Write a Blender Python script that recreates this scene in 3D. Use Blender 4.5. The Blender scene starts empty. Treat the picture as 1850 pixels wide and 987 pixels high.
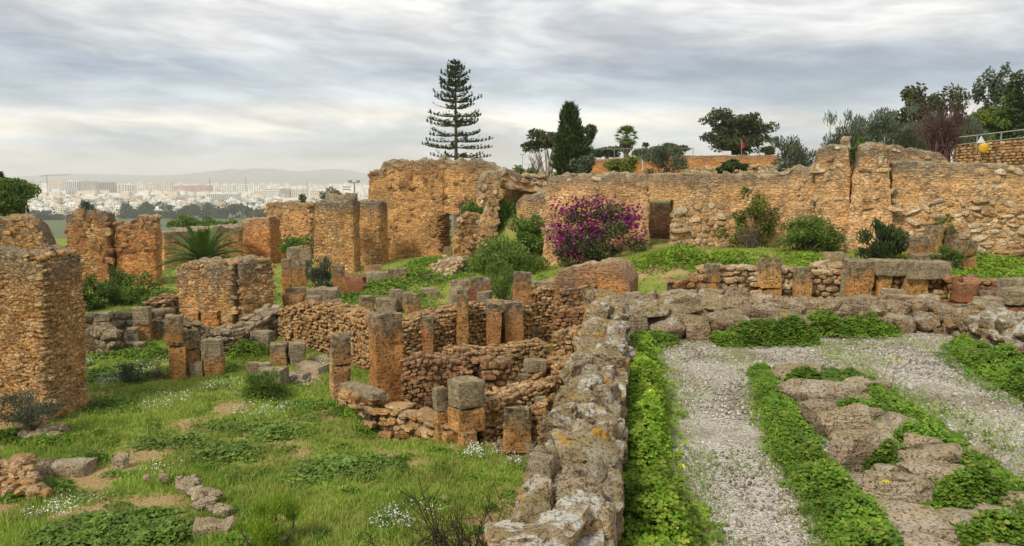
import bpy, math, random
import numpy as np
from mathutils import Vector, Matrix

# ------------------------------------------------------------------ camera, sky, sun, exposure
R = math.radians
FPX, PITCH = 1424.0, R(6.85)          # focal length in photo pixels (1850 wide), downward tilt
SC = bpy.context.scene
COL = SC.collection
cam_data = bpy.data.cameras.new('camera')
cam_data.sensor_width = 36.0
cam_data.lens = 36.0 * FPX / 1850.0
cam_data.clip_start = 0.05
cam_data.clip_end = 60000.0
cam = bpy.data.objects.new('camera', cam_data)
cam.rotation_euler = (math.pi / 2 - PITCH, 0, 0)
COL.objects.link(cam)
SC.camera = cam
SUN_EL, SUN_AZ = R(48), R(222)        # azimuth measured clockwise from +Y: behind the viewer, to the left
SC.view_settings.view_transform = 'Standard'
SC.view_settings.look = 'None'
SC.view_settings.exposure = 1.04
SC.view_settings.gamma = 1.0
SC.view_settings.use_curve_mapping = False
SC.render.engine = 'CYCLES'
SC.cycles.max_bounces = 5
SC.cycles.diffuse_bounces = 3
SC.cycles.glossy_bounces = 1
SC.cycles.transmission_bounces = 1
SC.cycles.transparent_max_bounces = 4
SC.cycles.volume_bounces = 1
SC.cycles.use_denoising = True
SC.cycles.sample_clamp_indirect = 4.0


class NT:
    """small helper to write node trees"""
    def __init__(s, tree):
        s.t = tree
        tree.nodes.clear()

    def n(s, typ, ins=None, **props):
        node = s.t.nodes.new(typ)
        for k, v in props.items():
            setattr(node, k, v)
        for k, v in (ins or {}).items():
            sock = node.inputs[k]
            if isinstance(v, bpy.types.NodeSocket):
                s.t.links.new(v, sock)
            elif v is not None:
                if sock.type == 'RGBA' and len(v) == 3:
                    v = (*v, 1)
                sock.default_value = v
        return node

    def m(s, op, a, b=0.0, c=0.0, clamp=False):
        return s.n('ShaderNodeMath', {0: a, 1: b, 2: c}, operation=op, use_clamp=clamp).outputs[0]

    def vm(s, op, a, b=(0, 0, 0)):
        nd = s.n('ShaderNodeVectorMath', {0: a, 1: b}, operation=op)
        return nd.outputs[0]

    def mix(s, f, a, b, blend='MIX'):
        nd = s.n('ShaderNodeMix', data_type='RGBA', blend_type=blend)
        for sock, v in ((nd.inputs[0], f), (nd.inputs[6], a), (nd.inputs[7], b)):
            if isinstance(v, bpy.types.NodeSocket):
                s.t.links.new(v, sock)
            else:
                if sock.type == 'RGBA' and len(v) == 3:
                    v = (*v, 1)
                sock.default_value = v
        return nd.outputs[2]

    def ramp(s, f, stops, interp='LINEAR'):
        nd = s.n('ShaderNodeValToRGB', {0: f})
        cr = nd.color_ramp
        cr.interpolation = interp
        while len(cr.elements) > 1:
            cr.elements.remove(cr.elements[-1])
        cr.elements[0].position = stops[0][0]
        cr.elements[0].color = (*stops[0][1], 1)
        for p, c in stops[1:]:
            e = cr.elements.new(p)
            e.color = (*c, 1)
        return nd.outputs[0]

    def ss(s, v, lo, hi, a=0.0, b=1.0):
        return s.n('ShaderNodeMapRange', {0: v, 1: lo, 2: hi, 3: a, 4: b}, interpolation_type='SMOOTHSTEP').outputs[0]

    def noise(s, vec, scale, detail=3.0, rough=0.55, dist=0.0):
        return s.n('ShaderNodeTexNoise', {'Vector': vec, 'Scale': scale, 'Detail': detail, 'Roughness': rough, 'Distortion': dist})


world = bpy.data.worlds.new('World')
SC.world = world
world.use_nodes = True
w = NT(world.node_tree)
sky = w.n('ShaderNodeTexSky', sky_type='NISHITA', sun_disc=False, sun_elevation=SUN_EL, sun_rotation=SUN_AZ, altitude=60.0, dust_density=3.0)
tc = w.n('ShaderNodeTexCoord').outputs['Generated']
sep = w.n('ShaderNodeSeparateXYZ', {0: tc})
elev = w.m('MULTIPLY', w.m('ARCSINE', sep.outputs[2]), 57.29578)
azim = w.m('MULTIPLY', w.m('ARCTAN2', sep.outputs[0], sep.outputs[1]), 57.29578)
# cloud deck: wispy streaks, long along the horizon
cvec = w.n('ShaderNodeCombineXYZ', {0: w.m('ADD', w.m('MULTIPLY', azim, 0.06), w.m('MULTIPLY', elev, 0.07)), 1: w.m('MULTIPLY', elev, 0.23), 2: 1.37}).outputs[0]
n1 = w.noise(cvec, 1.0, 5.0, 0.55, 0.4).outputs[0]
n2 = w.noise(w.vm('ADD', w.vm('MULTIPLY', cvec, (0.7, 0.55, 1)), (7.3, 2.1, 0.4)), 0.8, 3.0, 0.5, 0.2).outputs[0]
n3 = w.noise(w.vm('MULTIPLY', cvec, (2.0, 2.4, 1)), 1.7, 5.0, 0.6, 0.6).outputs[0]
el2 = w.m('ADD', elev, w.m('ADD', w.m('MULTIPLY', w.m('SUBTRACT', n2, 0.5), 6.5), w.m('MULTIPLY', w.m('SUBTRACT', n1, 0.5), 3.0)))
base = w.ramp(w.m('MULTIPLY', el2, 1 / 40.0), [
    (0.000, (0.64, 0.615, 0.55)), (0.035, (0.65, 0.63, 0.57)), (0.065, (0.63, 0.655, 0.65)), (0.100, (0.78, 0.75, 0.67)),
    (0.130, (0.56, 0.605, 0.645)), (0.160, (0.42, 0.475, 0.535)), (0.190, (0.46, 0.505, 0.555)), (0.235, (0.58, 0.595, 0.61)), (0.29, (0.71, 0.71, 0.705)),
    (0.50, (0.60, 0.61, 0.63)), (1.0, (0.64, 0.65, 0.67))])
streak = w.ss(n3, 0.30, 0.72, 0.89, 1.13)
band = w.ss(n1, 0.34, 0.66, 0.76, 1.22)
clouds = w.mix(1.0, base, w.n('ShaderNodeCombineXYZ', {0: w.m('MULTIPLY', streak, w.m('ADD', w.m('MULTIPLY', band, 1.12), -0.12)), 1: w.m('MULTIPLY', streak, band), 2: w.m('MULTIPLY', streak, w.m('ADD', w.m('MULTIPLY', band, 0.80), 0.21))}).outputs[0], 'MULTIPLY')
clear = w.mix(1.0, sky.outputs[0], (0.09, 0.09, 0.09), 'MULTIPLY')
gap = w.m('MULTIPLY', w.ss(n2, 0.48, 0.62), w.m('MULTIPLY', w.ss(elev, 3.0, 6.0), 0.25))
skycol = w.mix(gap, clouds, clear)
bg = w.n('ShaderNodeBackground', {0: skycol, 1: 0.61})
w.t.links.new(bg.outputs[0], w.n('ShaderNodeOutputWorld').inputs[0])
world.cycles.sampling_method = 'MANUAL'
world.cycles.sample_map_resolution = 512

sun_data = bpy.data.lights.new('sun', 'SUN')
sun_data.energy = 1.5
sun_data.angle = R(10)
sun_data.color = (1.0, 0.93, 0.82)
sun = bpy.data.objects.new('sun', sun_data)
sun.rotation_euler = Vector((-math.sin(SUN_AZ) * math.cos(SUN_EL), -math.cos(SUN_AZ) * math.cos(SUN_EL), -math.sin(SUN_EL))).to_track_quat('-Z', 'Y').to_euler()
COL.objects.link(sun)

# ------------------------------------------------------------------ geometry helpers
cp, sp = math.cos(PITCH), math.sin(PITCH)


def ray(px, py):
    a, b = (px - 925.0) / FPX, (493.5 - py) / FPX
    return np.array([a, cp + b * sp, -sp + b * cp])


def at(px, py, Y):
    """surveyed point: bearing and dip as read off the photograph, Y metres away"""
    d = ray(px, py)
    return d * (Y / d[1])


def atz(px, py, z):
    d = ray(px, py)
    return d * (z / d[2])


def _h(ix, iy, iz, seed):
    h = (ix.astype(np.int64) * 374761393 + iy.astype(np.int64) * 668265263 + iz.astype(np.int64) * 2147483647 + seed * 974634777) & 0xffffffff
    h = ((h ^ (h >> 13)) * 1274126177) & 0xffffffff
    h = ((h ^ (h >> 16)) * 2246822519) & 0xffffffff
    return ((h ^ (h >> 15)) & 0xffffff) / float(0xffffff)


def vnoise(P, seed=0):
    P = np.asarray(P, float)
    i = np.floor(P)
    f = P - i
    f = f * f * (3 - 2 * f)
    i = i.astype(np.int64)
    out = 0
    for dx in (0, 1):
        wx = f[:, 0] if dx else 1 - f[:, 0]
        for dy in (0, 1):
            wy = f[:, 1] if dy else 1 - f[:, 1]
            for dz in (0, 1):
                wz = f[:, 2] if dz else 1 - f[:, 2]
                out = out + wx * wy * wz * _h(i[:, 0] + dx, i[:, 1] + dy, i[:, 2] + dz, seed)
    return out * 2 - 1


def fbm(P, octv=4, seed=0, gain=0.5):
    P = np.asarray(P, float)
    o, a, s = 0, 1.0, 0
    for k in range(octv):
        o = o + a * vnoise(P * 2 ** k + 17.3 * k, seed + k)
        s += a
        a *= gain
    return o / s


def sstep(x, a, b):
    t = np.clip((np.asarray(x, float) - a) / (b - a), 0, 1)
    return t * t * (3 - 2 * t)


_bs = {}


def boxsurf(a, b, c):
    key = (a, b, c)
    if key in _bs:
        return _bs[key]
    I, J, K = np.meshgrid(np.arange(a + 1), np.arange(b + 1), np.arange(c + 1), indexing='ij')
    m = (I == 0) | (I == a) | (J == 0) | (J == b) | (K == 0) | (K == c)
    idx = -np.ones(I.shape, int)
    idx[m] = np.arange(m.sum())
    U = np.stack([I[m] / a, J[m] / b, K[m] / c], 1)
    q = []

    def grid(g, flip):
        f = np.stack([g[:-1, :-1], g[1:, :-1], g[1:, 1:], g[:-1, 1:]], -1).reshape(-1, 4)
        q.append(f[:, ::-1] if flip else f)
    grid(idx[:, 0, :], False)
    grid(idx[:, b, :], True)
    grid(idx[0, :, :], True)
    grid(idx[a, :, :], False)
    grid(idx[:, :, c], False)
    grid(idx[:, :, 0], True)
    _bs[key] = (U, np.concatenate(q))
    return _bs[key]


def mesh_np(name, V, F, mat=None, smooth=True, attrs=None, sharp=0):
    """V (n,3); F one array or list of arrays of faces (k,3)/(k,4)"""
    if not isinstance(F, (list, tuple)):
        F = [F]
    me = bpy.data.meshes.new(name)
    V = np.asarray(V, np.float32)
    me.vertices.add(len(V))
    me.vertices.foreach_set('co', V.ravel())
    loops = np.concatenate([np.asarray(f, np.int32).ravel() for f in F])
    sizes = np.concatenate([np.full(len(f), f.shape[1], np.int32) for f in F])
    starts = np.concatenate([[0], np.cumsum(sizes)[:-1]]).astype(np.int32)
    me.loops.add(len(loops))
    me.loops.foreach_set('vertex_index', loops)
    me.polygons.add(len(sizes))
    me.polygons.foreach_set('loop_start', starts)
    me.polygons.foreach_set('loop_total', sizes)
    me.polygons.foreach_set('use_smooth', np.full(len(sizes), smooth))
    me.update(calc_edges=True)
    for k, v in (attrs or {}).items():
        a = me.attributes.new(k, 'FLOAT', 'POINT')
        a.data.foreach_set('value', np.asarray(v, np.float32))
    if mat is not None:
        me.materials.append(mat)
    if sharp:
        me.set_sharp_from_angle(angle=R(sharp))
    return me


def vnormals(V, Q):
    n = np.zeros_like(V)
    fn = np.cross(V[Q[:, 2]] - V[Q[:, 0]], V[Q[:, -1]] - V[Q[:, 1]])
    for k in range(Q.shape[1]):
        np.add.at(n, Q[:, k], fn)
    return n / (np.linalg.norm(n, axis=1, keepdims=True) + 1e-9)


def thing(name, label, cat, loc=(0, 0, 0), group=None, kind=None):
    o = bpy.data.objects.new(name, None)
    o.empty_display_size = 0.2
    o.location = Vector([float(c) for c in loc])
    COL.objects.link(o)
    tag(o, label, cat, group, kind)
    return o


def tag(o, label=None, cat=None, group=None, kind=None):
    if label:
        o['label'] = label
    if cat:
        o['category'] = cat
    if group:
        o['group'] = group
    if kind or label:
        o['kind'] = kind or 'thing'
    return o


def link(name, me, parent=None, loc=None):
    o = bpy.data.objects.new(name, me)
    COL.objects.link(o)
    if parent is not None:
        o.parent = parent
    if loc is not None:
        o.location = Vector([float(c) for c in loc])
    return o


def part(name, V, F, mat, root, smooth=True, attrs=None, kind=None, sharp=0, under=None):
    """mesh from world coordinates, hung on root"""
    V = np.asarray(V, float) - np.array(root.location)
    o = link(name, mesh_np(name, V, F, mat, smooth, attrs, sharp), under or root)
    if kind:
        o['kind'] = kind
    return o


def solo(name, V, F, mat, label, cat, group=None, smooth=True, attrs=None, kind=None, sharp=0):
    """a thing that is one mesh; its origin is put at its base"""
    V = np.asarray(V, float)
    b = np.array([V[:, 0].mean(), V[:, 1].mean(), V[:, 2].min()])
    o = link(name, mesh_np(name, V - b, F, mat, smooth, attrs, sharp), None, b)
    return tag(o, label, cat, group, kind)


class MB:
    """collects pieces (numpy) into one mesh"""
    def __init__(s):
        s.V, s.T, s.Q, s.k = [], [], [], 0

    def add(s, V, F):
        V = np.asarray(V, float)
        F = np.asarray(F, int) + s.k
        (s.T if F.shape[1] == 3 else s.Q).append(F)
        s.V.append(V)
        s.k += len(V)

    def box(s, x0, x1, y0, y1, z0, z1):
        U, Q = boxsurf(1, 1, 1)
        s.add(np.array([x0, y0, z0]) + U * np.array([x1 - x0, y1 - y0, z1 - z0]), Q)

    def tube(s, pts, rad, n=6):
        pts = np.asarray(pts, float)
        k = len(pts)
        rad = np.broadcast_to(np.asarray(rad, float), (k,))
        t = np.gradient(pts, axis=0)
        t /= np.linalg.norm(t, axis=1, keepdims=True) + 1e-9
        ref = np.where(np.abs(t[:, 2:3]) < 0.9, np.array([[0, 0, 1.0]]), np.array([[1.0, 0, 0]]))
        a = np.cross(t, ref)
        a /= np.linalg.norm(a, axis=1, keepdims=True) + 1e-9
        b = np.cross(t, a)
        th = np.arange(n) / n * 2 * math.pi
        V = pts[:, None] + rad[:, None, None] * (np.cos(th)[None, :, None] * a[:, None] + np.sin(th)[None, :, None] * b[:, None])
        i = np.arange(k - 1)[:, None] * n
        j = np.arange(n)[None]
        q = np.stack([i + j, i + (j + 1) % n, i + n + (j + 1) % n, i + n + j], -1).reshape(-1, 4)
        s.add(V.reshape(-1, 3), q)

    def get(s):
        F = []
        if s.T:
            F.append(np.concatenate(s.T))
        if s.Q:
            F.append(np.concatenate(s.Q))
        return np.concatenate(s.V), F
# ------------------------------------------------------------------ materials
MATS = {}


def new_mat(name):
    m = bpy.data.materials.new(name)
    m.use_nodes = True
    MATS[name] = m
    return m, NT(m.node_tree)


def finish(nt, col, rough, bump=None, bdist=0.02, bstr=1.0, spec=0.25, trans=0.0, **kw):
    ins = {'Base Color': col, 'Roughness': rough, 'Specular IOR Level': spec}
    if bump is not None:
        ins['Normal'] = nt.n('ShaderNodeBump', {'Height': bump, 'Distance': bdist, 'Strength': bstr}).outputs[0]
    b = nt.n('ShaderNodeBsdfPrincipled', ins)
    out = nt.n('ShaderNodeOutputMaterial')
    sh = b.outputs[0]
    if trans:
        tr = nt.n('ShaderNodeBsdfTranslucent', {'Color': col})
        sh = nt.n('ShaderNodeMixShader', {0: trans, 1: sh, 2: tr.outputs[0]}).outputs[0]
    nt.t.links.new(sh, out.inputs[0])


def rnd_id(nt):
    a = nt.n('ShaderNodeObjectInfo').outputs['Random']
    b = nt.n('ShaderNodeNewGeometry').outputs['Random Per Island']
    return nt.m('FRACT', nt.m('ADD', a, b))


def mat_stone(name, cols, lichen=0.5, white=0.0, orange=0.0, moss=0.0, grey=(0.29, 0.235, 0.145), dark=0.5, red=0.0, topstain=0.0, bd=0.04, ps=21.0, gd=0.34, sat=1.0):
    """single stones and ashlar blocks: hue per stone, weather crust on upward faces, pits and grain"""
    m, t = new_mat(name)
    g = t.n('ShaderNodeNewGeometry')
    P, Nz = g.outputs['Position'], t.n('ShaderNodeSeparateXYZ', {0: g.outputs['Normal']}).outputs[2]
    r = rnd_id(t)
    c = t.ramp(r, [(i / (len(cols) - 1), k) for i, k in enumerate(cols)])
    big = t.noise(P, 2.3, 4, 0.6).outputs[0]
    mid = t.noise(P, 9.0, 5, 0.65).outputs[0]
    fine = t.noise(P, 42.0, 4, 0.7).outputs[0]
    k = t.m('ADD', t.ss(big, 0.25, 0.75, 0.66, 1.26), t.m('MULTIPLY', t.m('SUBTRACT', mid, 0.5), 0.9))
    c = t.mix(1.0, c, t.n('ShaderNodeCombineXYZ', {0: k, 1: k, 2: k}).outputs[0], 'MULTIPLY')
    if red:
        rm = t.m('MULTIPLY', t.ss(t.noise(t.vm('MULTIPLY', P, (1, 1, 0.6)), 1.9, 4, 0.6).outputs[0], 0.50, 0.62), red)
        c = t.mix(rm, c, (0.30, 0.085, 0.038))
    k2 = t.ss(fine, 0.28, 0.72, 0.72, 1.26)
    c = t.mix(1.0, c, t.n('ShaderNodeCombineXYZ', {0: k2, 1: k2, 2: k2}).outputs[0], 'MULTIPLY')
    # pits
    pit = t.ss(t.noise(P, ps, 3, 0.7).outputs[0], 0.36, 0.44)
    c = t.mix(t.m('MULTIPLY', t.m('SUBTRACT', 1.0, pit), dark), c, (0.055, 0.032, 0.016))
    # weather crust
    ln = t.noise(P, 5.0, 6, 0.75).outputs[0]
    up = t.ss(t.m('ADD', Nz, t.m('MULTIPLY', t.m('SUBTRACT', ln, 0.5), 1.8)), 0.05, 0.75)
    lm = t.m('MULTIPLY', up, lichen)
    if topstain:
        tz = t.n('ShaderNodeAttribute', attribute_name='tz').outputs['Fac']
        st = t.noise(t.vm('MULTIPLY', P, (5.0, 5.0, 1.1)), 1.6, 4, 0.6).outputs[0]
        sm = t.m('MULTIPLY', t.ss(t.m('SUBTRACT', t.m('MULTIPLY', tz, 1.15), t.m('MULTIPLY', t.m('ADD', st, t.m('MULTIPLY', t.m('SUBTRACT', mid, 0.5), 1.2)), 1.3)), 0.0, -0.55), topstain)
        lm = t.m('MAXIMUM', lm, sm)
    gc = t.mix(t.ss(mid, 0.36, 0.64), tuple(x * 1.12 for x in grey), tuple(x * gd for x in grey))
    c = t.mix(lm, c, gc)
    if moss:
        mm = t.m('MULTIPLY', t.ss(t.m('MULTIPLY', t.noise(P, 3.1, 5, 0.7).outputs[0], t.ss(Nz, -0.2, 0.8)), 0.42, 0.55), moss)
        c = t.mix(mm, c, (0.23, 0.185, 0.045))
    if white:
        wm = t.m('MULTIPLY', t.ss(t.noise(P, 6.5, 7, 0.75, 0.4).outputs[0], 0.48, 0.57), t.m('MULTIPLY', t.ss(Nz, -0.3, 0.5), white))
        wm = t.m('MULTIPLY', wm, t.ss(t.noise(P, 1.3, 2).outputs[0], 0.36, 0.50))
        wm = t.m('MULTIPLY', wm, t.ss(t.m('FRACT', t.m('MULTIPLY', r, 7.3)), 0.2, 0.6, 0.35, 1.0))
        c = t.mix(wm, c, (0.68, 0.68, 0.61))
    if orange:
        om = t.m('MULTIPLY', t.ss(t.noise(t.vm('ADD', P, (5, 3, 1)), 4.3, 6, 0.7).outputs[0], 0.575, 0.64), t.m('MULTIPLY', t.ss(Nz, -0.3, 0.4), orange))
        c = t.mix(om, c, (0.52, 0.27, 0.025))
    c = t.n('ShaderNodeHueSaturation', {'Saturation': sat, 'Color': c}).outputs[0]
    lay = t.noise(t.vm('MULTIPLY', P, (1, 1, 5)), 6.0, 4, 0.6).outputs[0]
    h = t.m('ADD', t.m('ADD', t.m('MULTIPLY', t.m('ADD', mid, lay), 0.8), t.m('MULTIPLY', fine, 0.45)), t.m('MULTIPLY', pit, 0.6))
    finish(t, c, 0.92, h, bd, 1.0, 0.15)
    return m


def mat_rubble(name, scale=6.0, cols=None, mortar=(0.42, 0.21, 0.075), plaster=(0.57, 0.30, 0.105), pamt=0.5, stain=0.8, top=0.75,
               zs=1.6, grey=(0.22, 0.19, 0.14), joint=0.8, red=0.0, streaks=0.5):
    """mortared rubble mass: irregular stones in lime and earth, washed by rain stains from the crest"""
    m, t = new_mat(name)
    cols = cols or [(0.38, 0.19, 0.065), (0.56, 0.30, 0.105), (0.62, 0.385, 0.165), (0.68, 0.48, 0.25), (0.48, 0.245, 0.085)]
    g = t.n('ShaderNodeNewGeometry')
    P = g.outputs['Position']
    Nz = t.n('ShaderNodeSeparateXYZ', {0: g.outputs['Normal']}).outputs[2]
    wob = t.vm('MULTIPLY', t.vm('SUBTRACT', t.noise(P, scale * 0.5, 3, 0.6).outputs[1], (0.5, 0.5, 0.5)), (0.26, 0.26, 0.16))
    Q = t.vm('MULTIPLY', t.vm('ADD', P, wob), (1, 1, zs))
    vo = t.n('ShaderNodeTexVoronoi', {'Vector': Q, 'Scale': scale, 'Randomness': 1.0}, feature='F1')
    ve = t.n('ShaderNodeTexVoronoi', {'Vector': Q, 'Scale': scale, 'Randomness': 1.0}, feature='DISTANCE_TO_EDGE')
    rc = t.n('ShaderNodeSeparateXYZ', {0: vo.outputs['Color']}).outputs[0]
    edge = t.ss(ve.outputs['Distance'], 0.01, 0.13)
    c = t.ramp(rc, [(i / (len(cols) - 1), k) for i, k in enumerate(cols)])
    big = t.noise(P, 0.9, 5, 0.6).outputs[0]
    mid = t.noise(P, 5.0, 6, 0.7).outputs[0]
    fine = t.noise(P, 24.0, 4, 0.7).outputs[0]
    shown = t.m('SUBTRACT', 1.0, t.m('MULTIPLY', t.ss(t.noise(t.vm('ADD', P, (3, 1, 9)), 0.75, 5, 0.62).outputs[0], 0.60 - 0.22 * pamt, 0.72 - 0.22 * pamt), 0.85))
    c = t.mix(t.m('MULTIPLY', t.m('SUBTRACT', 1.0, edge), joint), c, mortar)
    c = t.mix(t.m('SUBTRACT', 1.0, shown), c, plaster)
    k = t.m('ADD', t.ss(big, 0.28, 0.72, 0.76, 1.24), t.m('MULTIPLY', t.m('SUBTRACT', mid, 0.5), 1.2))
    c = t.mix(1.0, c, t.n('ShaderNodeCombineXYZ', {0: k, 1: t.m('MULTIPLY', k, 0.985), 2: t.m('MULTIPLY', k, 0.95)}).outputs[0], 'MULTIPLY')
    lay = t.noise(t.vm('MULTIPLY', P, (1, 1, 4.5)), 3.2, 5, 0.65).outputs[0]
    fin2 = t.noise(t.vm('MULTIPLY', P, (1, 1, 1.6)), 13.0, 4, 0.7).outputs[0]
    k3 = t.m('MULTIPLY', t.ss(lay, 0.32, 0.66, 0.74, 1.18), t.ss(fin2, 0.30, 0.68, 0.70, 1.28))
    c = t.mix(1.0, c, t.n('ShaderNodeCombineXYZ', {0: k3, 1: t.m('MULTIPLY', k3, 0.99), 2: t.m('MULTIPLY', k3, 0.96)}).outputs[0], 'MULTIPLY')
    pits = t.m('SUBTRACT', 1.0, t.ss(t.noise(Q, scale * 2.4, 4, 0.7).outputs[0], 0.34, 0.45))
    c = t.mix(t.m('MULTIPLY', pits, 0.5), c, (0.11, 0.06, 0.025))
    if red:
        rm = t.m('MULTIPLY', t.ss(t.noise(P, 1.1, 4, 0.6).outputs[0], 0.46, 0.6), red)
        c = t.mix(rm, c, (0.33, 0.10, 0.042))
    tz = t.n('ShaderNodeAttribute', attribute_name='tz').outputs['Fac']
    sx = t.noise(t.vm('MULTIPLY', P, (2.6, 2.6, 0.22)), 1.0, 4, 0.6).outputs[0]
    long_ = t.m('MULTIPLY', t.ss(sx, 0.56, 0.66), t.ss(tz, 3.2, 0.2, 0.0, streaks))
    crest = t.m('MULTIPLY', t.ss(t.m('SUBTRACT', tz, t.m('MULTIPLY', t.m('ADD', sx, t.m('MULTIPLY', mid, 0.7)), 0.75)), 0.15, -0.55), stain)
    dk = t.m('MAXIMUM', long_, crest)
    c = t.mix(dk, c, t.mix(mid, tuple(x * 0.5 for x in grey), tuple(x * 1.25 for x in grey)))
    up = t.m('MULTIPLY', t.ss(t.m('ADD', Nz, t.m('MULTIPLY', t.m('SUBTRACT', mid, 0.5), 1.2)), 0.25, 0.8), top)
    c = t.mix(up, c, t.mix(t.ss(t.noise(P, 7.0, 4, 0.7).outputs[0], 0.4, 0.6), (0.24, 0.20, 0.105), (0.44, 0.36, 0.22)))
    c = t.n('ShaderNodeHueSaturation', {'Saturation': 0.97, 'Value': 1.2, 'Color': c}).outputs[0]
    h = t.m('ADD', t.m('MULTIPLY', t.m('MULTIPLY', edge, shown), t.m('ADD', 0.55, t.m('MULTIPLY', rc, 0.7))), t.m('ADD', t.m('ADD', t.m('MULTIPLY', mid, 1.0), t.m('ADD', t.m('MULTIPLY', lay, 1.1), t.m('MULTIPLY', fin2, 0.5))), t.m('ADD', t.m('MULTIPLY', fine, 0.25), t.m('MULTIPLY', pits, -0.6))))
    finish(t, c, 0.95, h, 0.085, 1.0, 0.1)
    return m


def mat_plain(name, col, rough=0.8, var=0.3, scale=6.0, bump=0.0, spec=0.2, metal=0.0, col2=None):
    m, t = new_mat(name)
    P = t.n('ShaderNodeNewGeometry').outputs['Position']
    nz = t.noise(P, scale, 5, 0.65).outputs[0]
    c = t.mix(t.ss(nz, 0.3, 0.7), tuple(x * (1 - var) for x in col), col2 or tuple(min(1, x * (1 + var)) for x in col))
    finish(t, c, rough, nz if bump else None, bump or 0.01, 0.6, spec)
    return m


def mat_leaf(name, cols, trans=0.3, rough=0.6, spec=0.25, big=1.5, dry=0.0):
    m, t = new_mat(name)
    g = t.n('ShaderNodeNewGeometry')
    r = g.outputs['Random Per Island']
    P = g.outputs['Position']
    c = t.ramp(r, [(i / max(1, len(cols) - 1), k) for i, k in enumerate(cols)])
    k = t.ss(t.noise(P, big, 3, 0.6).outputs[0], 0.3, 0.7, 0.68, 1.3)
    c = t.mix(1.0, c, t.n('ShaderNodeCombineXYZ', {0: k, 1: k, 2: k}).outputs[0], 'MULTIPLY')
    if dry:
        c = t.mix(t.m('MULTIPLY', t.ss(t.noise(P, 0.9, 5, 0.65).outputs[0], 0.44, 0.62), dry), c, (0.42, 0.37, 0.12))
    finish(t, c, rough, spec=spec, trans=trans)
    return m


OCH = [(0.30, 0.15, 0.055), (0.54, 0.29, 0.105), (0.60, 0.37, 0.16), (0.42, 0.22, 0.08), (0.66, 0.47, 0.26), (0.50, 0.255, 0.085)]
mat_stone('stone_rubble', OCH, lichen=0.42, dark=0.5)
mat_stone('stone_rubble_dark', [(0.22, 0.10, 0.045), (0.38, 0.20, 0.085), (0.50, 0.31, 0.15), (0.30, 0.14, 0.06), (0.43, 0.21, 0.095)], lichen=0.35, dark=0.6)
mat_stone('stone_pale', [(0.42, 0.25, 0.11), (0.60, 0.43, 0.245), (0.68, 0.55, 0.37), (0.47, 0.28, 0.12), (0.62, 0.41, 0.20)], lichen=0.3, dark=0.4)
mat_stone('stone_lichen', [(0.30, 0.205, 0.115), (0.38, 0.27, 0.15), (0.43, 0.28, 0.135), (0.31, 0.23, 0.14), (0.48, 0.35, 0.205)], lichen=0.55, white=0.7, orange=0.85, moss=0.4, grey=(0.40, 0.325, 0.215), dark=0.85, bd=0.06, ps=48.0, gd=0.5)
mat_stone('stone_court', [(0.33, 0.235, 0.14), (0.42, 0.29, 0.165), (0.36, 0.26, 0.165), (0.47, 0.33, 0.19)], lichen=0.62, white=0.4, orange=0.4, moss=0.4, grey=(0.39, 0.305, 0.185), dark=0.8, bd=0.06, ps=40.0, gd=0.5)
mat_stone('stone_row', [(0.40, 0.31, 0.20), (0.48, 0.375, 0.25), (0.43, 0.32, 0.20), (0.56, 0.45, 0.31)], lichen=0.5, white=0.2, orange=0.05, moss=0.3, grey=(0.42, 0.34, 0.225), dark=0.7, bd=0.05, ps=48.0, gd=0.55, sat=1.0)
mat_stone('ashlar', [(0.56, 0.29, 0.095), (0.62, 0.345, 0.12), (0.52, 0.25, 0.08), (0.60, 0.36, 0.155)], lichen=0.75, topstain=0.9, red=0.28, dark=0.7, grey=(0.34, 0.285, 0.185), bd=0.06)
mat_stone('ashlar_red', [(0.50, 0.25, 0.09), (0.45, 0.20, 0.075), (0.53, 0.28, 0.105)], lichen=0.7, topstain=0.95, red=0.5, dark=0.35, grey=(0.28, 0.225, 0.15))
mat_stone('ashlar_grey', [(0.34, 0.265, 0.17), (0.44, 0.33, 0.19), (0.36, 0.275, 0.17)], lichen=0.65, topstain=0.6, moss=0.3, dark=0.4, grey=(0.37, 0.315, 0.21))
mat_stone('plaster_red', [(0.40, 0.15, 0.065), (0.36, 0.125, 0.055)], lichen=0.4, dark=0.3, topstain=0.4)
mat_rubble('rubble_near', scale=8.0, pamt=0.5, stain=0.7, top=0.5, zs=1.9)
mat_rubble('rubble_pier', scale=5.5, pamt=0.65, stain=0.85, top=0.7, streaks=0.8)
mat_rubble('rubble_far', scale=4.6, pamt=1.0, joint=0.6, stain=0.75, top=0.75, plaster=(0.58, 0.315, 0.115), streaks=0.55)
mat_rubble('rubble_far_red', scale=4.2, pamt=0.8, stain=0.95, top=0.7, red=0.55, plaster=(0.52, 0.245, 0.09))
mat_rubble('rubble_pale', scale=4.4, pamt=0.95, joint=0.6, stain=0.75, top=0.7, streaks=0.6, zs=1.9,
           cols=[(0.38, 0.22, 0.10), (0.52, 0.33, 0.16), (0.58, 0.42, 0.25), (0.64, 0.50, 0.33), (0.45, 0.27, 0.12)], plaster=(0.66, 0.385, 0.165), mortar=(0.46, 0.25, 0.10))
mat_rubble('core_dark', scale=9.0, pamt=0.2, stain=0.3, top=0.5, cols=[(0.12, 0.065, 0.03), (0.19, 0.105, 0.05), (0.25, 0.14, 0.065)], mortar=(0.12, 0.065, 0.03), plaster=(0.19, 0.10, 0.045))
mat_rubble('core_grey', scale=9.0, pamt=0.2, stain=0.3, top=0.6, cols=[(0.19, 0.14, 0.085), (0.27, 0.195, 0.115), (0.32, 0.25, 0.16)], mortar=(0.15, 0.10, 0.055), plaster=(0.22, 0.15, 0.085))
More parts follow.
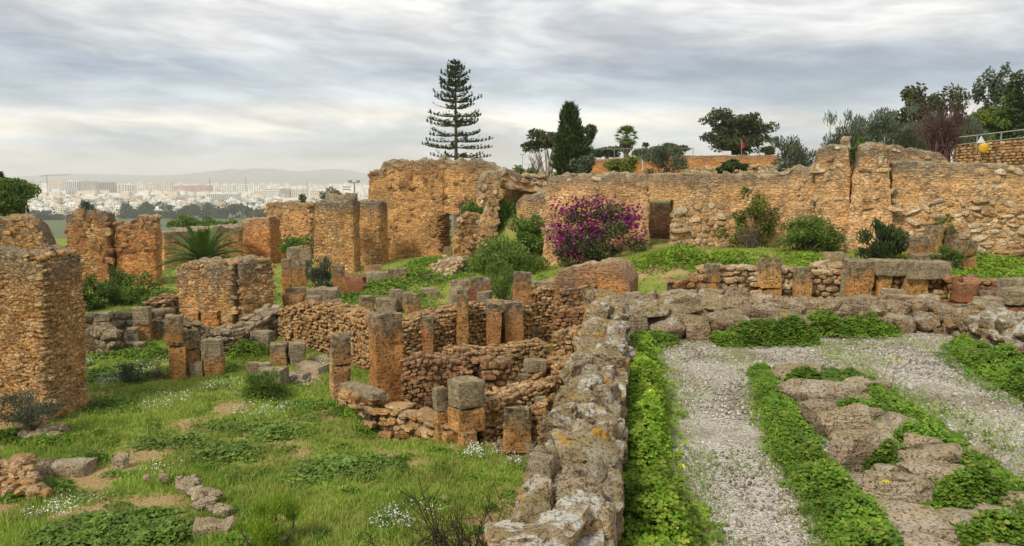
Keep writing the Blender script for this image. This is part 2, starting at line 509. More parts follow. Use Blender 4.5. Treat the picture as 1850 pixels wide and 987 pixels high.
mat_rubble('plaster_orange', scale=3.0, pamt=1.6, stain=0.55, top=0.6, plaster=(0.52, 0.225, 0.07), red=0.2, streaks=0.4)
mat_rubble('brick_jamb', scale=5.0, pamt=0.1, stain=0.1, top=0.3, cols=[(0.20, 0.10, 0.05), (0.27, 0.14, 0.07)], mortar=(0.16, 0.09, 0.05))
# ------------------------------------------------------------------ terrain
def H(x, y):
    """ground height (eye level is 0)"""
    x, y = np.asarray(x, float), np.asarray(y, float)
    P = np.stack([x, y, 0 * x], -1).reshape(-1, 3)
    near = sstep(np.hypot(x, y), 80, 50)
    h = -4.25 + 1.05 * sstep(x, 0.5, 6.0) * sstep(y, 15, 25)
    h = h - 0.28 * sstep(y, 12.2, 13.2) * sstep(y, 20, 18.5) * sstep(x, -2.9, -2.3) * sstep(x, 2.4, 1.8)  # dug-out rooms
    h = h + 2.6 * sstep(y, 32.0, 40.0) * sstep(x, -2.2, 0.2) * sstep(x, 4.5, 2.5)      # bank between the walls
    h = h + 0.55 * sstep(y, 23, 30) * sstep(x, -8, -3.5) * sstep(y, 44, 36)
    plateau = sstep(x, -3.0, 1.0) * sstep(y, 34, 41)
    h = h * (1 - plateau) + plateau * (-0.55 + 1.35 * sstep(y, 45, 90))
    fall = sstep(y, 47, 330) * (1 - sstep(x, -6, 10) * sstep(y, 330, 150))
    hill = np.where(x > 0, 1 - sstep(np.hypot(x - 60, y), 160, 420), 0)
    fall = np.maximum(fall, 0) * (1 - hill)
    fall = np.where((y > 330) | (np.abs(x) > 420) | (y < -150), 1 - hill * 0, fall)
    fall = np.maximum(fall, sstep(-x, 45, 300) * sstep(np.abs(y), 0, 1))
    h = h * (1 - fall) - 60.0 * fall
    bumps = (0.10 * fbm(P * 0.45, 4, 5) + 0.035 * fbm(P * 2.1, 3, 9)).reshape(h.shape)
    return h + bumps * near


def axis(lo, hi, step, far0, far1, g=1.22):
    a = list(np.arange(lo, hi + 1e-6, step))
    s, v, b = step, hi, []
    while v < far1:
        s = min(s * g, 900)
        v += s
        b.append(v)
    s, v, c = step, lo, []
    while v > far0:
        s = min(s * g, 900)
        v -= s
        c.append(v)
    return np.array(c[::-1] + a + b)


def grass_cover(x, y):
    """0 bare soil .. 1 thick grass"""
    P = np.stack([x, y, 0 * x], -1).reshape(-1, 3)
    g = 0.74 + 0.60 * fbm(P * 0.42, 3, 31) + 0.85 * fbm(P * 2.1, 4, 37)
    # trodden path crossing the lawn
    pth = np.abs((x + 6.2) - 0.40 * (y - 11.5) - 0.5 * np.sin(y * 0.7))
    g = g - 0.55 * sstep(pth, 0.75, 0.1) * sstep(y, 19, 16)
    d2 = np.hypot((x + 4.8) / 1.5, (y - 9.9) / 0.8)
    g = g - 0.75 * sstep(d2, 1.0, 0.4)
    d3 = np.hypot((x - 5.3) / 0.9, (y - 26.5) / 1.5)
    g = g - 0.6 * sstep(d3, 1.0, 0.4)
    return np.clip(g, 0, 1)


gx = axis(-16, 22, 0.2, -14000, 14000)
gy = axis(5, 46, 0.2, -400, 15500)
GX, GY = np.meshgrid(gx, gy, indexing='ij')
GZ = H(GX, GY)
V = np.stack([GX, GY, GZ], -1).reshape(-1, 3)
ii = np.arange(len(gx) * len(gy)).reshape(len(gx), len(gy))
Q = np.stack([ii[:-1, :-1], ii[1:, :-1], ii[1:, 1:], ii[:-1, 1:]], -1).reshape(-1, 4)
cover = grass_cover(V[:, 0], V[:, 1])

m, t = new_mat('earth_and_turf')
P = t.n('ShaderNodeNewGeometry').outputs['Position']
cv = t.n('ShaderNodeAttribute', attribute_name='cover').outputs['Fac']
nn = t.noise(P, 3.0, 6, 0.7).outputs[0]
fn = t.noise(P, 22.0, 5, 0.75).outputs[0]
soil = t.mix(t.ss(fn, 0.3, 0.7), (0.24, 0.155, 0.065), (0.47, 0.34, 0.17))
turf = t.mix(t.ss(fn, 0.3, 0.72), (0.13, 0.18, 0.02), (0.30, 0.33, 0.07))
c = t.mix(t.ss(t.m('ADD', cv, t.m('MULTIPLY', t.m('SUBTRACT', nn, 0.5), 0.9)), 0.30, 0.62), soil, turf)
yy = t.n('ShaderNodeSeparateXYZ', {0: P}).outputs[1]
fp = t.noise(P, 0.004, 6, 0.7).outputs[0]
plain = t.ramp(fp, [(0.35, (0.06, 0.09, 0.03)), (0.48, (0.16, 0.17, 0.08)), (0.55, (0.36, 0.32, 0.25)), (0.7, (0.45, 0.41, 0.34))])
plain = t.mix(t.ss(yy, 1300, 1150), plain, (0.10, 0.125, 0.05))
c = t.mix(t.ss(yy, 250, 500), c, plain)
finish(t, c, 0.95, t.m('ADD', fn, t.m('MULTIPLY', nn, 0.8)), 0.03, 0.8, 0.1)
ground = link('ground', mesh_np('ground', V, Q, m, True, {'cover': cover}))
ground['kind'] = 'structure'


# ------------------------------------------------------------------ masonry builders
class Shape:
    """upright mass: crest and foot read along its face, Y distance at both ends, thickness"""
    def __init__(s, top, bot, Y0, Y1=None, thick=0.6, dip=0.45, batter=0.0, tdrop=0.0):
        s.top, s.bot, s.Y0, s.Y1 = np.array(top, float), np.array(bot, float), Y0, Y0 if Y1 is None else Y1
        s.thick, s.dip, s.batter, s.tdrop = thick, dip, batter, tdrop
        a, b = s.front(np.array([0.0, 1.0]), np.array([0.0, 0.0]))
        d = (b - a)[:2]
        s.L = float(np.hypot(*d))
        d /= s.L
        s.nrm = np.array([-d[1], d[0], 0.0])
        q = s.front(np.linspace(0, 1, 9), np.ones(9))
        p = s.front(np.linspace(0, 1, 9), np.zeros(9))
        s.Hm = float((q[:, 2] - p[:, 2]).mean())

    def front(s, u, v):
        Y = s.Y0 + (s.Y1 - s.Y0) * u
        pt = s.top[0, 0] + (s.top[-1, 0] - s.top[0, 0]) * u
        pb = s.bot[0, 0] + (s.bot[-1, 0] - s.bot[0, 0]) * u
        yt = np.interp(pt, s.top[:, 0], s.top[:, 1])
        yb = np.interp(pb, s.bot[:, 0], s.bot[:, 1])

        def un(px, py, Y):
            a, b = (px - 925.0) / FPX, (493.5 - py) / FPX
            k = Y / (cp + b * sp)
            return np.stack([a * k, Y, (-sp + b * cp) * k], -1)
        A, B = un(pt, yt, Y), un(pb, yb, Y)
        B[:, 1] -= s.batter
        B[:, 2] -= s.dip
        return B + (A - B) * v[:, None]

    def __call__(s, U):
        F = s.front(U[:, 0], U[:, 2])
        F = F + U[:, 1:2] * s.thick * s.nrm
        F[:, 2] += -s.tdrop * U[:, 1] * U[:, 2]
        return F


class Plan:
    """mass given by its four plan corners (near-left, near-right, far-left, far-right) and crest height"""
    def __init__(s, nl, nr, fl, fr, ztop, zbot):
        s.c = [np.array(k, float)[:2] for k in (nl, nr, fl, fr)]
        s.zt, s.zb = ztop, zbot
        s.L = float(np.hypot(*(s.c[1] - s.c[0])))
        s.thick = float(np.hypot(*(s.c[2] - s.c[0])))
        s.Hm = float((ztop(np.array([0.5]), np.array([0.5]))[0] if callable(ztop) else ztop) - zbot)

    def __call__(s, U):
        u, t, v = U[:, 0:1], U[:, 1:2], U[:, 2]
        xy = (s.c[0] * (1 - u) + s.c[1] * u) * (1 - t) + (s.c[2] * (1 - u) + s.c[3] * u) * t
        zt = s.zt(U[:, 0], U[:, 1]) if callable(s.zt) else s.zt
        return np.concatenate([xy, (s.zb + (zt - s.zb) * v)[:, None]], 1)


def core(root, shp, mat, res=0.1, amp=0.05, freq=1.6, amp2=0.02, freq2=6.0, wear=0.06, rag=0.05, seed=0, name='wall_core', lim=150):
    nu, ns, nv = (int(np.clip(round(x / res), 2, lim)) for x in (shp.L, shp.thick, shp.Hm))
    U, Q = boxsurf(nu, ns, nv)
    V = shp(U)
    n = vnormals(V, Q)
    d = amp * fbm(V * freq, 4, seed) + amp2 * fbm(V * freq2, 3, seed + 11)
    V = V + n * d[:, None]
    ex = ((U[:, 0] == 0) | (U[:, 0] == 1)).astype(int) + ((U[:, 1] == 0) | (U[:, 1] == 1)) + (U[:, 2] == 1)
    V = V - n * ((ex >= 2) * wear * (0.5 + 0.5 * fbm(V * 3, 3, seed + 3)))[:, None]
    V[:, 2] += rag * sstep(U[:, 2], 1 - 0.5 / max(shp.Hm, 0.3), 1.0) * fbm(V * np.array([3.1, 3.1, 0.1]), 4, seed + 5) * 1.6
    tz = (1 - U[:, 2]) * shp.Hm
    return part(name, V, Q, MATS[mat], root, True, {'tz': tz}, sharp=46)


_sv = {}


def stone_variants(mat, lod, n=14):
    key = (mat, lod)
    if key not in _sv:
        _sv[key] = []
        U, Q = boxsurf(lod, lod, lod)
        C = U * 2 - 1
        for k in range(n):
            rg = np.random.default_rng(100 * lod + k)
            D = C / np.linalg.norm(C, axis=1, keepdims=True)
            pl = [np.array(q, float) for q in ((1, 0, 0), (-1, 0, 0), (0, 1, 0), (0, -1, 0), (0, 0, 1), (0, 0, -1))]
            N_, d_ = [], []
            for q in pl:                                   # six uneven faces
                q = q + rg.normal(0, 0.17, 3)
                N_.append(q / np.linalg.norm(q))
                d_.append(rg.uniform(0.84, 1.0))
            for q in range(10):                            # knocked-off corners
                q = rg.choice([-1, 1], 3) * rg.uniform(0.35, 1, 3)
                N_.append(q / np.linalg.norm(q))
                d_.append(rg.uniform(0.98, 1.32))
            pw = 16.0 if lod < 5 else 26.0
            g = np.maximum(0, D @ np.array(N_).T / np.array(d_))
            V = D * ((g ** pw).sum(1) ** (-1 / pw))[:, None]
            if lod > 2:
                nn = vnormals(V, Q)
                V = V + nn * (0.05 * fbm(V * 1.6 + 7 * k, 3, k + 40) + 0.03 * fbm(V * 4.5 + 3 * k, 3, k + 50))[:, None]
            if lod > 4:
                V = V + nn * (0.05 * fbm(V * np.array([1.6, 1.6, 5.5]) + 3 * k, 4, k + 55) - 0.10 * sstep(fbm(V * 2.6 + 5 * k, 3, k + 60), 0.15, 0.40))[:, None]
            _sv[key].append((mesh_np('stone', V, Q, MATS[mat], True, None, 34 if lod < 5 else 30), V, Q))
    return _sv[key]


def rot_from(tx, ny):
    """columns: along, inward, up"""
    tx = tx / np.linalg.norm(tx)
    ny = ny - tx * (ny @ tx)
    ny /= np.linalg.norm(ny)
    return np.stack([tx, ny, np.cross(tx, ny)], 1)


def place_stones(root, items, mat, lod=2, n_obj=300, seed=0, name='stone', fill_name='small_stones', loc=None):
    """items: (centre, 3x3 axes, half sizes). The largest in view become objects, what is past the limit one part"""
    var = stone_variants(mat, lod)
    rg = np.random.default_rng(seed)
    loc = np.array(root.location if loc is None else loc)
    items.sort(key=lambda it: -(it[2][0] * it[2][2]) / max(1.0, it[0][1]) ** 2)
    for c, A, s in items[:n_obj]:
        me = var[rg.integers(len(var))][0]
        o = bpy.data.objects.new(name, me)
        M = np.eye(4)
        fl = np.array([rg.choice([-1, 1]), 1, rg.choice([-1, 1])])
        fl[1] = fl[0] * fl[2]
        M[:3, :3] = A * (np.array(s) * fl)[None]
        M[:3, 3] = c - loc
        COL.objects.link(o)
        o.parent = root
        o.matrix_basis = Matrix(M.tolist())
    if len(items) > n_obj:
        mb = MB()
        for c, A, s in items[n_obj:]:
            _, V, Q = var[rg.integers(len(var))]
            mb.add(c + (V * np.array(s)) @ A.T, Q)
        V, F = mb.get()
        part(fill_name, V, F, MATS[mat], root, kind='stuff')


def course_items(shp, sw, sh, face='front', u0=0.0, u1=1.0, v0=0.0, v1=1.0, depth=None, proud=0.02, jit=0.25, seed=0, var=0.45, hvar=0.25, skip=0.0, tilt=0.1, rnd=0.0):
    """stones laid in uneven courses on one face of a mass"""
    rg = np.random.default_rng(seed)
    f = {'front': lambda a, b: (a, 0.0, b), 'back': lambda a, b: (1 - a, 1.0, b), 'left': lambda a, b: (0.0, 1 - a, b), 'right': lambda a, b: (1.0, a, b), 'top': lambda a, b: (a, b, 1.0), 'topy': lambda a, b: (1 - b, a, 1.0)}[face]
    L = shp.thick if face in ('left', 'right', 'topy') else shp.L
    Hh = shp.thick if face == 'top' else shp.L if face == 'topy' else shp.Hm
    depth = depth or sh * 0.9

    def pt(a, b):
        return shp(np.array([f(a, b)], float))[0]
    out = []
    v = v0
    while v < v1 - 0.35 * sh / Hh:
        h = sh * (1 + hvar * rg.uniform(-1, 1))
        hv = h / Hh
        u = u0 - rg.random() * sw / L * 0.5
        while u < u1:
            wd = sw * (1 + var * rg.uniform(-1, 1)) * (0.75 + 0.25 * h / sh)
            wu = wd / L
            a, b = u + wu / 2, v + hv / 2
            u += wu
            if a > u1 + 0.25 * wu or a < u0 - 0.25 * wu or rg.random() < skip:
                continue
            a_, b_ = min(max(a, 0.001), 0.999), min(max(b + jit * hv * rg.uniform(-.5, .5), 0.002), 0.998)
            p = pt(a_, b_)
            e = 0.01
            tx = pt(min(a_ + e, 1), b_) - pt(max(a_ - e, 0), b_)
            tv = pt(a_, min(b_ + e, 1)) - pt(a_, max(b_ - e, 0))
            if np.linalg.norm(tx) < 1e-9 or np.linalg.norm(tv) < 1e-9:
                continue
            nout = np.cross(tx, tv)
            nout /= np.linalg.norm(nout)
            A = rot_from(tx, -nout)
            th = tilt * rg.normal()
            c_, s_ = math.cos(th), math.sin(th)
            A = A @ np.array([[c_, 0, -s_], [0, 1, 0], [s_, 0, c_]])
            th2 = 0.12 * rg.normal()
            c_, s_ = math.cos(th2), math.sin(th2)
            A = A @ np.array([[c_, -s_, 0], [s_, c_, 0], [0, 0, 1]])
            g = 1 + rnd * rg.uniform(-1, 1)
            dd = depth * (1 + 0.25 * rg.uniform(-1, 1))
            out.append((p + nout * (proud * (1 + 0.8 * rg.uniform(-1, 1)) - dd * 0.5), A, (wd * 0.505 * g, dd * 0.5, h * 0.505 * g)))
        v += hv
    return out


def block(root, base, yaw, w, d, h, mat, name='block', tz0=0.0, seed=0, res=0.07, wear=0.03, amp=0.02, taper=0.0, lean=(0, 0), cut=0.0):
    """weathered squared block standing on base"""
    nu, ns, nv = (int(np.clip(round(x / res), 2, 26)) for x in (w, d, h))
    U, Q = boxsurf(nu, ns, nv)
    C = U - np.array([0.5, 0.5, 0])
    k = 1 + taper * (0.5 - C[:, 2:3])
    V = np.concatenate([C[:, :2] * k * np.array([w, d]), C[:, 2:3] * h], 1)
    V[:, 2] -= cut * h * np.maximum(0, U[:, 0] - 0.45) * U[:, 2]
    rs = np.random.default_rng(seed + 5)
    V[:, :2] *= 1 + rs.uniform(-0.05, 0.05) * (2 * U[:, 2:3] - 1)
    V[:, 2] += U[:, 2] * (rs.uniform(-0.06, 0.06) * (U[:, 0] - 0.5) * w + 0.05 * min(w, h) * fbm(np.stack([U[:, 0] * 2, U[:, 1] * 2, np.full(len(U), seed * 1.7)], 1), 3, seed + 4) * 2)
    n = vnormals(V, Q)
    off = np.array([seed * 3.7, seed * 1.3, seed * 0.7])
    ex = ((U == 0) | (U == 1)).sum(1)
    V = V + n * (amp * 1.3 * fbm((V + off) * 3.2, 4, seed) + amp * 0.6 * fbm((V + off) * 11, 2, seed + 1) - amp * 1.6 * sstep(fbm((V + off) * 4.5, 3, seed + 9), 0.2, 0.5))[:, None]
    V = V - n * ((ex >= 2) * wear * np.clip(0.3 + 1.5 * fbm((V + off) * 4, 3, seed + 2), 0, 1.6))[:, None]
    V[:, 0] += lean[0] * V[:, 2]
    V[:, 1] += lean[1] * V[:, 2]
    c, s = math.cos(yaw), math.sin(yaw)
    V = np.stack([V[:, 0] * c - V[:, 1] * s, V[:, 0] * s + V[:, 1] * c, V[:, 2]], 1)
    tz = tz0 + (1 - U[:, 2]) * h
    W = V + np.array(base)
    if root is None:
        return W, Q, tz
    return part(name, W, Q, MATS[mat], root, True, {'tz': tz}, sharp=38)


def ground_hit(px, py, Y, tol=4.0):
    """distance at which the sight line through a foot point meets the ground (kept if near the estimate)"""
    ys = np.linspace(max(4.0, Y - tol), Y + tol, 161)
    d = ray(px, py)
    p = d[None] * (ys / d[1])[:, None]
    below = np.nonzero(p[:, 2] <= H(p[:, 0], p[:, 1]))[0]
    return float(ys[below[0]]) if len(below) and below[0] > 0 else Y


def dims(px0, px1, Y, yaw, asp):
    W = (px1 - px0) / FPX * Y / cp
    wd = W / (abs(math.cos(yaw)) + asp * abs(math.sin(yaw)))
    return wd, wd * asp


def pillar(name, label, px0, px1, pyt, pyb, Y, yaw=0.35, asp=0.9, segs=(1.0,), mat='ashlar', cat='pillar', seed=0, group=None, jit=0.03, lean=(0, 0), wear=0.035, dip=0.25, mats=None, amp=0.02, root=None):
    """standing stone made of stacked blocks"""
    pc = (px0 + px1) / 2
    if root is None:
        Y = ground_hit(pc, pyb, Y, 1.2)
    wd, dp = dims(px0, px1, Y, yaw, asp)
    b, tp = at(pc, pyb, Y), at(pc, pyt, Y)
    hgt = tp[2] - b[2]
    own = root is None
    if own:
        root = thing(name, label, cat, b, group)
    dip = max(dip, b[2] - float(H(b[0], b[1])) + 0.05)
    rg = np.random.default_rng(seed + 77)
    z, tot = b[2], sum(segs)
    ctr = np.array([b[0], b[1] + dp * 0.4])
    for i, s in enumerate(segs):
        h = hgt * s / tot
        dz = dip if i == 0 else -0.008
        j = rg.uniform(-1, 1, 4) * (jit if len(segs) > 1 else 0)
        bl = block(root, (ctr[0] + j[0] + lean[0] * (z - b[2]), ctr[1] + j[1] + lean[1] * (z - b[2]), z - dz), yaw + j[2], wd * (1 + j[3]), dp * (1 + j[3]), h + dz,
                   (mats or {}).get(i, mat), 'block' if len(segs) > 1 else 'shaft', tz0=tp[2] - z - h, seed=seed * 7 + i, lean=lean, wear=wear, amp=amp, res=max(0.05, 0.0045 * Y))
        z += h
    return root


def loose(name, label, px0, px1, pyt, pyb, Y, yaw=0.2, asp=0.8, mat='ashlar_grey', cat='stone block', seed=0, group=None, wear=0.04, dip=0.1, amp=0.02, lean=(0, 0), cut=0.0, on_ground=True):
    """one loose or half-buried block"""
    pc = (px0 + px1) / 2
    on_ground = on_ground and not any(k in label for k in ('balanced', 'topping', 'crest', 'coping', 'sill slab', 'coped wall', 'far corner'))
    if on_ground:
        Y = ground_hit(pc, pyb, Y, 2.5)
    wd, dp = dims(px0, px1, Y, yaw, asp)
    b, tp = at(pc, pyb, Y), at(pc, pyt, Y)
    if on_ground:
        dip = max(dip, b[2] - float(H(b[0], b[1])) + 0.05)
    V, Q, tz = block(None, (b[0], b[1] + dp * 0.4, b[2] - dip), yaw, wd, dp, tp[2] - b[2] + dip, mat, seed=seed, wear=wear, amp=amp, res=max(0.04, 0.0045 * Y), lean=lean, cut=cut)
    return solo(name, V, Q, MATS[mat], label, cat, group, True, {'tz': tz}, sharp=38)
# ------------------------------------------------------------------ the gravel court and its walls
WN_L, WN_R, WF_L, WF_R = (-0.40, 1.0), (0.09, 1.0), (0.93, 9.05), (1.33, 9.05)
mg, t = new_mat('gravel')
P = t.n('ShaderNodeNewGeometry').outputs['Position']
vo = t.n('ShaderNodeTexVoronoi', {'Vector': P, 'Scale': 78.0})
rc = t.n('ShaderNodeSeparateXYZ', {0: vo.outputs['Color']}).outputs[0]
c = t.ramp(rc, [(0, (0.23, 0.185, 0.12)), (0.3, (0.43, 0.385, 0.305)), (0.6, (0.57, 0.53, 0.45)), (0.85, (0.72, 0.69, 0.61)), (1, (0.45, 0.36, 0.23))])
nz = t.noise(P, 1.1, 5, 0.65).outputs[0]
c = t.mix(t.m('MULTIPLY', t.ss(nz, 0.46, 0.62), 0.72), c, (0.24, 0.205, 0.12))
finish(t, c, 0.9, t.m('ADD', vo.outputs['Distance'], t.m('MULTIPLY', nz, 0.5)), 0.02, 0.8, 0.15)
shp = Plan((0.0, 0.2), (7.6, 0.2), (1.3, 10.45), (6.3, 10.45), -2.0, -4.6)
U, Q = boxsurf(110, 120, 2)
V = shp(U)
V[:, 2] += 0.02 * fbm(V * 1.5, 3, 3) * (U[:, 2] == 1)
court = link('court_floor', mesh_np('court_floor', V, Q, mg))
court['kind'] = 'structure'
# pebbles lying on it
rg = np.random.default_rng(5)
n = 32000
u, v = rg.random(n), rg.random(n) ** 1.3
p = shp(np.stack([u, 0.22 + 0.78 * v, np.ones(n)], 1))
U0, Q0 = boxsurf(1, 1, 1)
mb = MB()
C = U0 - 0.5
s = rg.uniform(0.006, 0.018, (n, 1, 1)) * np.where(rg.random((n, 1, 1)) < 0.03, 2.2, 1.0) * rg.uniform(0.6, 1.3, (n, 1, 3))
a = rg.random(n) * 6.28
Vp = C[None] * s
Vp = np.stack([Vp[..., 0] * np.cos(a)[:, None] - Vp[..., 1] * np.sin(a)[:, None], Vp[..., 0] * np.sin(a)[:, None] + Vp[..., 1] * np.cos(a)[:, None], Vp[..., 2]], -1)
Vp = Vp + p[:, None] + np.array([0, 0, 0.004])
Vp += rg.normal(0, 0.0018, Vp.shape)
mat_stone('pebble', [(0.27, 0.22, 0.145), (0.47, 0.43, 0.355), (0.61, 0.575, 0.50), (0.72, 0.70, 0.63), (0.48, 0.385, 0.26)], lichen=0.0, dark=0.1)
o = link('gravel', mesh_np('gravel', Vp.reshape(-1, 3), (Q0[None] + np.arange(n)[:, None, None] * 8).reshape(-1, 4), MATS['pebble'], True))
tag(o, 'loose pale gravel scattered over the court floor', 'gravel', kind='stuff')

# long retaining wall running away from the viewer
zt = lambda u, tt: -1.50 + 0.05 * np.sin(tt * 23) - 0.04 * np.abs(u - 0.5)
shp = Plan(WN_L, WN_R, WF_L, WF_R, zt, -4.7)
rt = thing('retaining_wall', 'long lichened dry stone wall between the sunken lawn and the gravel court', 'stone wall', (0.4, 5.0, -4.5))
core(rt, shp, 'core_dark', res=0.12, amp=0.04, wear=0.08, rag=0.02, seed=2)
rg = np.random.default_rng(11)
items = []
tt = 0.02
while tt < 0.995:
    ln = rg.uniform(0.12, 0.34) / shp.thick
    nacc = rg.choice([1, 2, 2, 3, 3])
    cuts = np.sort(rg.uniform(0.25, 0.75, nacc - 1)) if nacc < 3 else np.array([rg.uniform(0.25, 0.42), rg.uniform(0.58, 0.75)])
    ed = np.concatenate([[rg.uniform(-0.03, 0.14)], cuts, [rg.uniform(0.88, 0.97)]])
    for k in range(nacc):
        uc, uw = (ed[k] + ed[k + 1]) / 2, (ed[k + 1] - ed[k]) * 0.5
        tj = tt + ln / 2 + rg.uniform(-.006, .006)
        q = shp(np.array([[uc, tj, 1.0]]))[0]
        th = -0.16 + rg.normal(0, 0.16)
        cA, sA = math.cos(th), math.sin(th)
        tl1, tl2 = rg.normal(0, 0.2, 2)
        A = np.array([[cA, -sA, 0], [sA, cA, 0], [0, 0, 1.0]]) @ np.array([[1, 0, 0], [0, 1, -tl1], [0, tl1, 1]]) @ np.array([[1, 0, tl2], [0, 1, 0], [-tl2, 0, 1]])
        hh = rg.uniform(0.06, 0.17)
        items.append((q + np.array([0, 0, 0.01 - hh * 0.45 + rg.uniform(-0.035, 0.055)]), A, (uw * 0.50 * 0.97, ln * shp.thick * 0.49, hh)))
    tt += ln
items += course_items(shp, 0.30, 0.17, 'right', v0=0.80, v1=0.985, depth=0.2, proud=0.03, seed=4, jit=0.5, tilt=0.15)
items += course_items(shp, 0.30, 0.18, 'left', v0=0.70, v1=0.985, depth=0.24, proud=0.02, seed=6, jit=0.5, tilt=0.15)
place_stones(rt, items, 'stone_lichen', lod=12, seed=3)

# wall closing the court at the far side, built in two tiers
bw = thing('court_wall', 'low wall of big rough stones closing the far side of the gravel court', 'stone wall', (3.6, 10.0, -2.0))
s1 = Plan((1.30, 9.62), (3.55, 9.95), (1.25, 10.3), (3.5, 10.6), -1.76, -2.4)
s2 = Plan((1.25, 10.15), (5.75, 10.2), (1.2, 10.75), (5.7, 10.8), lambda u, tt: -1.64 - 0.10 * sstep(u, 0.4, 0.6), -4.6)
core(bw, s1, 'core_dark', seed=7)
core(bw, s2, 'core_dark', seed=8)
items = course_items(s1, 0.42, 0.25, 'front', v0=0.60, v1=0.98, depth=0.36, proud=0.12, seed=9, jit=0.25, tilt=0.16, rnd=0.12)
items += course_items(s1, 0.24, 0.13, 'front', v0=0.36, v1=0.62, depth=0.2, proud=0.05, seed=10, skip=0.3)
items += course_items(s1, 0.45, 0.30, 'top', depth=0.15, proud=0.09, seed=12, tilt=0.3, rnd=0.2, jit=0.5)
items += course_items(s2, 0.34, 0.22, 'front', v0=0.90, v1=0.985, depth=0.3, proud=0.13, seed=13, jit=0.4, u0=0.02, tilt=0.2, rnd=0.15)
items += course_items(s2, 0.26, 0.18, 'front', v0=0.82, v1=0.91, u0=0.5, depth=0.2, proud=0.03, seed=14, skip=0.35)
items += course_items(s2, 0.42, 0.24, 'top', depth=0.2, proud=0.09, seed=15, rnd=0.25, tilt=0.3, jit=0.6)
place_stones(bw, items, 'stone_court', lod=9, seed=5)

# wall along the right side of the court
s3 = Plan((5.30, 5.6), (5.95, 5.5), (5.66, 10.3), (6.3, 10.35), -1.70, -4.6)
sw_ = thing('court_wall', 'lichened rubble wall running down the outer side of the gravel court', 'stone wall', (5.6, 8.5, -2.0))
core(sw_, s3, 'core_grey', seed=17)
items = course_items(s3, 0.26, 0.19, 'left', v0=0.80, v1=0.99, u0=0.0, u1=0.75, depth=0.3, proud=0.07, seed=18, jit=0.4, tilt=0.2)
items += course_items(s3, 0.20, 0.26, 'topy', depth=0.16, proud=0.07, seed=19, rnd=0.2, tilt=0.2)
items = [i for i in items if i[0][1] > 7.0]
place_stones(sw_, items, 'stone_lichen', lod=9, seed=6)

# row of half-buried stones, a wall footing down the middle of the court: (px, py of centre, width px, depth m, height m, turn)
rw = thing('wall_footing', 'row of flat half-buried stones running down the middle of the gravel court', 'stone row', (2.9, 6.0, -2.0))
row = [(1440, 665, 95, .5, .14, .1), (1500, 708, 165, .42, .22, .0), (1560, 690, 70, .35, .15, .3), (1480, 742, 70, .4, .2, .2), (1530, 770, 110, .36, .26, -.1),
       (1570, 745, 60, .3, .15, .4), (1625, 762, 62, .34, .16, .1), (1538, 815, 96, .38, .27, .05), (1600, 802, 56, .3, .15, .2), (1668, 798, 70, .3, .15, -.2),
       (1590, 772, 70, .3, .15, 0), (1655, 830, 80, .28, .18, .1), (1700, 822, 72, .3, .18, .2), (1600, 838, 50, .2, .1, .3), (1545, 852, 80, .3, .06, .2),
       (1690, 850, 120, .4, .16, .0), (1622, 880, 140, .34, .20, -.12), (1745, 870, 100, .35, .15, .1), (1640, 935, 150, .55, .16, .05), (1765, 895, 90, .35, .12, .2),
       (1740, 930, 90, .4, .12, .4), (1665, 985, 130, .4, .14, -.1), (1800, 930, 90, .4, .13, .2), (1815, 985, 110, .3, .1, .1), (1765, 822, 52, .25, .16, .6), (1720, 985, 90, .4, .06, 0),
       (1840, 905, 60, .3, .15, .2), (1640, 1040, 160, .5, .15, .1), (1830, 1050, 160, .5, .15, .1)]
items = []
for px, py, wpx, dp, hh, ya in row:
    q = atz(px, py, -1.9)
    wd = wpx / FPX * np.linalg.norm(q)
    th = ya - 0.16
    A = np.array([[math.cos(th), -math.sin(th), 0], [math.sin(th), math.cos(th), 0], [0, 0, 1]])
    items.append((np.array([q[0], q[1], -2.0 + hh * 0.26]), A, (wd * 0.41, dp * 0.355, hh * 0.70)))
place_stones(rw, items, 'stone_row', lod=10, seed=8)


# ------------------------------------------------------------------ piers and walls of mortared rubble
def mass(name, label, cat, secs, loc, group=None):
    """secs: (shape, material, kwargs)"""
    r = thing(name, label, cat, loc, group)
    for shp, mat, kw in secs:
        core(r, shp, mat, **kw)
    return r


# the tall pier at the near left
sA = Shape([(-170, 466), (-60, 461), (0, 459), (76, 461)], [(-180, 735), (20, 742), (92, 744)], 13.9, 13.5, 1.05, batter=0.12)
rA = mass('ruined_pier', 'tall ochre rubble pier filling the near end of the lawn, cut by the picture edge', 'ruined pier', [(sA, 'rubble_near', dict(res=0.055, amp=0.07, amp2=0.04, rag=0.13, seed=21, name='rubble_mass'))], at(60, 740, 14.5))
it = course_items(sA, 0.125, 0.062, 'front', u0=0.55, v0=0.08, v1=1.0, depth=0.14, proud=0.002, seed=22, jit=0.9, tilt=0.2, var=0.65, rnd=0.4, skip=0.18)
it += course_items(sA, 0.13, 0.075, 'right', u1=1, v0=0.1, depth=0.14, proud=0.004, seed=23, jit=0.8, tilt=0.25, skip=0.15, rnd=0.35)
place_stones(rA, it, 'stone_rubble', lod=3, seed=9)
sA2 = Shape([(-130, 397), (-30, 394), (50, 394), (66, 408), (84, 446)], [(-130, 500), (90, 505)], 19.0, 19.6, 0.9)
rA2 = mass('ruined_pier', 'broad rubble pier with a sloping grassy shoulder, just behind the tall near pier', 'ruined pier', [(sA2, 'rubble_near', dict(res=0.08, seed=25, rag=0.1, name='rubble_mass'))], at(40, 500, 19.5))
it = course_items(sA2, 0.2, 0.12, 'front', u0=0.4, v0=0.2, depth=0.16, proud=0.006, seed=26, jit=0.8, tilt=0.25, var=0.5, rnd=0.35, skip=0.2)
place_stones(rA2, it, 'stone_rubble', lod=2, seed=10)

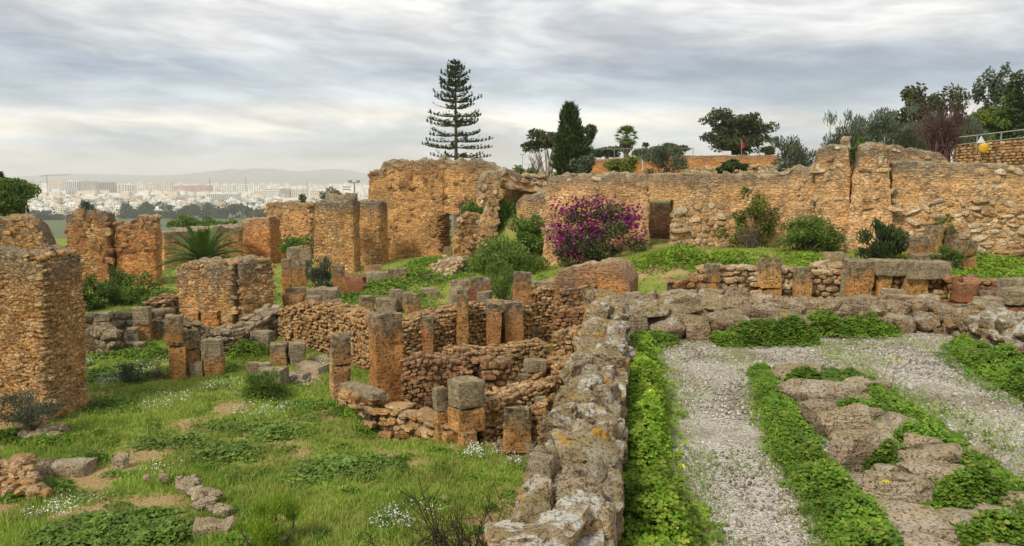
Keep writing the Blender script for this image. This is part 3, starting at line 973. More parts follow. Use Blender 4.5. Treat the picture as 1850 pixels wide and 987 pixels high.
# pair of piers at the left, further back
sB = Shape([(118, 392), (140, 383), (170, 380), (194, 385)], [(124, 512), (200, 512)], 31.0, 31.2, 0.9, batter=0.1)
rB = mass('ruined_pier', 'square rubble pier with a dark stony crown, its neighbour plastered orange below', 'ruined pier', [(sB, 'rubble_far_red', dict(res=0.11, amp=0.1, rag=0.1, seed=27, name='rubble_mass'))], at(170, 512, 31.5))
it = course_items(sB, 0.28, 0.2, 'front', v0=0.42, v1=1.0, depth=0.25, proud=0.03, seed=28, jit=0.9, tilt=0.3, rnd=0.35, skip=0.15)
place_stones(rB, it, 'stone_rubble_dark', lod=2, seed=11)
sC = Shape([(208, 402), (232, 401), (250, 394), (279, 393)], [(208, 525), (286, 528)], 31.4, 31.6, 1.0, batter=0.15)
rC = mass('ruined_pier', 'rubble pier with orange plaster on its lower half, beside the feather-leaved palm', 'ruined pier', [(sC, 'plaster_orange', dict(res=0.11, amp=0.12, rag=0.12, seed=29, name='rubble_mass'))], at(256, 526, 32))
it = course_items(sC, 0.26, 0.18, 'front', v0=0.62, v1=1.0, depth=0.25, proud=0.03, seed=30, jit=0.9, tilt=0.3, rnd=0.3, skip=0.2)
place_stones(rC, it, 'stone_rubble_dark', lod=2, seed=12)

mass('ruined_wall', 'low rubble wall running behind the feather-leaved palm', 'ruined wall', [(Shape([(296, 420), (350, 414), (440, 407)], [(296, 490), (440, 480)], 36, 38.5, 1.2), 'rubble_far', dict(res=0.14, rag=0.12, seed=31))], at(370, 480, 38))
mass('ruined_wall', 'short plastered wall stub in front of the taller corner wall near the city view', 'ruined wall', [(Shape([(435, 397), (486, 394)], [(437, 468), (490, 468)], 40, 39.5, 1.0), 'plaster_orange', dict(res=0.1, amp=0.08, amp2=0.04, rag=0.14, seed=32))], at(462, 468, 40))
rE = mass('ruined_wall', 'rubble corner wall with level top, between the plastered stub and the square pier', 'ruined wall', [(Shape([(479, 367), (520, 364), (560, 369)], [(488, 470), (562, 470)], 42.5, 41.5, 0.8), 'rubble_far', dict(res=0.13, rag=0.08, seed=33))], at(525, 470, 42))
it = course_items(Shape([(479, 367), (520, 364), (560, 369)], [(488, 470), (562, 470)], 42.5, 41.5, 0.8), 0.3, 0.2, 'front', v0=0.5, depth=0.25, proud=0.05, seed=34, jit=0.8, tilt=0.3, rnd=0.3, skip=0.25)
place_stones(rE, it, 'stone_rubble', lod=2, seed=13)

# square pier with the block cap, and its slim neighbour
sD = Shape([(569, 366), (600, 363), (638, 364)], [(566, 492), (642, 494)], 35.0, 34.8, 1.0, batter=0.12)
sD2 = Shape([(636, 362), (648, 364)], [(642, 492), (654, 490)], 35.1, 35.8, 0.5, batter=0.1)
rD = mass('ruined_pier', 'square orange rubble pier wearing a cap of weathered grey blocks and weeds', 'ruined pier', [(sD, 'rubble_pier', dict(res=0.1, amp=0.08, amp2=0.04, rag=0.14, seed=35, name='rubble_mass')), (sD2, 'rubble_pier', dict(res=0.1, seed=36, name='rubble_mass'))], at(610, 492, 35.6))
for k, (a, b, c_, d_) in enumerate([(590, 612, 350, 367), (610, 628, 352, 366), (626, 645, 349, 368)]):
    q, q2 = at((a + b) / 2, d_, 35.6), at((a + b) / 2, c_, 35.6)
    block(rD, q, 0.1, (b - a) / FPX * 36, 0.8, q2[2] - q[2], 'ashlar_grey', 'cap_block', seed=60 + k, res=0.12, wear=0.07)
mass('ruined_pier', 'slim rubble pier with a dark rounded top, standing close beside the capped square pier', 'ruined pier', [(Shape([(636, 364), (668, 361), (684, 364)], [(640, 480), (688, 480)], 38.0, 37.6, 1.0), 'rubble_pier', dict(res=0.1, seed=37, wear=0.12, name='rubble_mass'))], at(672, 480, 38))

# the tall wall with the small doorway
sF1 = Shape([(667, 309), (688, 305), (692, 295), (745, 290), (801, 288)], [(662, 476), (740, 476), (801, 470)], 40.5, 40.0, 1.3, batter=0.1)
sF2 = Shape([(799, 288), (835, 287), (866, 291), (890, 299), (906, 306)], [(799, 386), (906, 392)], 40.0, 39.6, 1.3, dip=0.0)
sF3 = Shape([(838, 384), (906, 390)], [(838, 470), (906, 470)], 39.85, 39.6, 1.25)
rF = mass('ruined_wall', 'highest rubble wall, standing before the tiered conifer, with a small doorway', 'ruined wall',
          [(sF1, 'rubble_far', dict(res=0.11, amp=0.12, amp2=0.05, rag=0.2, seed=41)), (sF2, 'rubble_far', dict(res=0.11, amp=0.12, amp2=0.05, rag=0.2, seed=42)), (sF3, 'rubble_far', dict(res=0.14, seed=43))], at(760, 472, 41))
it = course_items(sF1, 0.42, 0.24, 'front', v0=0.74, v1=0.99, depth=0.3, proud=0.04, seed=44, jit=0.6, tilt=0.15, rnd=0.3, skip=0.35)
it += course_items(sF2, 0.42, 0.24, 'front', v0=0.5, v1=0.99, depth=0.3, proud=0.04, seed=45, jit=0.6, tilt=0.15, rnd=0.3, skip=0.4)
it += course_items(sF1, 0.26, 0.15, 'front', v0=0.2, v1=0.75, depth=0.2, proud=0.02, seed=46, jit=0.9, tilt=0.25, rnd=0.3, skip=0.82)
place_stones(rF, it, 'stone_rubble_dark', lod=2, seed=14)
jamb = []
sJ = Shape([(799, 386), (812, 386)], [(800, 449), (815, 449)], 39.75, 40.2, 1.2, dip=0.1)
jb = core(rF, sJ, 'brick_jamb', res=0.12, amp=0.02, seed=47, name='door_jamb')
jamb = course_items(sJ, 0.42, 0.105, 'front', depth=0.3, proud=0.03, seed=48, jit=0.0, tilt=0.0, var=0.1, hvar=0.05)
place_stones(jb, jamb, 'stone_rubble_dark', lod=2, seed=15, name='brick', loc=rF.location)
loose('door_step', 'pale stone step under the small doorway of the tall wall', 800, 826, 447, 456, 38.6, 0.05, 0.5, 'ashlar', 'stone step', seed=49)

# broken vault end between the tall wall and the long wall
sG = Shape([(869, 330), (878, 312), (905, 306)], [(865, 446), (896, 446)], 35.6, 35.8, 1.0, batter=0.1)
sG2 = Shape([(903, 306), (925, 310), (950, 318), (992, 317)], [(905, 336), (940, 346), (992, 352)], 36.4, 37.0, 1.6, dip=0.0)
sG3 = Shape([(932, 366), (945, 353), (990, 346)], [(928, 420), (992, 440)], 36.2, 36.0, 1.0)
rG = mass('ruined_vault', 'broken vault end of pale rubble with an overhang above green shrubs', 'ruined vault', [(sG, 'rubble_pale', dict(res=0.1, amp=0.12, rag=0.12, seed=51, name='pier')), (sG2, 'rubble_pale', dict(res=0.1, amp=0.14, rag=0.15, seed=52, name='overhang')), (sG3, 'rubble_pale', dict(res=0.1, amp=0.14, rag=0.12, wear=0.15, seed=53, name='pier')), (Shape([(872, 316), (940, 322), (1002, 322)], [(872, 450), (1002, 450)], 38.6, 38.2, 0.6), 'rubble_pale', dict(res=0.14, amp=0.1, seed=59, name='inner_wall'))], at(930, 440, 36))
it = course_items(sG, 0.3, 0.22, 'front', v0=0.15, depth=0.3, proud=0.07, seed=54, jit=0.9, tilt=0.4, rnd=0.35, skip=0.2)
it += course_items(sG2, 0.42, 0.2, 'front', v0=0.1, depth=0.3, proud=0.08, seed=55, jit=0.9, tilt=0.3, rnd=0.35, skip=0.2)
place_stones(rG, it, 'stone_pale', lod=2, seed=16)
sG4 = Shape([(828, 398), (845, 386), (864, 387)], [(820, 488), (862, 484)], 33.0, 33.2, 1.1, batter=0.1)
rG4 = mass('ruined_pier', 'slender rubble pier topped with bright green weeds, in front of the small doorway', 'ruined pier', [(sG4, 'rubble_near', dict(res=0.1, amp=0.1, rag=0.1, seed=56, name='rubble_mass'))], at(842, 485, 33.4))
it = course_items(sG4, 0.24, 0.17, 'front', v0=0.1, depth=0.25, proud=0.07, seed=57, jit=0.6, tilt=0.25, rnd=0.3, skip=0.1)
place_stones(rG4, it, 'stone_rubble', lod=2, seed=17)
sG5 = Shape([(800, 508), (818, 490), (842, 466)], [(797, 520), (845, 500)], 29.0, 31.5, 1.0)
rG5 = mass('rubble_heap', 'sloping heap of pale rubble below the slender weedy pier', 'rubble heap', [(sG5, 'rubble_pale', dict(res=0.1, amp=0.12, rag=0.1, wear=0.15, seed=58, name='rubble_mass'))], at(820, 515, 30))
it = course_items(sG5, 0.25, 0.16, 'front', depth=0.25, proud=0.08, seed=59, jit=0.9, tilt=0.4, rnd=0.3) + course_items(sG5, 0.25, 0.2, 'top', depth=0.2, proud=0.07, seed=60, jit=0.9, tilt=0.4, rnd=0.3)
place_stones(rG5, it, 'stone_pale', lod=2, seed=18)

# the long pale wall with the tall doorway
sH1 = Shape([(988, 326), (1006, 317), (1060, 315), (1120, 313), (1173, 315)], [(978, 500), (1060, 500), (1173, 490)], 32.0, 31.6, 1.3, batter=0.15)
sH2 = Shape([(1171, 315), (1219, 313)], [(1171, 360), (1219, 362)], 31.6, 31.5, 1.3, dip=0.0)
sH3 = Shape([(1217, 313), (1310, 314)], [(1215, 482), (1312, 470)], 31.5, 31.3, 1.3)
sH4 = Shape([(1308, 314), (1380, 313), (1420, 308), (1450, 303), (1478, 299)], [(1310, 472), (1480, 462)], 31.3, 30.6, 1.3, batter=0.1)
sH5 = Shape([(1160, 366), (1230, 366)], [(1160, 470), (1230, 470)], 34.6, 34.6, 0.8)
rH = mass('ruined_wall', 'long level-topped wall of pale ochre rubble with a tall doorway beside the purple bush', 'ruined wall',
          [(sH1, 'rubble_pale', dict(res=0.1, amp=0.14, amp2=0.05, rag=0.1, seed=61)), (sH2, 'rubble_pale', dict(res=0.1, amp=0.06, rag=0.03, seed=62, name='lintel')), (sH3, 'rubble_pale', dict(res=0.1, amp=0.06, rag=0.04, seed=63)),
           (sH4, 'rubble_pale', dict(res=0.1, amp=0.16, amp2=0.05, rag=0.14, seed=64)), (sH5, 'core_dark', dict(res=0.12, amp=0.12, seed=65, name='inner_wall'))], at(1230, 480, 32))
it = course_items(sH3, 0.34, 0.2, 'front', v0=0.10, v1=0.70, depth=0.3, proud=0.08, seed=66, jit=0.4, tilt=0.15, rnd=0.15, var=0.55)
it += course_items(sH3, 0.55, 0.26, 'front', u1=0.12, v0=0.10, v1=0.70, depth=0.4, proud=0.16, seed=67, jit=0.1, tilt=0.05)
it += course_items(sH4, 0.34, 0.18, 'front', v0=0.3, v1=0.97, depth=0.25, proud=0.03, seed=68, jit=0.9, tilt=0.3, rnd=0.3, skip=0.88)
it += course_items(sH1, 0.34, 0.18, 'front', v0=0.3, v1=0.97, depth=0.25, proud=0.03, seed=69, jit=0.9, tilt=0.3, rnd=0.3, skip=0.9)
place_stones(rH, it, 'stone_pale', lod=2, seed=19)

# split buttress and the high wall at the right
sI1 = Shape([(1469, 300), (1476, 268), (1500, 261), (1533, 263)], [(1476, 466), (1533, 462)], 30.3, 29.9, 1.6, batter=0.3)
sI2 = Shape([(1549, 285), (1560, 264), (1580, 261), (1602, 262)], [(1512, 468), (1612, 470)], 29.7, 29.2, 1.8, batter=0.6)
rI = mass('ruined_buttress', 'tall craggy buttress split by a dark cleft, rising above the rest of the wall', 'ruined buttress', [(sI1, 'rubble_pale', dict(res=0.09, amp=0.16, rag=0.08, seed=71, name='rubble_mass')), (sI2, 'rubble_pale', dict(res=0.09, amp=0.2, amp2=0.06, rag=0.1, seed=72, name='rubble_mass'))], at(1540, 465, 30))
it = course_items(sI1, 0.4, 0.2, 'front', v0=0.5, v1=1, depth=0.3, proud=0.03, seed=73, jit=0.5, tilt=0.15, rnd=0.3, skip=0.7)
it += course_items(sI2, 0.45, 0.2, 'front', v0=0.1, v1=1, depth=0.3, proud=0.03, seed=74, jit=0.5, tilt=0.25, rnd=0.35, skip=0.72)
place_stones(rI, it, 'stone_pale', lod=3, seed=20)
loose('boulder', 'pale rounded boulder balanced on top of the split buttress', 1518, 1538, 246, 264, 30.6, 0.3, 0.9, 'stone_pale', 'boulder', seed=75, wear=0.16, amp=0.08)
sK = Shape([(1612, 292), (1640, 291), (1720, 294), (1790, 296), (1880, 303)], [(1606, 472), (1880, 478)], 29.3, 27.6, 1.4, batter=0.15)
sK2 = Shape([(1606, 262), (1650, 267), (1672, 276), (1706, 281), (1722, 296)], [(1606, 310), (1722, 310)], 30.6, 30.4, 1.4, dip=0.0)
rK = mass('ruined_wall', 'high wall of big pale rubble with a bulging crust, reaching the picture edge', 'ruined wall', [(sK, 'rubble_pale', dict(res=0.09, amp=0.06, amp2=0.03, rag=0.07, seed=76)), (sK2, 'rubble_pale', dict(res=0.1, amp=0.12, rag=0.1, seed=77))], at(1740, 470, 29))
it = course_items(sK, 0.40, 0.19, 'front', v0=0.14, v1=0.66, depth=0.34, proud=0.075, seed=78, jit=0.8, tilt=0.25, rnd=0.3, var=0.6, skip=0.03)
it += course_items(sK, 0.5, 0.22, 'front', v0=0.62, v1=0.99, depth=0.32, proud=0.03, seed=79, jit=0.8, tilt=0.2, rnd=0.3, skip=0.8)
it += course_items(sK2, 0.4, 0.22, 'front', v0=0.1, v1=0.99, depth=0.32, proud=0.07, seed=80, jit=0.8, tilt=0.2, rnd=0.3, skip=0.35)
place_stones(rK, it, 'stone_pale', lod=3, seed=21)

# the two-part pier in the middle of the lawn
sL1 = Shape([(317, 486), (330, 477), (370, 474), (420, 474)], [(332, 604), (424, 610)], 21.6, 21.2, 0.9, batter=0.05)
sL2 = Shape([(431, 473), (470, 469), (494, 470)], [(439, 606), (500, 590)], 21.3, 21.9, 0.9, batter=0.05)
rL = mass('ruined_pier', 'squat double pier of orange rubble split by a dark upright gap, midway on the lawn', 'ruined pier', [(sL1, 'rubble_pier', dict(res=0.065, amp=0.07, amp2=0.035, rag=0.12, seed=81, name='rubble_mass')), (sL2, 'rubble_pier', dict(res=0.065, amp=0.07, amp2=0.035, rag=0.12, seed=82, name='rubble_mass'))], at(420, 605, 21.8))
it = course_items(sL1, 0.16, 0.1, 'front', v0=0.30, v1=0.98, depth=0.12, proud=0.012, seed=83, jit=0.8, tilt=0.2, rnd=0.3, skip=0.3)
it += course_items(sL2, 0.16, 0.1, 'front', v0=0.1, v1=0.98, depth=0.12, proud=0.012, seed=84, jit=0.8, tilt=0.2, rnd=0.3, skip=0.25)
it += course_items(sL1, 0.2, 0.16, 'top', depth=0.1, proud=0.03, seed=85, jit=0.8, rnd=0.3, skip=0.3) + course_items(sL2, 0.2, 0.16, 'top', depth=0.1, proud=0.03, seed=86, jit=0.8, rnd=0.3, skip=0.3)
place_stones(rL, it, 'stone_rubble', lod=3, seed=22)
for k, (a, b, c_, d_) in enumerate([(342, 364, 562, 588), (365, 398, 560, 606)]):
    q = at((a + b) / 2, (c_ + d_) / 2, 21.25)
    Vp, Qp, tz = block(None, (0, 0, 0), 0, (b - a) / FPX * 21.5, 0.12, (d_ - c_) / FPX * 21.5, 'plaster_orange', seed=90 + k, res=0.05, wear=0.1, amp=0.03)
    part('plaster_patch', Vp + q - np.array([0, 0.02, (d_ - c_) / FPX * 10.7]), Qp, MATS['plaster_orange'], rL, True, {'tz': tz + 3})


# ------------------------------------------------------------------ dry rubble walls of the houses
def rubble(name, label, shp, sw, sh, mat='stone_rubble', corem='core_dark', seed=0, faces=('front', 'top'), skip=0.03, u0=0.0, u1=1.0, v0=0.1, lod=2, n_obj=300, tilt=0.1, rnd=0.12, thing_root=None, proud=0.055):
    r = thing_root or thing(name, label, 'rubble wall', shp(np.array([[0.5, 0.5, 0.15]]))[0])
    core(r, shp, corem, res=0.12, amp=0.014, amp2=0.008, rag=0.04, seed=seed, wear=0.05)
    it = []
    for k, f in enumerate(faces):
        if f == 'top':
            it += course_items(shp, sw * 1.25, sw * 1.05, 'top', depth=sh, proud=0.05, seed=seed + 31, jit=0.5, tilt=tilt, rnd=rnd, skip=skip)
        else:
            it += course_items(shp, sw, sh, f, u0=u0 if f == 'front' else 0, u1=u1 if f == 'front' else 1, v0=v0, depth=sh * 1.3, proud=proud, seed=seed + 37 * (k + 1), jit=0.45, tilt=tilt, rnd=rnd, skip=skip)
    place_stones(r, it, mat, lod=lod, seed=seed, n_obj=n_obj)
    return r


sM2 = Shape([(505, 560), (545, 549), (590, 553), (668, 582)], [(508, 640), (560, 655), (668, 700)], 20.6, 17.4, 0.55)
rubble('rubble_wall', 'collapsing rubble wall of orange stones between the double pier and the tall pillar', sM2, 0.13, 0.08, seed=101, tilt=0.25, rnd=0.25)
sM1 = Shape([(428, 606), (470, 584), (508, 556)], [(430, 622), (470, 618), (508, 625)], 19.4, 20.9, 0.6)
rubble('rubble_wall', 'rubble wall with a sloping crest of flat slabs beside the double pier', sM1, 0.26, 0.10, seed=102, corem='core_grey', mat='stone_court')
sN = Shape([(722, 590), (790, 568), (846, 557), (920, 553), (962, 558)], [(722, 668), (800, 662), (880, 646), (966, 632)], 17.2, 19.3, 0.55)
rN = rubble('rubble_wall', 'long coursed rubble wall with orange and grey pilasters behind the sunken rooms', sN, 0.125, 0.07, seed=103, rnd=0.15)
for k, (a, b, yt, yb, Y, mt, ya) in enumerate([(759, 784, 572, 652, 17.5, 'ashlar_red', .1), (824, 848, 523, 654, 18.0, 'ashlar', .1), (877, 906, 549, 642, 18.3, 'ashlar_red', .15), (907, 946, 545, 640, 18.6, 'ashlar_red', .2)]):
    wd, dp = dims(a, b, Y, ya, 0.8)
    q, q2 = at((a + b) / 2, yb, Y), at((a + b) / 2, yt, Y)
    block(rN, (q[0], q[1] + dp * 0.3, q[2] - 0.2), ya, wd, dp, q2[2] - q[2] + 0.2, mt, 'pilaster', seed=110 + k, res=0.07)
sN2 = Shape([(957, 530), (978, 522), (1002, 523)], [(957, 625), (1002, 618)], 19.9, 20.2, 0.5)
rubble('rubble_wall', 'tall narrow panel of rubble beside the red-stained pillar', sN2, 0.13, 0.075, seed=104)
sN3 = Shape([(1000, 562), (1060, 560)], [(1000, 625), (1060, 625)], 18.6, 18.2, 0.5)
rubble('rubble_wall', 'dark low wall behind the far end of the retaining wall, grass along its top', sN3, 0.16, 0.09, 'stone_rubble_dark', seed=105)
sN4 = Shape([(1010, 526), (1070, 520)], [(1010, 562), (1070, 562)], 21.0, 20.6, 0.5)
rubble('rubble_wall', 'dark brown wall under the orange plaster slab, bare twigs before it', sN4, 0.18, 0.10, 'stone_rubble_dark', seed=106)
pillar('stone_pillar', 'tall red-stained pillar of two blocks rising above the coursed rubble wall', 926, 960, 492, 622, 19.2, 0.25, 0.8, (0.55, 0.45), 'ashlar_red', seed=3)
pillar('stone_pillar', 'weathered brown pillar half hidden by the far end of the retaining wall', 1054, 1092, 527, 622, 17.2, 0.3, 0.8, (1.0,), 'ashlar_red', seed=4)
loose('stone_block', 'reddish squared block at the foot of the pilasters', 941, 973, 594, 628, 17.6, 0.2, 0.8, 'ashlar_red', seed=5)

sO1 = Shape([(728, 656), (760, 648), (800, 650), (846, 652)], [(728, 732), (800, 728), (846, 720)], 14.6, 14.9, 0.45)
rubble('rubble_wall', 'dark red rubble wall just behind the tallest orange pillar', sO1, 0.12, 0.07, 'stone_rubble_dark', seed=107, rnd=0.2, tilt=0.15)
sO2 = Shape([(822, 638), (850, 634), (900, 636), (988, 622)], [(822, 690), (900, 690), (988, 662)], 15.4, 16.6, 0.5)
rubble('rubble_wall', 'cross wall of neat small stones dividing the sunken rooms', sO2, 0.115, 0.066, seed=108, rnd=0.15)
sO3 = Shape([(876, 656), (926, 652)], [(876, 710), (926, 706)], 14.9, 15.2, 0.4)
rubble('rubble_wall', 'short red-tinged wall end in the middle of the sunken rooms', sO3, 0.2, 0.12, 'stone_rubble_dark', seed=109)
sO4 = Shape([(984, 652), (1030, 656)], [(984, 700), (1030, 715)], 14.3, 13.4, 0.4)
rubble('rubble_wall', 'low wall with flat coping beside the dark lintel', sO4, 0.15, 0.085, seed=110)
sO5 = Shape([(998, 612), (1020, 601), (1052, 604)], [(1000, 648), (1052, 650)], 15.8, 15.6, 0.5)
rubble('rubble_wall', 'small rounded stub of stacked stones close to the retaining wall', sO5, 0.13, 0.07, seed=111)
dr = thing('stone_doorway', 'little doorway of dark posts carrying a thick lintel block in the sunken rooms', 'doorway', at(960, 718, 13.9))
for nm, a, b, yt, yb, Y, mt in [('post', 935, 957, 676, 722, 13.8, 'ashlar_red'), ('post', 962, 986, 677, 720, 14.0, 'plaster_red'), ('lintel', 946, 987, 651, 676, 13.9, 'ashlar_grey')]:
    wd, dp = dims(a, b, Y, 0.2, 0.7)
    q, q2 = at((a + b) / 2, yb, Y), at((a + b) / 2, yt, Y)
    block(dr, (q[0], q[1] + dp * .4, q[2] - (0.15 if nm == 'post' else 0)), 0.2, wd, dp, q2[2] - q[2] + (0.15 if nm == 'post' else 0), mt, nm, seed=int(a), res=0.05)
sS = Shape([(872, 732), (920, 716), (960, 706), (1004, 688)], [(872, 776), (920, 770), (1004, 745)], 12.6, 13.6, 0.4)
rubble('rubble_wall', 'low wall of small stones with pale coping between the block stack and the retaining wall', sS, 0.105, 0.065, 'stone_rubble', seed=112, lod=3)

# front line of the house: pillars, sill, kerbs, stacked blocks
pillar('stone_pillar', 'shorter two-block pillar with a grey head beside the tallest orange pillar', 593, 636, 604, 722, 14.5, 0.45, 0.75, (0.52, 0.48), 'ashlar', seed=11, jit=0.015)
pillar('stone_pillar', 'tallest orange pillar with a grey mossy head standing on the lawn edge', 664, 731, 568, 755, 13.7, 0.5, 0.8, (1.0,), 'ashlar', seed=12, amp=0.03)
mass('stone_sill', 'long pale sill slab laid between the two orange pillars', 'stone slab', [(Shape([(612, 691), (640, 700), (672, 712)], [(612, 702), (640, 711), (672, 725)], 14.45, 13.45, 0.3, dip=0.0), 'ashlar_grey', dict(res=0.06, amp=0.01, amp2=0.006, wear=0.02, rag=0.0, seed=13, name='slab'))], at(640, 712, 14.0))
sT = Shape([(616, 710), (668, 722)], [(616, 738), (668, 752)], 14.2, 13.7, 0.3)
rubble('rubble_wall', 'knee-high rough footing under the pale sill slab', sT, 0.3, 0.16, 'stone_rubble', seed=113, lod=3)
sT2 = Shape([(688, 741), (735, 747), (792, 770)], [(688, 762), (735, 768), (792, 792)], 13.5, 12.6, 0.3)
rubble('stone_kerb', 'low rough kerb running from the tallest pillar to the block stack', sT2, 0.30, 0.12, 'stone_rubble', 'core_dark', seed=114, lod=3)
st = thing('block_stack', 'stack of squared orange blocks with grey tops at the lawn edge', 'block stack', at(835, 800, 12.4))
for k, (a, b, yt, yb, Y, mt) in enumerate([(779, 809, 703, 745, 12.55, 'ashlar_grey'), (781, 811, 745, 788, 12.55, 'ashlar'), (806, 877, 691, 740, 12.3, 'ashlar_grey'), (806, 877, 741, 783, 12.3, 'ashlar'), (797, 828, 782, 806, 12.35, 'ashlar'), (826, 862, 783, 812, 12.15, 'ashlar')]):
    wd, dp = dims(a, b, Y, 0.55, 0.85)
    q, q2 = at((a + b) / 2, yb, Y), at((a + b) / 2, yt, Y)
    low = k >= 4 or k == 1
    block(st, (q[0], q[1] + dp * .5, q[2] - (0.2 if low else -0.006)), 0.55, wd, dp, q2[2] - q[2] + (0.2 if low else -0.006), mt, 'block', tz0=0.0 if k in (0, 2) else 1.2, seed=130 + k, res=0.045, wear=0.022, amp=0.012)
loose('stone_slab', 'thin pale threshold slab beside the block stack', 850, 912, 777, 798, 11.9, -0.3, 0.55, 'ashlar_grey', 'stone slab', seed=21, wear=0.02)
loose('stone_slab', 'rough upright slab leaning against the low coped wall', 908, 962, 737, 806, 11.75, 0.15, 0.35, 'ashlar', 'stone slab', seed=22, cut=-0.05, wear=0.06, amp=0.035)
loose('stone_kerb', 'brown kerb stone in front of the upright slab', 893, 945, 798, 822, 11.4, -0.25, 0.4, 'ashlar_red', 'kerb stone', seed=23)
loose('stone_kerb', 'small pale kerb stone ending at the retaining wall', 935, 972, 801, 826, 11.2, -0.3, 0.6, 'ashlar_grey', 'kerb stone', seed=24)
loose('stone_post', 'short grey post stub on the low coped wall', 965, 991, 719, 765, 12.4, 0.3, 0.8, 'ashlar_grey', 'stone post', seed=25)
sT3 = Shape([(957, 742), (986, 732)], [(957, 792), (990, 800)], 12.0, 11.9, 0.35)
rubble('rubble_wall', 'tiny rubble infill beside the upright slab', sT3, 0.12, 0.08, seed=115, lod=3)

# trio of standing stones on the lawn
pillar('stone_pillar', 'tallest of three standing stones on the lawn, two blocks high', 299, 333, 571, 686, 16.9, 0.3, 0.8, (0.52, 0.48), 'ashlar', seed=31, lean=(0.02, 0))
pillar('stone_pillar', 'middle of three standing stones on the lawn, narrow and orange', 324, 362, 598, 682, 16.6, 0.4, 0.8, (0.6, 0.4), 'ashlar', seed=32)
pillar('stone_pillar', 'stone with a wide grey capping block, last of three standing on the lawn', 363, 402, 616, 680, 16.4, 0.2, 0.8, (0.52, 0.48), 'ashlar', seed=33, mats={1: 'ashlar_grey'})
loose('stone_block', 'small grey block low between two standing stones on the lawn', 342, 366, 654, 682, 16.7, 0.2, 0.8, seed=34)
sU = Shape([(330, 582), (356, 590), (380, 602), (432, 596)], [(330, 632), (380, 640), (432, 632)], 18.4, 18.8, 0.5)
rubble('rubble_wall', 'thin-coursed low wall behind the three standing stones', sU, 0.18, 0.08, 'stone_court', 'core_grey', seed=116)

# blocks and stubs at the left, along the terrace below the bushes
pillar('stone_pillar', 'orange block pillar with a square hole under a grey cap, beside the tall near pier', 166, 199, 566, 628, 19.0, 0.45, 0.8, (0.38, 0.36, 0.26), 'ashlar', seed=41, mats={2: 'ashlar_grey'})
sV = Shape([(150, 592), (168, 592), (196, 600)], [(150, 652), (170, 656), (196, 652)], 19.0, 18.6, 0.5)
rV = thing('stone_wall', 'wall of large squared blocks below the pillar with the square hole', 'stone wall', at(172, 652, 19))
core(rV, sV, 'core_dark', seed=42)
place_stones(rV, course_items(sV, 0.42, 0.26, 'front', v0=0.2, depth=0.3, proud=0.05, seed=43, jit=0, tilt=0.02, var=0.2, hvar=0.1), 'ashlar', lod=4, seed=44)
sV2 = Shape([(146, 572), (200, 568), (300, 560)], [(146, 606), (300, 592)], 20.6, 22.6, 0.4)
rV2 = thing('terrace_wall', 'low grey block wall stepping up to the leafy bushes', 'terrace wall', at(230, 600, 21.5))
core(rV2, sV2, 'core_grey', seed=45)
place_stones(rV2, course_items(sV2, 0.6, 0.22, 'front', v0=0.35, depth=0.3, proud=0.05, seed=46, jit=0, tilt=0.02, var=0.3, hvar=0.1), 'ashlar_grey', lod=4, seed=47)
pillar('stone_pillar', 'stubby grey pillar with a thick round-shouldered head on orange blocks', 240, 272, 556, 618, 20.4, 0.2, 0.85, (0.3, 0.25, 0.55), 'ashlar', seed=48, mats={2: 'ashlar_grey'})
loose('stone_block', 'small squared block next to the holed pillar', 205, 229, 602, 626, 19.6, 0.2, 0.8, 'ashlar_grey', seed=49)
loose('stone_block', 'grey block leaning toward the stubby grey pillar', 224, 250, 594, 622, 20.0, 0.3, 0.7, 'ashlar_grey', seed=50)
loose('stone_block', 'long dark-jointed block between the stubby pillar and the three standing stones', 272, 302, 580, 614, 20.2, -0.1, 0.5, 'ashlar', seed=51)
loose('stone_slab', 'low orange footing slab under the stubby grey pillar', 196, 262, 620, 638, 19.4, -0.25, 0.4, 'ashlar', 'stone slab', seed=52)
sW = Shape([(296, 548), (326, 534)], [(296, 562), (328, 556)], 23.5, 24.5, 0.6)
rubble('rubble_wall', 'scrap of thin brick-like courses by the edge of the double pier', sW, 0.2, 0.07, 'stone_rubble_dark', seed=117)

# paving blocks on the lawn
for k, (lab, a, b, yt, yb, Y, ya, asp, mt) in enumerate([
        ('squat squared block, one of two standing side by side behind the paving', 486, 518, 622, 660, 17.6, 0.1, 0.9, 'ashlar'),
        ('grey cube of stone, the paler of two side by side behind the paving', 516, 553, 621, 662, 17.3, 0.35, 0.9, 'ashlar_grey'),
        ('long grey block half sunk in clover below the sloping rubble wall', 449, 496, 599, 628, 19.0, -0.35, 0.5, 'ashlar_grey'),
        ('flat-topped grey block lying on the lawn near the shorter pillar', 464, 517, 668, 698, 15.9, -0.2, 0.7, 'ashlar_grey'),
        ('rough brown stone lump behind the flat-topped block on the lawn', 442, 490, 656, 678, 16.6, -0.2, 0.5, 'stone_court')]):
    loose('stone_block', lab, a, b, yt, yb, Y, ya, asp, mt, seed=140 + k)
for k, (lab, a, b, yt, yb, Y, ya) in enumerate([
        ('thin square paving slab farthest up the lawn by the shorter pillar', 557, 592, 646, 656, 17.0, 0.3),
        ('long worn paving slab pointing at the shorter pillar', 530, 592, 660, 676, 16.2, -0.35),
        ('cracked paving slab beside the flat-topped block', 510, 560, 676, 690, 15.6, -0.35)]):
    loose('paving_slab', lab, a, b, yt, yb, Y, ya, 0.7, 'stone_row', 'paving slab', seed=150 + k, wear=0.03)

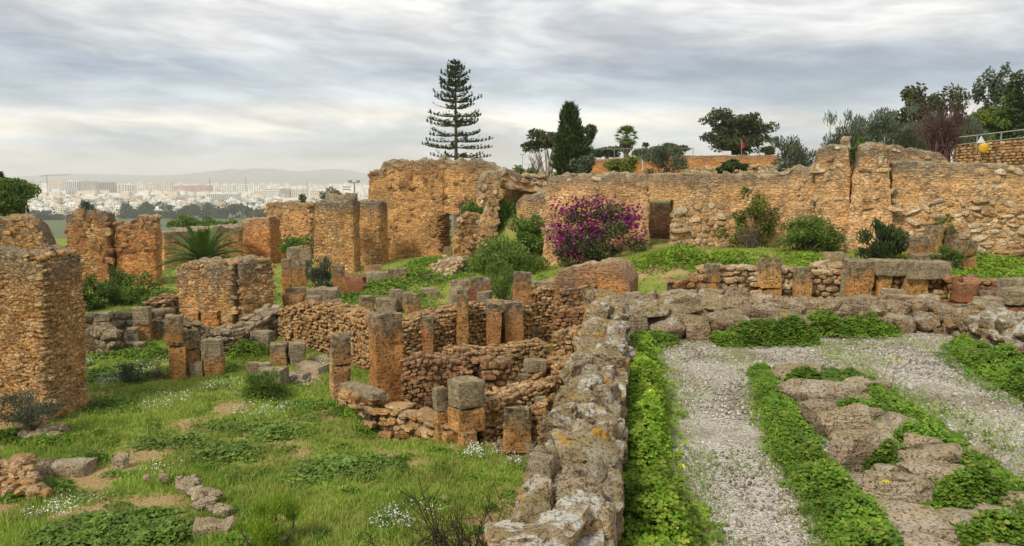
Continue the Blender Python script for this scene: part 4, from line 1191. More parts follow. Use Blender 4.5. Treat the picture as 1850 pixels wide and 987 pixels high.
# stubs scattered over the middle ground
for k, (lab, a, b, yt, yb, Y, mt, ya) in enumerate([
        ('dark two-toned stub nearest the collapsing rubble wall', 646, 678, 535, 568, 22.5, 'ashlar', .4),
        ('squat stub with yellow moss on its flat top', 677, 717, 541, 570, 22.0, 'ashlar_grey', .1),
        ('mossy dark stub standing just behind the yellow-topped one', 700, 730, 524, 562, 23.5, 'ashlar_grey', .3),
        ('orange-sided stub to the right of the yellow-topped one', 725, 762, 531, 566, 22.6, 'ashlar', .5),
        ('flat grey slab lying beyond the orange-sided stub', 757, 790, 521, 536, 24.5, 'ashlar_grey', .2),
        ('small flat block on the crest of the collapsing wall', 588, 617, 542, 560, 21.2, 'ashlar_grey', .1),
        ('small pale block at the far corner of the collapsing wall', 549, 581, 536, 556, 22.0, 'ashlar_grey', .1),
        ('big grey stub topping the orange pilaster', 810, 841, 520, 556, 18.9, 'ashlar_grey', .3),
        ('yellowed slab resting behind the big grey stub', 812, 848, 507, 522, 21.5, 'ashlar', .2),
        ('grey stub with square corners behind the twin pilasters', 861, 890, 528, 556, 20.2, 'ashlar_grey', .2),
        ('red-brown slab lying below the green bushes', 846, 888, 503, 522, 22.4, 'ashlar_red', .2),
        ('long weathered coping stone along the coursed wall', 876, 930, 546, 560, 19.4, 'ashlar_grey', .15),
        ('brown slab fragment behind the tall red-stained pillar', 962, 1000, 510, 524, 21.5, 'ashlar_grey', .1)]):
    loose('stone_block', lab, a, b, yt, yb, Y, ya, 0.8, mt, seed=160 + k, wear=0.05)
for k, (lab, a, b, yt, yb, Y) in enumerate([('upright fragment of red wall plaster behind the big grey stub', 838, 872, 519, 558, 20.8), ('jagged red plaster slab leaning beside the pale broken post', 622, 662, 496, 532, 26.6)]):
    loose('plaster_slab', lab, a, b, yt, yb, Y, 0.1, 0.25, 'plaster_red', 'plaster slab', seed=180 + k, cut=0.25, wear=0.1, amp=0.05)
pillar('stone_post', 'pale broken post with a red foot below the capped square pier', 600, 624, 480, 530, 26.8, 0.2, 0.8, (1,), 'ashlar_red', seed=57)
for k, (lab, a, b, yt, yb, Y, mt) in enumerate([
        ('long grey slab at the foot of the slim rubble pier', 655, 706, 492, 511, 29.5, 'ashlar_grey'), ('brown block behind the long grey slab', 700, 733, 486, 508, 30.0, 'ashlar'),
        ('dark flat stone against the base of the capped square pier', 655, 690, 480, 494, 31.5, 'stone_rubble_dark'),
        ('grey squared block by the wall near the dark shrub', 516, 543, 447, 472, 32.0, 'ashlar_grey'), ('rounded pale stone next to the squared block near the dark shrub', 541, 562, 449, 474, 31.8, 'stone_court'),
        ('orange block leaning by the corner of the double pier', 508, 526, 468, 502, 26.0, 'ashlar'), ('brown broken block behind the double pier', 526, 552, 472, 496, 27.0, 'ashlar'),
        ('flat layered stone to the right of the double pier', 512, 552, 520, 534, 22.8, 'stone_court'), ('dark low stone at the right foot of the double pier', 511, 548, 532, 552, 22.3, 'stone_rubble_dark'),
        ('long pale step stone on the grass below the dark shrub', 552, 610, 524, 538, 23.5, 'ashlar_grey')]):
    loose('stone_block', lab, a, b, yt, yb, Y, 0.1 * (k % 4), 0.6, mt, seed=190 + k, wear=0.06)

# orange plaster slabs behind the houses
sQ1 = Shape([(993, 520), (1012, 490), (1036, 479), (1081, 476)], [(990, 556), (1081, 556)], 22.8, 22.4, 0.5)
sQ2 = Shape([(1079, 475), (1104, 471), (1124, 480), (1138, 506)], [(1079, 556), (1140, 556)], 22.4, 22.0, 0.9)
mass('plaster_wall', 'rounded stump of orange plastered wall in front of the purple bush', 'plastered wall', [(sQ1, 'plaster_orange', dict(res=0.08, amp=0.05, wear=0.04, amp2=0.03, rag=0.1, seed=201, name='slab')), (sQ2, 'plaster_orange', dict(res=0.08, amp=0.06, wear=0.05, amp2=0.03, rag=0.1, seed=202, name='slab'))], at(1065, 556, 22.5))

# house wall beyond the court
sR1 = Shape([(1222, 508), (1272, 503)], [(1222, 548), (1272, 548)], 18.2, 18.4, 0.5)
sR2 = Shape([(1270, 488), (1300, 484), (1345, 483), (1374, 486), (1440, 487), (1534, 494)], [(1270, 545), (1534, 548)], 18.6, 18.8, 0.55)
rR = rubble('house_wall', 'house wall of rounded stones set between grey-topped orthostats beyond the court', sR2, 0.25, 0.14, 'stone_pale', seed=118, lod=3)
for k, (a, b, segs, yt, yb, mt) in enumerate([(1271, 1299, (0.5, 0.5), 478, 545, 'ashlar'), (1371, 1412, (0.3, 0.7), 467, 545, 'ashlar'), (1435, 1466, (1,), 484, 545, 'ashlar'), (1520, 1539, (1,), 487, 548, 'ashlar_grey')]):
    pillar('orthostat', '', a, b, yt, yb, 18.45, 0.12, 0.8, segs, mt, seed=210 + k, root=rR)
rubble('rubble_wall', 'low dark stretch of rubble leading to the house wall with orthostats', sR1, 0.26, 0.12, 'stone_rubble_dark', seed=119)
rubble('rubble_wall', 'tumbled rubble behind the join of the two house walls', Shape([(1488, 482), (1510, 477), (1536, 478)], [(1488, 500), (1536, 500)], 20.0, 20.0, 0.6), 0.3, 0.14, 'stone_pale', seed=122, tilt=0.3)
sR3 = Shape([(1536, 486), (1716, 486)], [(1536, 548), (1716, 545)], 18.5, 18.2, 0.6)
rR3 = rubble('house_wall', 'house wall with a long grey lintel of two blocks over orange panels', sR3, 0.24, 0.13, 'stone_rubble', seed=121)
for k, (nm, a, b, yt, yb, Y, mt) in enumerate([('panel', 1535, 1578, 472, 545, 18.2, 'ashlar'), ('lintel', 1583, 1642, 471, 501, 18.1, 'ashlar_grey'), ('lintel', 1641, 1717, 474, 505, 18.05, 'ashlar_grey'), ('panel', 1586, 1609, 500, 545, 18.2, 'ashlar'), ('panel', 1633, 1677, 504, 545, 18.15, 'ashlar')]):
    wd, dp = dims(a, b, Y, 0.0, 0.5)
    dp = 0.55
    q, q2 = at((a + b) / 2, yb, Y), at((a + b) / 2, yt, Y)
    block(rR3, (q[0], q[1] + dp * .5, q[2]), 0.0, wd, dp, q2[2] - q[2], mt, nm, seed=220 + k, res=0.07, tz0=0 if nm == 'lintel' or k == 0 else 2.0)
sR4 = Shape([(1716, 504), (1760, 506), (1822, 514)], [(1716, 545), (1822, 550)], 17.8, 17.2, 0.5)
rR4 = rubble('house_wall', 'low broken wall with dark red blocks on the far right beyond the court', sR4, 0.3, 0.13, 'stone_rubble_dark', seed=123)
block(rR4, at(1742, 545, 17.4), 0.0, 0.42, 0.35, 0.42, 'plaster_red', 'block', seed=231)
block(rR4, at(1796, 552, 17.0), 0.0, 0.5, 0.4, 0.3, 'ashlar_red', 'block', seed=232)
pillar('stone_pier', 'blocky pier with a dark red lower stone at the right picture edge', 1815, 1868, 522, 590, 14.5, 0.1, 0.8, (0.55, 0.45), 'ashlar_grey', 'stone pier', seed=58, mats={0: 'plaster_red'})
loose('stone_slab', 'grey coping slab on the low broken wall at the right edge', 1820, 1875, 505, 523, 16.6, 0.0, 0.7, 'ashlar_grey', 'stone slab', seed=233)
loose('stone_slab', 'long rough slab lying beside the blocky pier', 1764, 1818, 537, 562, 13.8, -0.1, 0.5, 'stone_court', 'stone slab', seed=234)
loose('stone_block', 'lichen-yellow block on the ground under the orange panels', 1600, 1638, 524, 540, 15.0, 0.1, 0.8, 'stone_lichen', seed=235)

# fallen blocks at the foot of the high wall
for k, (lab, a, b, yt, yb, Y, mt) in enumerate([
        ('wide block half buried at the foot of the high wall', 1636, 1690, 428, 468, 27.6, 'ashlar'), ('upright orange block leaning on the high wall', 1673, 1704, 409, 462, 27.9, 'ashlar'),
        ('long flat block in front of the upright orange block', 1652, 1718, 461, 482, 25.6, 'ashlar'),
        ('grey rounded block lying among the dark shrubs', 1494, 1530, 456, 477, 27.0, 'stone_court')]):
    loose('stone_block', lab, a, b, yt, yb, Y, 0.15, 0.7, mt, seed=240 + k, wear=0.07)
pillar('stone_pier', 'stump of two stacked blocks on the bright grass before the high wall', 1726, 1766, 436, 487, 25.2, 0.35, 0.8, (0.42, 0.58), 'ashlar', 'stone pier', seed=59, wear=0.08)


# ------------------------------------------------------------------ stone heaps on the lawn, near left
def heap(name, label, cat, spec, mat, seed, loc):
    r = thing(name, label, cat, loc)
    rg = np.random.default_rng(seed)
    it = []
    lowest = max(spec, key=lambda k: k[1])
    shift = ground_hit(lowest[0], lowest[1] + 0.3 * lowest[4], lowest[2], 2.0) - lowest[2]
    spec = [(a, b, c + shift, d, e) for a, b, c, d, e in spec]
    for px, py, Y, wpx, hpx in spec:
        q = at(px, py, Y)
        k = Y / FPX
        th = rg.uniform(-0.4, 0.4)
        A = np.array([[math.cos(th), -math.sin(th), 0], [math.sin(th), math.cos(th), 0], [0, 0, 1]])
        tl = rg.normal(0, 0.18)
        A = A @ np.array([[math.cos(tl), 0, -math.sin(tl)], [0, 1, 0], [math.sin(tl), 0, math.cos(tl)]])
        it.append((q, A, (wpx * k * 0.54, wpx * k * 0.45, hpx * k * 0.56)))
    place_stones(r, it, mat, lod=6, seed=seed)
    return r


rg = np.random.default_rng(77)
sp_ = []
for i in range(52):
    h_ = rg.random()
    px = -25 + 108 * rg.random() * (1 - 0.25 * h_) + 6 * h_
    py = 900 - 68 * h_
    sp_.append((px, py, 10.3 + 0.5 * h_ + 0.25 * rg.random(), rg.uniform(14, 34), rg.uniform(9, 20)))
hp = heap('stone_heap', 'tumbled heap of brown field stones at the near left picture edge', 'stone heap', sp_ + [(40, 828, 10.9, 44, 12)], 'stone_rubble', 78, at(30, 900, 10.5))
core(hp, Shape([(-40, 872), (10, 856), (50, 860), (78, 890)], [(-45, 905), (88, 905)], 10.6, 10.5, 0.7), 'core_dark', res=0.08, amp=0.06, seed=79, name='earth_core')
sp_ = [(55, 770, 12.2, 44, 22), (85, 780, 12.0, 40, 22), (105, 778, 12.1, 28, 20), (68, 788, 11.9, 36, 18), (98, 790, 11.8, 30, 16), (112, 792, 11.8, 20, 12), (50, 788, 12.0, 30, 22)]
heap('stone_heap', 'small mossy group of stones in weeds below the tall near pier', 'stone heap', sp_, 'stone_court', 80, at(80, 795, 12.0))
sp_ = [(330 + 78 * f + 10 * rg.normal(), 872 + 56 * f + 5 * rg.normal(), 10.6 - 0.75 * f, rg.uniform(14, 30), rg.uniform(9, 16)) for f in np.linspace(0, 1, 30)] + [(296, 862, 10.9, 18, 13), (266, 863, 10.9, 12, 12), (345, 875, 10.5, 34, 20)]
heap('wall_footing', 'diagonal line of small embedded stones crossing the worn lawn', 'stone row', sp_, 'stone_row', 81, at(360, 905, 10.2))
for k, (lab, a, b, yt, yb, Y, ya) in enumerate([
        ('flat grey slab beside the clover patch, near the field-stone heap', 90, 158, 840, 860, 10.8, -0.1), ('brown flat rock at the end of the clover patch', 198, 230, 826, 848, 11.2, 0.2),
        ('flat grey rock in the grass at the bottom of the picture', 340, 420, 950, 972, 9.0, 0.1), ('small half-sunk stone by the feathery fennel', 486, 520, 976, 990, 8.5, 0.1),
        ('small white stone lying in the grass near the field-stone heap', 28, 46, 921, 933, 9.7, 0.4)]):
    loose('flat_rock', lab, a, b, yt, yb, Y, ya, 0.7, 'stone_pale' if k == 4 else 'stone_row', 'rock', seed=250 + k, wear=0.05, amp=0.03)
# ------------------------------------------------------------------ vegetation
mat_leaf('leaf_clover', [(0.065, 0.14, 0.010), (0.115, 0.225, 0.016), (0.175, 0.30, 0.028), (0.085, 0.175, 0.012), (0.30, 0.33, 0.05)], 0.3)
mat_leaf('leaf_clover_bright', [(0.11, 0.21, 0.012), (0.19, 0.33, 0.02), (0.27, 0.41, 0.035), (0.14, 0.26, 0.015), (0.40, 0.42, 0.06)], 0.35)
mat_leaf('leaf_weed', [(0.09, 0.155, 0.022), (0.14, 0.23, 0.03), (0.20, 0.29, 0.055), (0.12, 0.20, 0.02)], 0.3, big=3.0)
mat_leaf('grass_blade', [(0.15, 0.29, 0.02), (0.23, 0.39, 0.04), (0.33, 0.43, 0.07), (0.42, 0.40, 0.13), (0.17, 0.33, 0.025)], 0.35, big=0.8, dry=0.35)
mat_leaf('leaf_bush', [(0.07, 0.125, 0.018), (0.11, 0.18, 0.028), (0.16, 0.235, 0.04), (0.085, 0.145, 0.02)], 0.25)
mat_leaf('leaf_bush_light', [(0.09, 0.16, 0.025), (0.15, 0.24, 0.04), (0.20, 0.28, 0.055)], 0.3)
mat_leaf('leaf_dark', [(0.028, 0.052, 0.015), (0.048, 0.08, 0.022), (0.075, 0.105, 0.03)], 0.2)
mat_leaf('leaf_conifer', [(0.035, 0.06, 0.024), (0.06, 0.095, 0.032), (0.095, 0.12, 0.045)], 0.15)
mat_leaf('leaf_olive', [(0.085, 0.11, 0.06), (0.13, 0.155, 0.095), (0.07, 0.095, 0.045), (0.16, 0.18, 0.12)], 0.2)
mat_leaf('leaf_gum', [(0.05, 0.065, 0.024), (0.085, 0.10, 0.038), (0.12, 0.125, 0.055), (0.07, 0.06, 0.03)], 0.25)
mat_leaf('leaf_yellow', [(0.16, 0.19, 0.03), (0.25, 0.26, 0.045), (0.10, 0.15, 0.03)], 0.3)
mat_leaf('leaf_palm', [(0.06, 0.115, 0.025), (0.10, 0.175, 0.03), (0.15, 0.22, 0.045)], 0.2, rough=0.4, spec=0.4)
mat_leaf('leaf_bougain', [(0.045, 0.07, 0.018), (0.075, 0.105, 0.028), (0.11, 0.13, 0.04), (0.07, 0.05, 0.03)], 0.25)
mat_leaf('petal_magenta', [(0.22, 0.012, 0.115), (0.34, 0.025, 0.18), (0.28, 0.03, 0.18), (0.15, 0.01, 0.075)], 0.3)
mat_leaf('petal_white', [(0.70, 0.70, 0.62), (0.80, 0.80, 0.74)], 0.2)
mat_leaf('petal_yellow', [(0.80, 0.62, 0.02), (0.72, 0.66, 0.06)], 0.3)
mat_leaf('twig_grey', [(0.16, 0.115, 0.085), (0.22, 0.17, 0.13), (0.12, 0.08, 0.06)], 0.0, rough=0.9)
mat_leaf('twig_purple', [(0.10, 0.05, 0.045), (0.15, 0.08, 0.075), (0.08, 0.045, 0.04)], 0.0, rough=0.9)
mat_plain('bark', (0.14, 0.10, 0.07), 0.95, 0.4, 8.0, 0.02)
mat_plain('bark_pale', (0.36, 0.31, 0.26), 0.9, 0.35, 6.0, 0.02)
mat_plain('twig_dark', (0.055, 0.035, 0.025), 0.9, 0.4, 20.0)
mat_plain('filler_green', (0.05, 0.075, 0.015), 0.95, 0.5, 9.0, 0.03)  # dark leaf green for the filler mounds inside the clover


def unit(v):
    return v / (np.linalg.norm(v, axis=-1, keepdims=True) + 1e-9)


def leaf_quads(mb, c, size, rg, asp=0.5, axis=None, spread=1.0, flat=0.0, fold=0.12):
    """leaf-shaped faces at points c; axis steers the leaf's long direction, flat keeps faces level"""
    n = len(c)
    if n == 0:
        return
    d = unit(rg.normal(0, 1, (n, 3)))
    if axis is not None:
        d = unit(np.asarray(axis) + spread * d)
    r = unit(rg.normal(0, 1, (n, 3)))
    if flat:
        d[:, 2] *= 1 - flat
        d = unit(d)
        r = unit(np.cross(d, np.array([0, 0, 1.0])) + (1 - flat) * r)
    s = unit(np.cross(d, r))
    if flat:
        s = unit(r - d * (r * d).sum(1, keepdims=True))
    nm = np.cross(d, s)
    L = (np.broadcast_to(size, (n,)) * rg.uniform(0.65, 1.3, n))[:, None]
    W = L * asp
    V = np.stack([c - d * L * 0.5, c + s * W * 0.5 + nm * L * fold, c + d * L * 0.5, c - s * W * 0.5 + nm * L * fold], 1).reshape(-1, 3)
    mb.add(V, np.arange(n * 4).reshape(n, 4))


def blob(n, c, rad, rg, shell=0.45):
    d = unit(rg.normal(0, 1, (n, 3)))
    r = rg.random(n) ** shell
    return np.array(c) + d * r[:, None] * np.array(rad)


def crown_points(n, c, rad, k, rg, cr=0.34, low=-0.35):
    """points gathered in clumps spread through an ellipsoid, leaving gaps between clumps"""
    cen = []
    while len(cen) < k:
        d = unit(rg.normal(0, 1, (1, 3)))[0]
        if d[2] < low:
            continue
        cen.append(d * rg.uniform(0.30, 0.98))
    cen = np.array(cen)
    sz = cr * rg.uniform(0.45, 1.35, k)
    w_ = sz ** 2
    pick = rg.choice(k, n, p=w_ / w_.sum())
    q = unit(rg.normal(0, 1, (n, 3))) * (rg.random(n) ** 0.5)[:, None] * sz[pick][:, None]
    q[:, 2] *= 0.8
    p = cen[pick] + q
    lo, hi = np.percentile(p, 0.7, axis=0), np.percentile(p, 99.3, axis=0)
    f = lambda a: (a - (lo + hi) / 2) / ((hi - lo) / 2)      # fill the whole crown envelope
    return np.array(c) + f(p) * np.array(rad), np.array(c) + f(cen) * np.array(rad)


def limbs(mb, base, tips, r0, rg, bend=0.15, n=5):
    for tpt in tips:
        s_ = np.linspace(0, 1, 6)[:, None]
        mid = base + (tpt - base) * s_ + np.sin(s_ * math.pi) * rg.normal(0, bend, 3) * np.linalg.norm(tpt - base)
        mb.tube(mid, r0 * (1 - 0.85 * s_[:, 0]), n)


def tree(name, label, px, py_top, py_bot, wpx, Y, leaf, bark='bark', n=4000, k=22, size=0.35, seed=0, base_z=None, trunk=0.35, cr=0.34, dep=0.9, cat='tree', group=None, asp=0.55, low=-0.97, lean=0.0, spread_trunk=1):
    """trunk, limbs and a crown of leaf clumps; py_top..py_bot is the crown"""
    rg = np.random.default_rng(seed)
    t_, b_ = at(px, py_top, Y), at(px, py_bot, Y)
    rz = (t_[2] - b_[2]) / 2
    rx = wpx / FPX * Y / 2
    c = np.array([t_[0], Y, b_[2] + rz])
    bz = float(H(c[0], Y)) - 0.3 if base_z is None else base_z
    bz = min(bz, b_[2] - 0.3)
    r = thing(name, label, cat, (c[0] + lean, Y, bz), group)
    pts, cen = crown_points(n, c, (rx, rx * dep, rz), k, rg, cr, low)
    mb = MB()
    leaf_quads(mb, pts, size, rg, asp)
    V, F = mb.get()
    part('crown', V, F, MATS[leaf], r, smooth=False)
    mb = MB()
    base = np.array([c[0] + lean, Y, bz])
    if spread_trunk > 1:
        limbs(mb, base, cen[rg.permutation(k)[:spread_trunk]], trunk, rg, 0.06)
    else:
        fork = np.array([c[0] + 0.1 * rx * rg.normal(), Y, b_[2] + 0.25 * rz])
        mb.tube(np.linspace(base, fork, 6) + rg.normal(0, 0.03 * rx, (6, 3)) * np.array([1, 1, 0]), np.linspace(trunk, trunk * 0.6, 6), 8)
        limbs(mb, fork, cen[rg.permutation(k)[:min(k, 14)]], trunk * 0.5, rg, 0.08)
    V, F = mb.get()
    part('trunk', V, F, MATS[bark], r)
    return r


def bush(name, label, px, py_top, py_bot, wpx, Y, leaf='leaf_bush', n=2500, k=22, size=0.1, seed=0, dep=0.8, asp=0.45, cr=0.42, stem='bark', axis=None, spread=1.0, cat='bush', group=None, low=-0.1, flowers=None):
    rg = np.random.default_rng(seed)
    t_, b_ = at(px, py_top, Y), at(px, py_bot, Y)
    hh, rx = t_[2] - b_[2], wpx / FPX * Y / 2
    r = thing(name, label, cat, b_, group)
    c = np.array([b_[0], Y + 0.2 * rx, b_[2] + hh * 0.45])
    pts, cen = crown_points(n, c, (rx, rx * dep, hh * 0.55), k, rg, cr * 0.9, -1.0)
    pts[:, 2] = np.maximum(pts[:, 2], b_[2] + 0.02)
    mb = MB()
    ax = None
    if axis == 'up':
        ax = unit(pts - np.array([c[0], c[1], b_[2] - 0.5 * hh]))
    leaf_quads(mb, pts, size, rg, asp, ax, spread)
    V, F = mb.get()
    part('foliage', V, F, MATS[leaf], r, smooth=False)
    if flowers:
        fl, nf, fs, lo = flowers
        mb = MB()
        kk = len(cen)
        hi = cen[cen[:, 2] > b_[2] + lo * hh]
        hi = hi[: max(4, int(len(hi) * 0.6))]
        src = hi[rg.integers(len(hi), size=nf)] + rg.normal(0, 1, (nf, 3)) * np.array([rx, rx * dep, hh * 0.5]) * 0.17
        d = unit(src - c)
        leaf_quads(mb, src + d * rx * 0.22, fs, rg, 0.8)
        V, F = mb.get()
        part('blossom', V, F, MATS[fl], r, smooth=False)
    mb = MB()
    limbs(mb, np.array([b_[0], Y + 0.1 * rx, b_[2] - 0.15]), cen[:9], 0.02 + 0.02 * rx, rg, 0.08, 4)
    V, F = mb.get()
    part('stem', V, F, MATS[stem], r)
    return r


def twig_bush(name, label, px, py_top, py_bot, wpx, Y, mat, n=26, sub=6, rad=0.012, seed=0, upright=0.8, dep=0.7, cat='shrub', droop=0.0):
    """leafless shrub of forking twigs"""
    rg = np.random.default_rng(seed)
    t_, b_ = at(px, py_top, Y), at(px, py_bot, Y)
    hh, rx = t_[2] - b_[2], wpx / FPX * Y / 2
    mb = MB()
    for i in range(n):
        a = rg.random() * 6.28
        q = rg.random() ** 0.5
        end = np.array([b_[0] + rx * q * math.cos(a), Y + rx * dep * q * math.sin(a), b_[2] + hh * (upright + (1 - upright) * rg.random()) * rg.uniform(0.55, 1.0)])
        b0 = np.array([b_[0] + 0.15 * rx * rg.normal(), Y + 0.1 * rx * rg.normal(), b_[2] - 0.1])
        s_ = np.linspace(0, 1, 7)[:, None]
        path = b0 + (end - b0) * s_ + rg.normal(0, 0.03 * hh, (7, 3)) * s_
        path[:, 2] += np.sin(s_[:, 0] * math.pi) * 0.15 * hh - droop * hh * s_[:, 0] ** 2
        mb.tube(path, rad * (1 - 0.8 * s_[:, 0]), 4)
        for j in range(sub):
            k = rg.integers(2, 6)
            d = unit(rg.normal(0, 1, 3) + np.array([0, 0, 0.5]) + 1.2 * unit(path[k + 1] - path[k]))
            L = hh * rg.uniform(0.12, 0.32)
            p2 = path[k] + d * L * np.linspace(0, 1, 4)[:, None] + rg.normal(0, 0.05 * L, (4, 3)) * np.linspace(0, 1, 4)[:, None]
            mb.tube(p2, rad * np.linspace(0.55, 0.15, 4), 3)
    V, F = mb.get()
    return solo(name, V, F, MATS[mat], label, cat)


_gy = np.linspace(6, 45, 1200)


def on_ground(px, py):
    d = ray(px, py)
    p = d[None] * (_gy / d[1])[:, None]
    below = np.nonzero(p[:, 2] <= H(p[:, 0], p[:, 1]))[0]
    return p[below[0]] if len(below) else atz(px, py, -4.25)


# ---- lawn: grass blades, thick where the turf is thick
rg = np.random.default_rng(1)


def scatter(n, x0, x1, y0, y1, rg):
    """points on the ground, thinning with distance"""
    y = 1 / (1 / y0 - rg.random(n) * (1 / y0 - 1 / y1))
    s_ = y / y1
    x = x0 * s_ + rg.random(n) * (x1 - x0) * s_
    return x, y


n = 110000
x, y = scatter(n, -30, 30, 8.0, 36.0, rg)
x = x * 0.92
cov = grass_cover(x, y)
inside = (x > (y - 1.0) * 0.162 - 0.4) & (y < 11.2)
room = (x > -2.6) & (x < 2) & (y > 13.3) & (y < 19) & (rg.random(n) < 0.75)
keep = (rg.random(n) < np.clip(cov * 1.25 - 0.12, 0.03, 1)) & ~inside & ~room
x, y, cov = x[keep], y[keep], cov[keep]
z = H(x, y)
n = len(x)
B = 5
P = np.stack([x, y, z], 1)[:, None] + np.concatenate([rg.normal(0, 0.045, (n, B, 2)), np.zeros((n, B, 1))], 2)
hgt = (0.03 + 0.085 * cov * rg.random(n) ** 1.5)[:, None] * rg.uniform(0.6, 1.3, (n, B))
P, hgt = P.reshape(-1, 3), hgt.reshape(-1)
a = rg.random(len(P)) * 6.28
sd = np.stack([np.cos(a), np.sin(a), 0 * a], 1)
wd = (0.005 + 0.00055 * P[:, 1])[:, None]
tip = P + np.stack([rg.normal(0, 0.35, len(P)), rg.normal(0, 0.35, len(P)), np.ones(len(P))], 1) * hgt[:, None]
V = np.stack([P - sd * wd - [0, 0, 0.01], P + sd * wd - [0, 0, 0.01], tip], 1).reshape(-1, 3)
o = link('grass', mesh_np('grass', V, np.arange(len(V)).reshape(-1, 3), MATS['grass_blade'], False))
tag(o, 'short patchy green grass covering the lawn and slopes', 'grass', kind='stuff')


# ---- broad-leaved weeds in low patches: (px, py centre, half-width px, half-depth m, height m, count, material, leaf size)
def patch(name, label, spec, leaf, size, seed, ground_z=None, flat=0.55, asp=0.8):
    rg = np.random.default_rng(seed)
    mb = MB()
    for px, py, hw, hd, hh, n in spec:
        q = on_ground(px, py) if ground_z is None else atz(px, py, ground_z)
        rx = hw / FPX * q[1]
        r_ = rg.random(n) ** 0.62
        a = rg.random(n) * 6.28
        rr = r_ * (1 + 0.55 * fbm(np.stack([np.cos(a) * 1.7 + px, np.sin(a) * 1.7, 0 * a], 1), 3, seed) + 0.12 * rg.normal(0, 1, n))
        x, y = q[0] + rx * rr * np.cos(a), q[1] + hd * rr * np.sin(a)
        z0 = H(x, y) if ground_z is None else ground_z
        lump = 0.5 + 0.5 * fbm(np.stack([x, y, 0 * x], 1) * 3.2, 2, seed)
        top = hh * (1 - r_ ** 2.5) * (0.35 + 0.9 * lump)
        z = z0 + top * (0.35 + 0.65 * rg.random(n) ** 0.5) + 0.01
        leaf_quads(mb, np.stack([x, y, z], 1), size, rg, asp, flat=flat)
    V, F = mb.get()
    o = link(name, mesh_np(name, V, F, MATS[leaf], False))
    return tag(o, label, 'weeds', kind='stuff')


patch('mallow_patch', 'dark broad-leaved weeds spreading over the middle of the lawn', [(400, 822, 85, .5, .15, 1000), (330, 800, 60, .4, .11, 450), (500, 788, 60, .4, .12, 500), (440, 775, 110, .5, .10, 700), (280, 805, 50, .3, .09, 260)], 'leaf_weed', 0.075, 301)
patch('mallow_patch', 'dense weeds on the lawn in front of the bare brambles', [(620, 850, 105, .5, .15, 1100), (560, 860, 60, .4, .12, 450), (680, 840, 50, .4, .13, 420)], 'leaf_weed', 0.07, 302)
patch('mallow_patch', 'large-leaved weeds along the bottom edge of the lawn', [(200, 968, 110, .4, .20, 1700), (290, 975, 80, .4, .22, 1200), (250, 950, 70, .35, .2, 1000), (110, 975, 60, .3, .14, 500), (150, 990, 120, .4, .16, 900)], 'leaf_weed', 0.085, 303)
patch('clover_patch', 'bright clover mats around the stones at the near left', [(155, 835, 45, .35, .14, 1600), (80, 800, 55, .3, .12, 1300), (90, 885, 40, .3, .14, 1200), (20, 790, 45, .5, .2, 1500), (20, 900, 40, .3, .12, 700), (60, 750, 70, .5, .16, 1600), (440, 985, 80, .3, .12, 1300)], 'leaf_clover', 0.05, 304)
patch('clover_patch', 'low clover growing round the pillars and kerbs of the house', [(640, 745, 50, .3, .12, 900), (560, 735, 60, .4, .1, 900), (730, 780, 60, .3, .1, 800), (450, 640, 40, .7, .35, 2200), (480, 715, 50, .5, .18, 1000), (200, 735, 60, .6, .16, 1200), (870, 770, 50, .5, .1, 500), (960, 790, 20, .4, .1, 400)], 'leaf_clover', 0.055, 305)
patch('clover_patch', 'green ground cover on the terrace below the leafy bushes', [(230, 578, 70, .8, .25, 2200), (280, 600, 60, .6, .15, 1000), (300, 575, 40, .8, .2, 1200), (240, 640, 80, .8, .2, 1500), (190, 680, 50, .6, .15, 900)], 'leaf_clover', 0.08, 306)
patch('clover_patch', 'bright green grass and weeds on the slope below the tall wall', [(780, 478, 50, 3.0, .25, 1500), (770, 500, 60, 2.0, .25, 1400), (560, 500, 40, 2.0, .3, 1000), (690, 520, 60, 2.0, .22, 1300), (600, 545, 60, 1.5, .2, 900)], 'leaf_clover', 0.12, 307)
patch('clover_patch', 'lush green grass in front of the long pale walls', [(1330, 478, 90, 2.0, .25, 2600), (1240, 470, 50, 1.5, .45, 1400), (1470, 478, 50, 2.0, .2, 1200), (1800, 486, 90, 3.0, .2, 3200), (1760, 500, 60, 2.0, .12, 1400), (1180, 480, 40, 1.0, .5, 900), (1640, 470, 50, 1.5, .2, 900)], 'leaf_clover_bright', 0.11, 308, None)


rgp = np.random.default_rng(88)
patch('weed_tufts', 'small scattered tufts of low weeds all over the lawn', [(rgp.uniform(20, 960), rgp.uniform(690, 985), rgp.uniform(8, 34), rgp.uniform(.08, .3), rgp.uniform(.04, .10), int(rgp.uniform(40, 190))) for _ in range(120)], 'leaf_clover', 0.045, 309)
patch('weed_tufts', 'tufts of weeds scattered among the ruins behind the sunken rooms', [(rgp.uniform(520, 1000), rgp.uniform(470, 560), rgp.uniform(8, 30), rgp.uniform(.2, .8), rgp.uniform(.08, .2), int(rgp.uniform(40, 160))) for _ in range(70)] + [(rgp.uniform(150, 420), rgp.uniform(560, 690), rgp.uniform(8, 30), rgp.uniform(.2, .6), rgp.uniform(.06, .16), int(rgp.uniform(40, 160))) for _ in range(50)], 'leaf_clover', 0.075, 310)


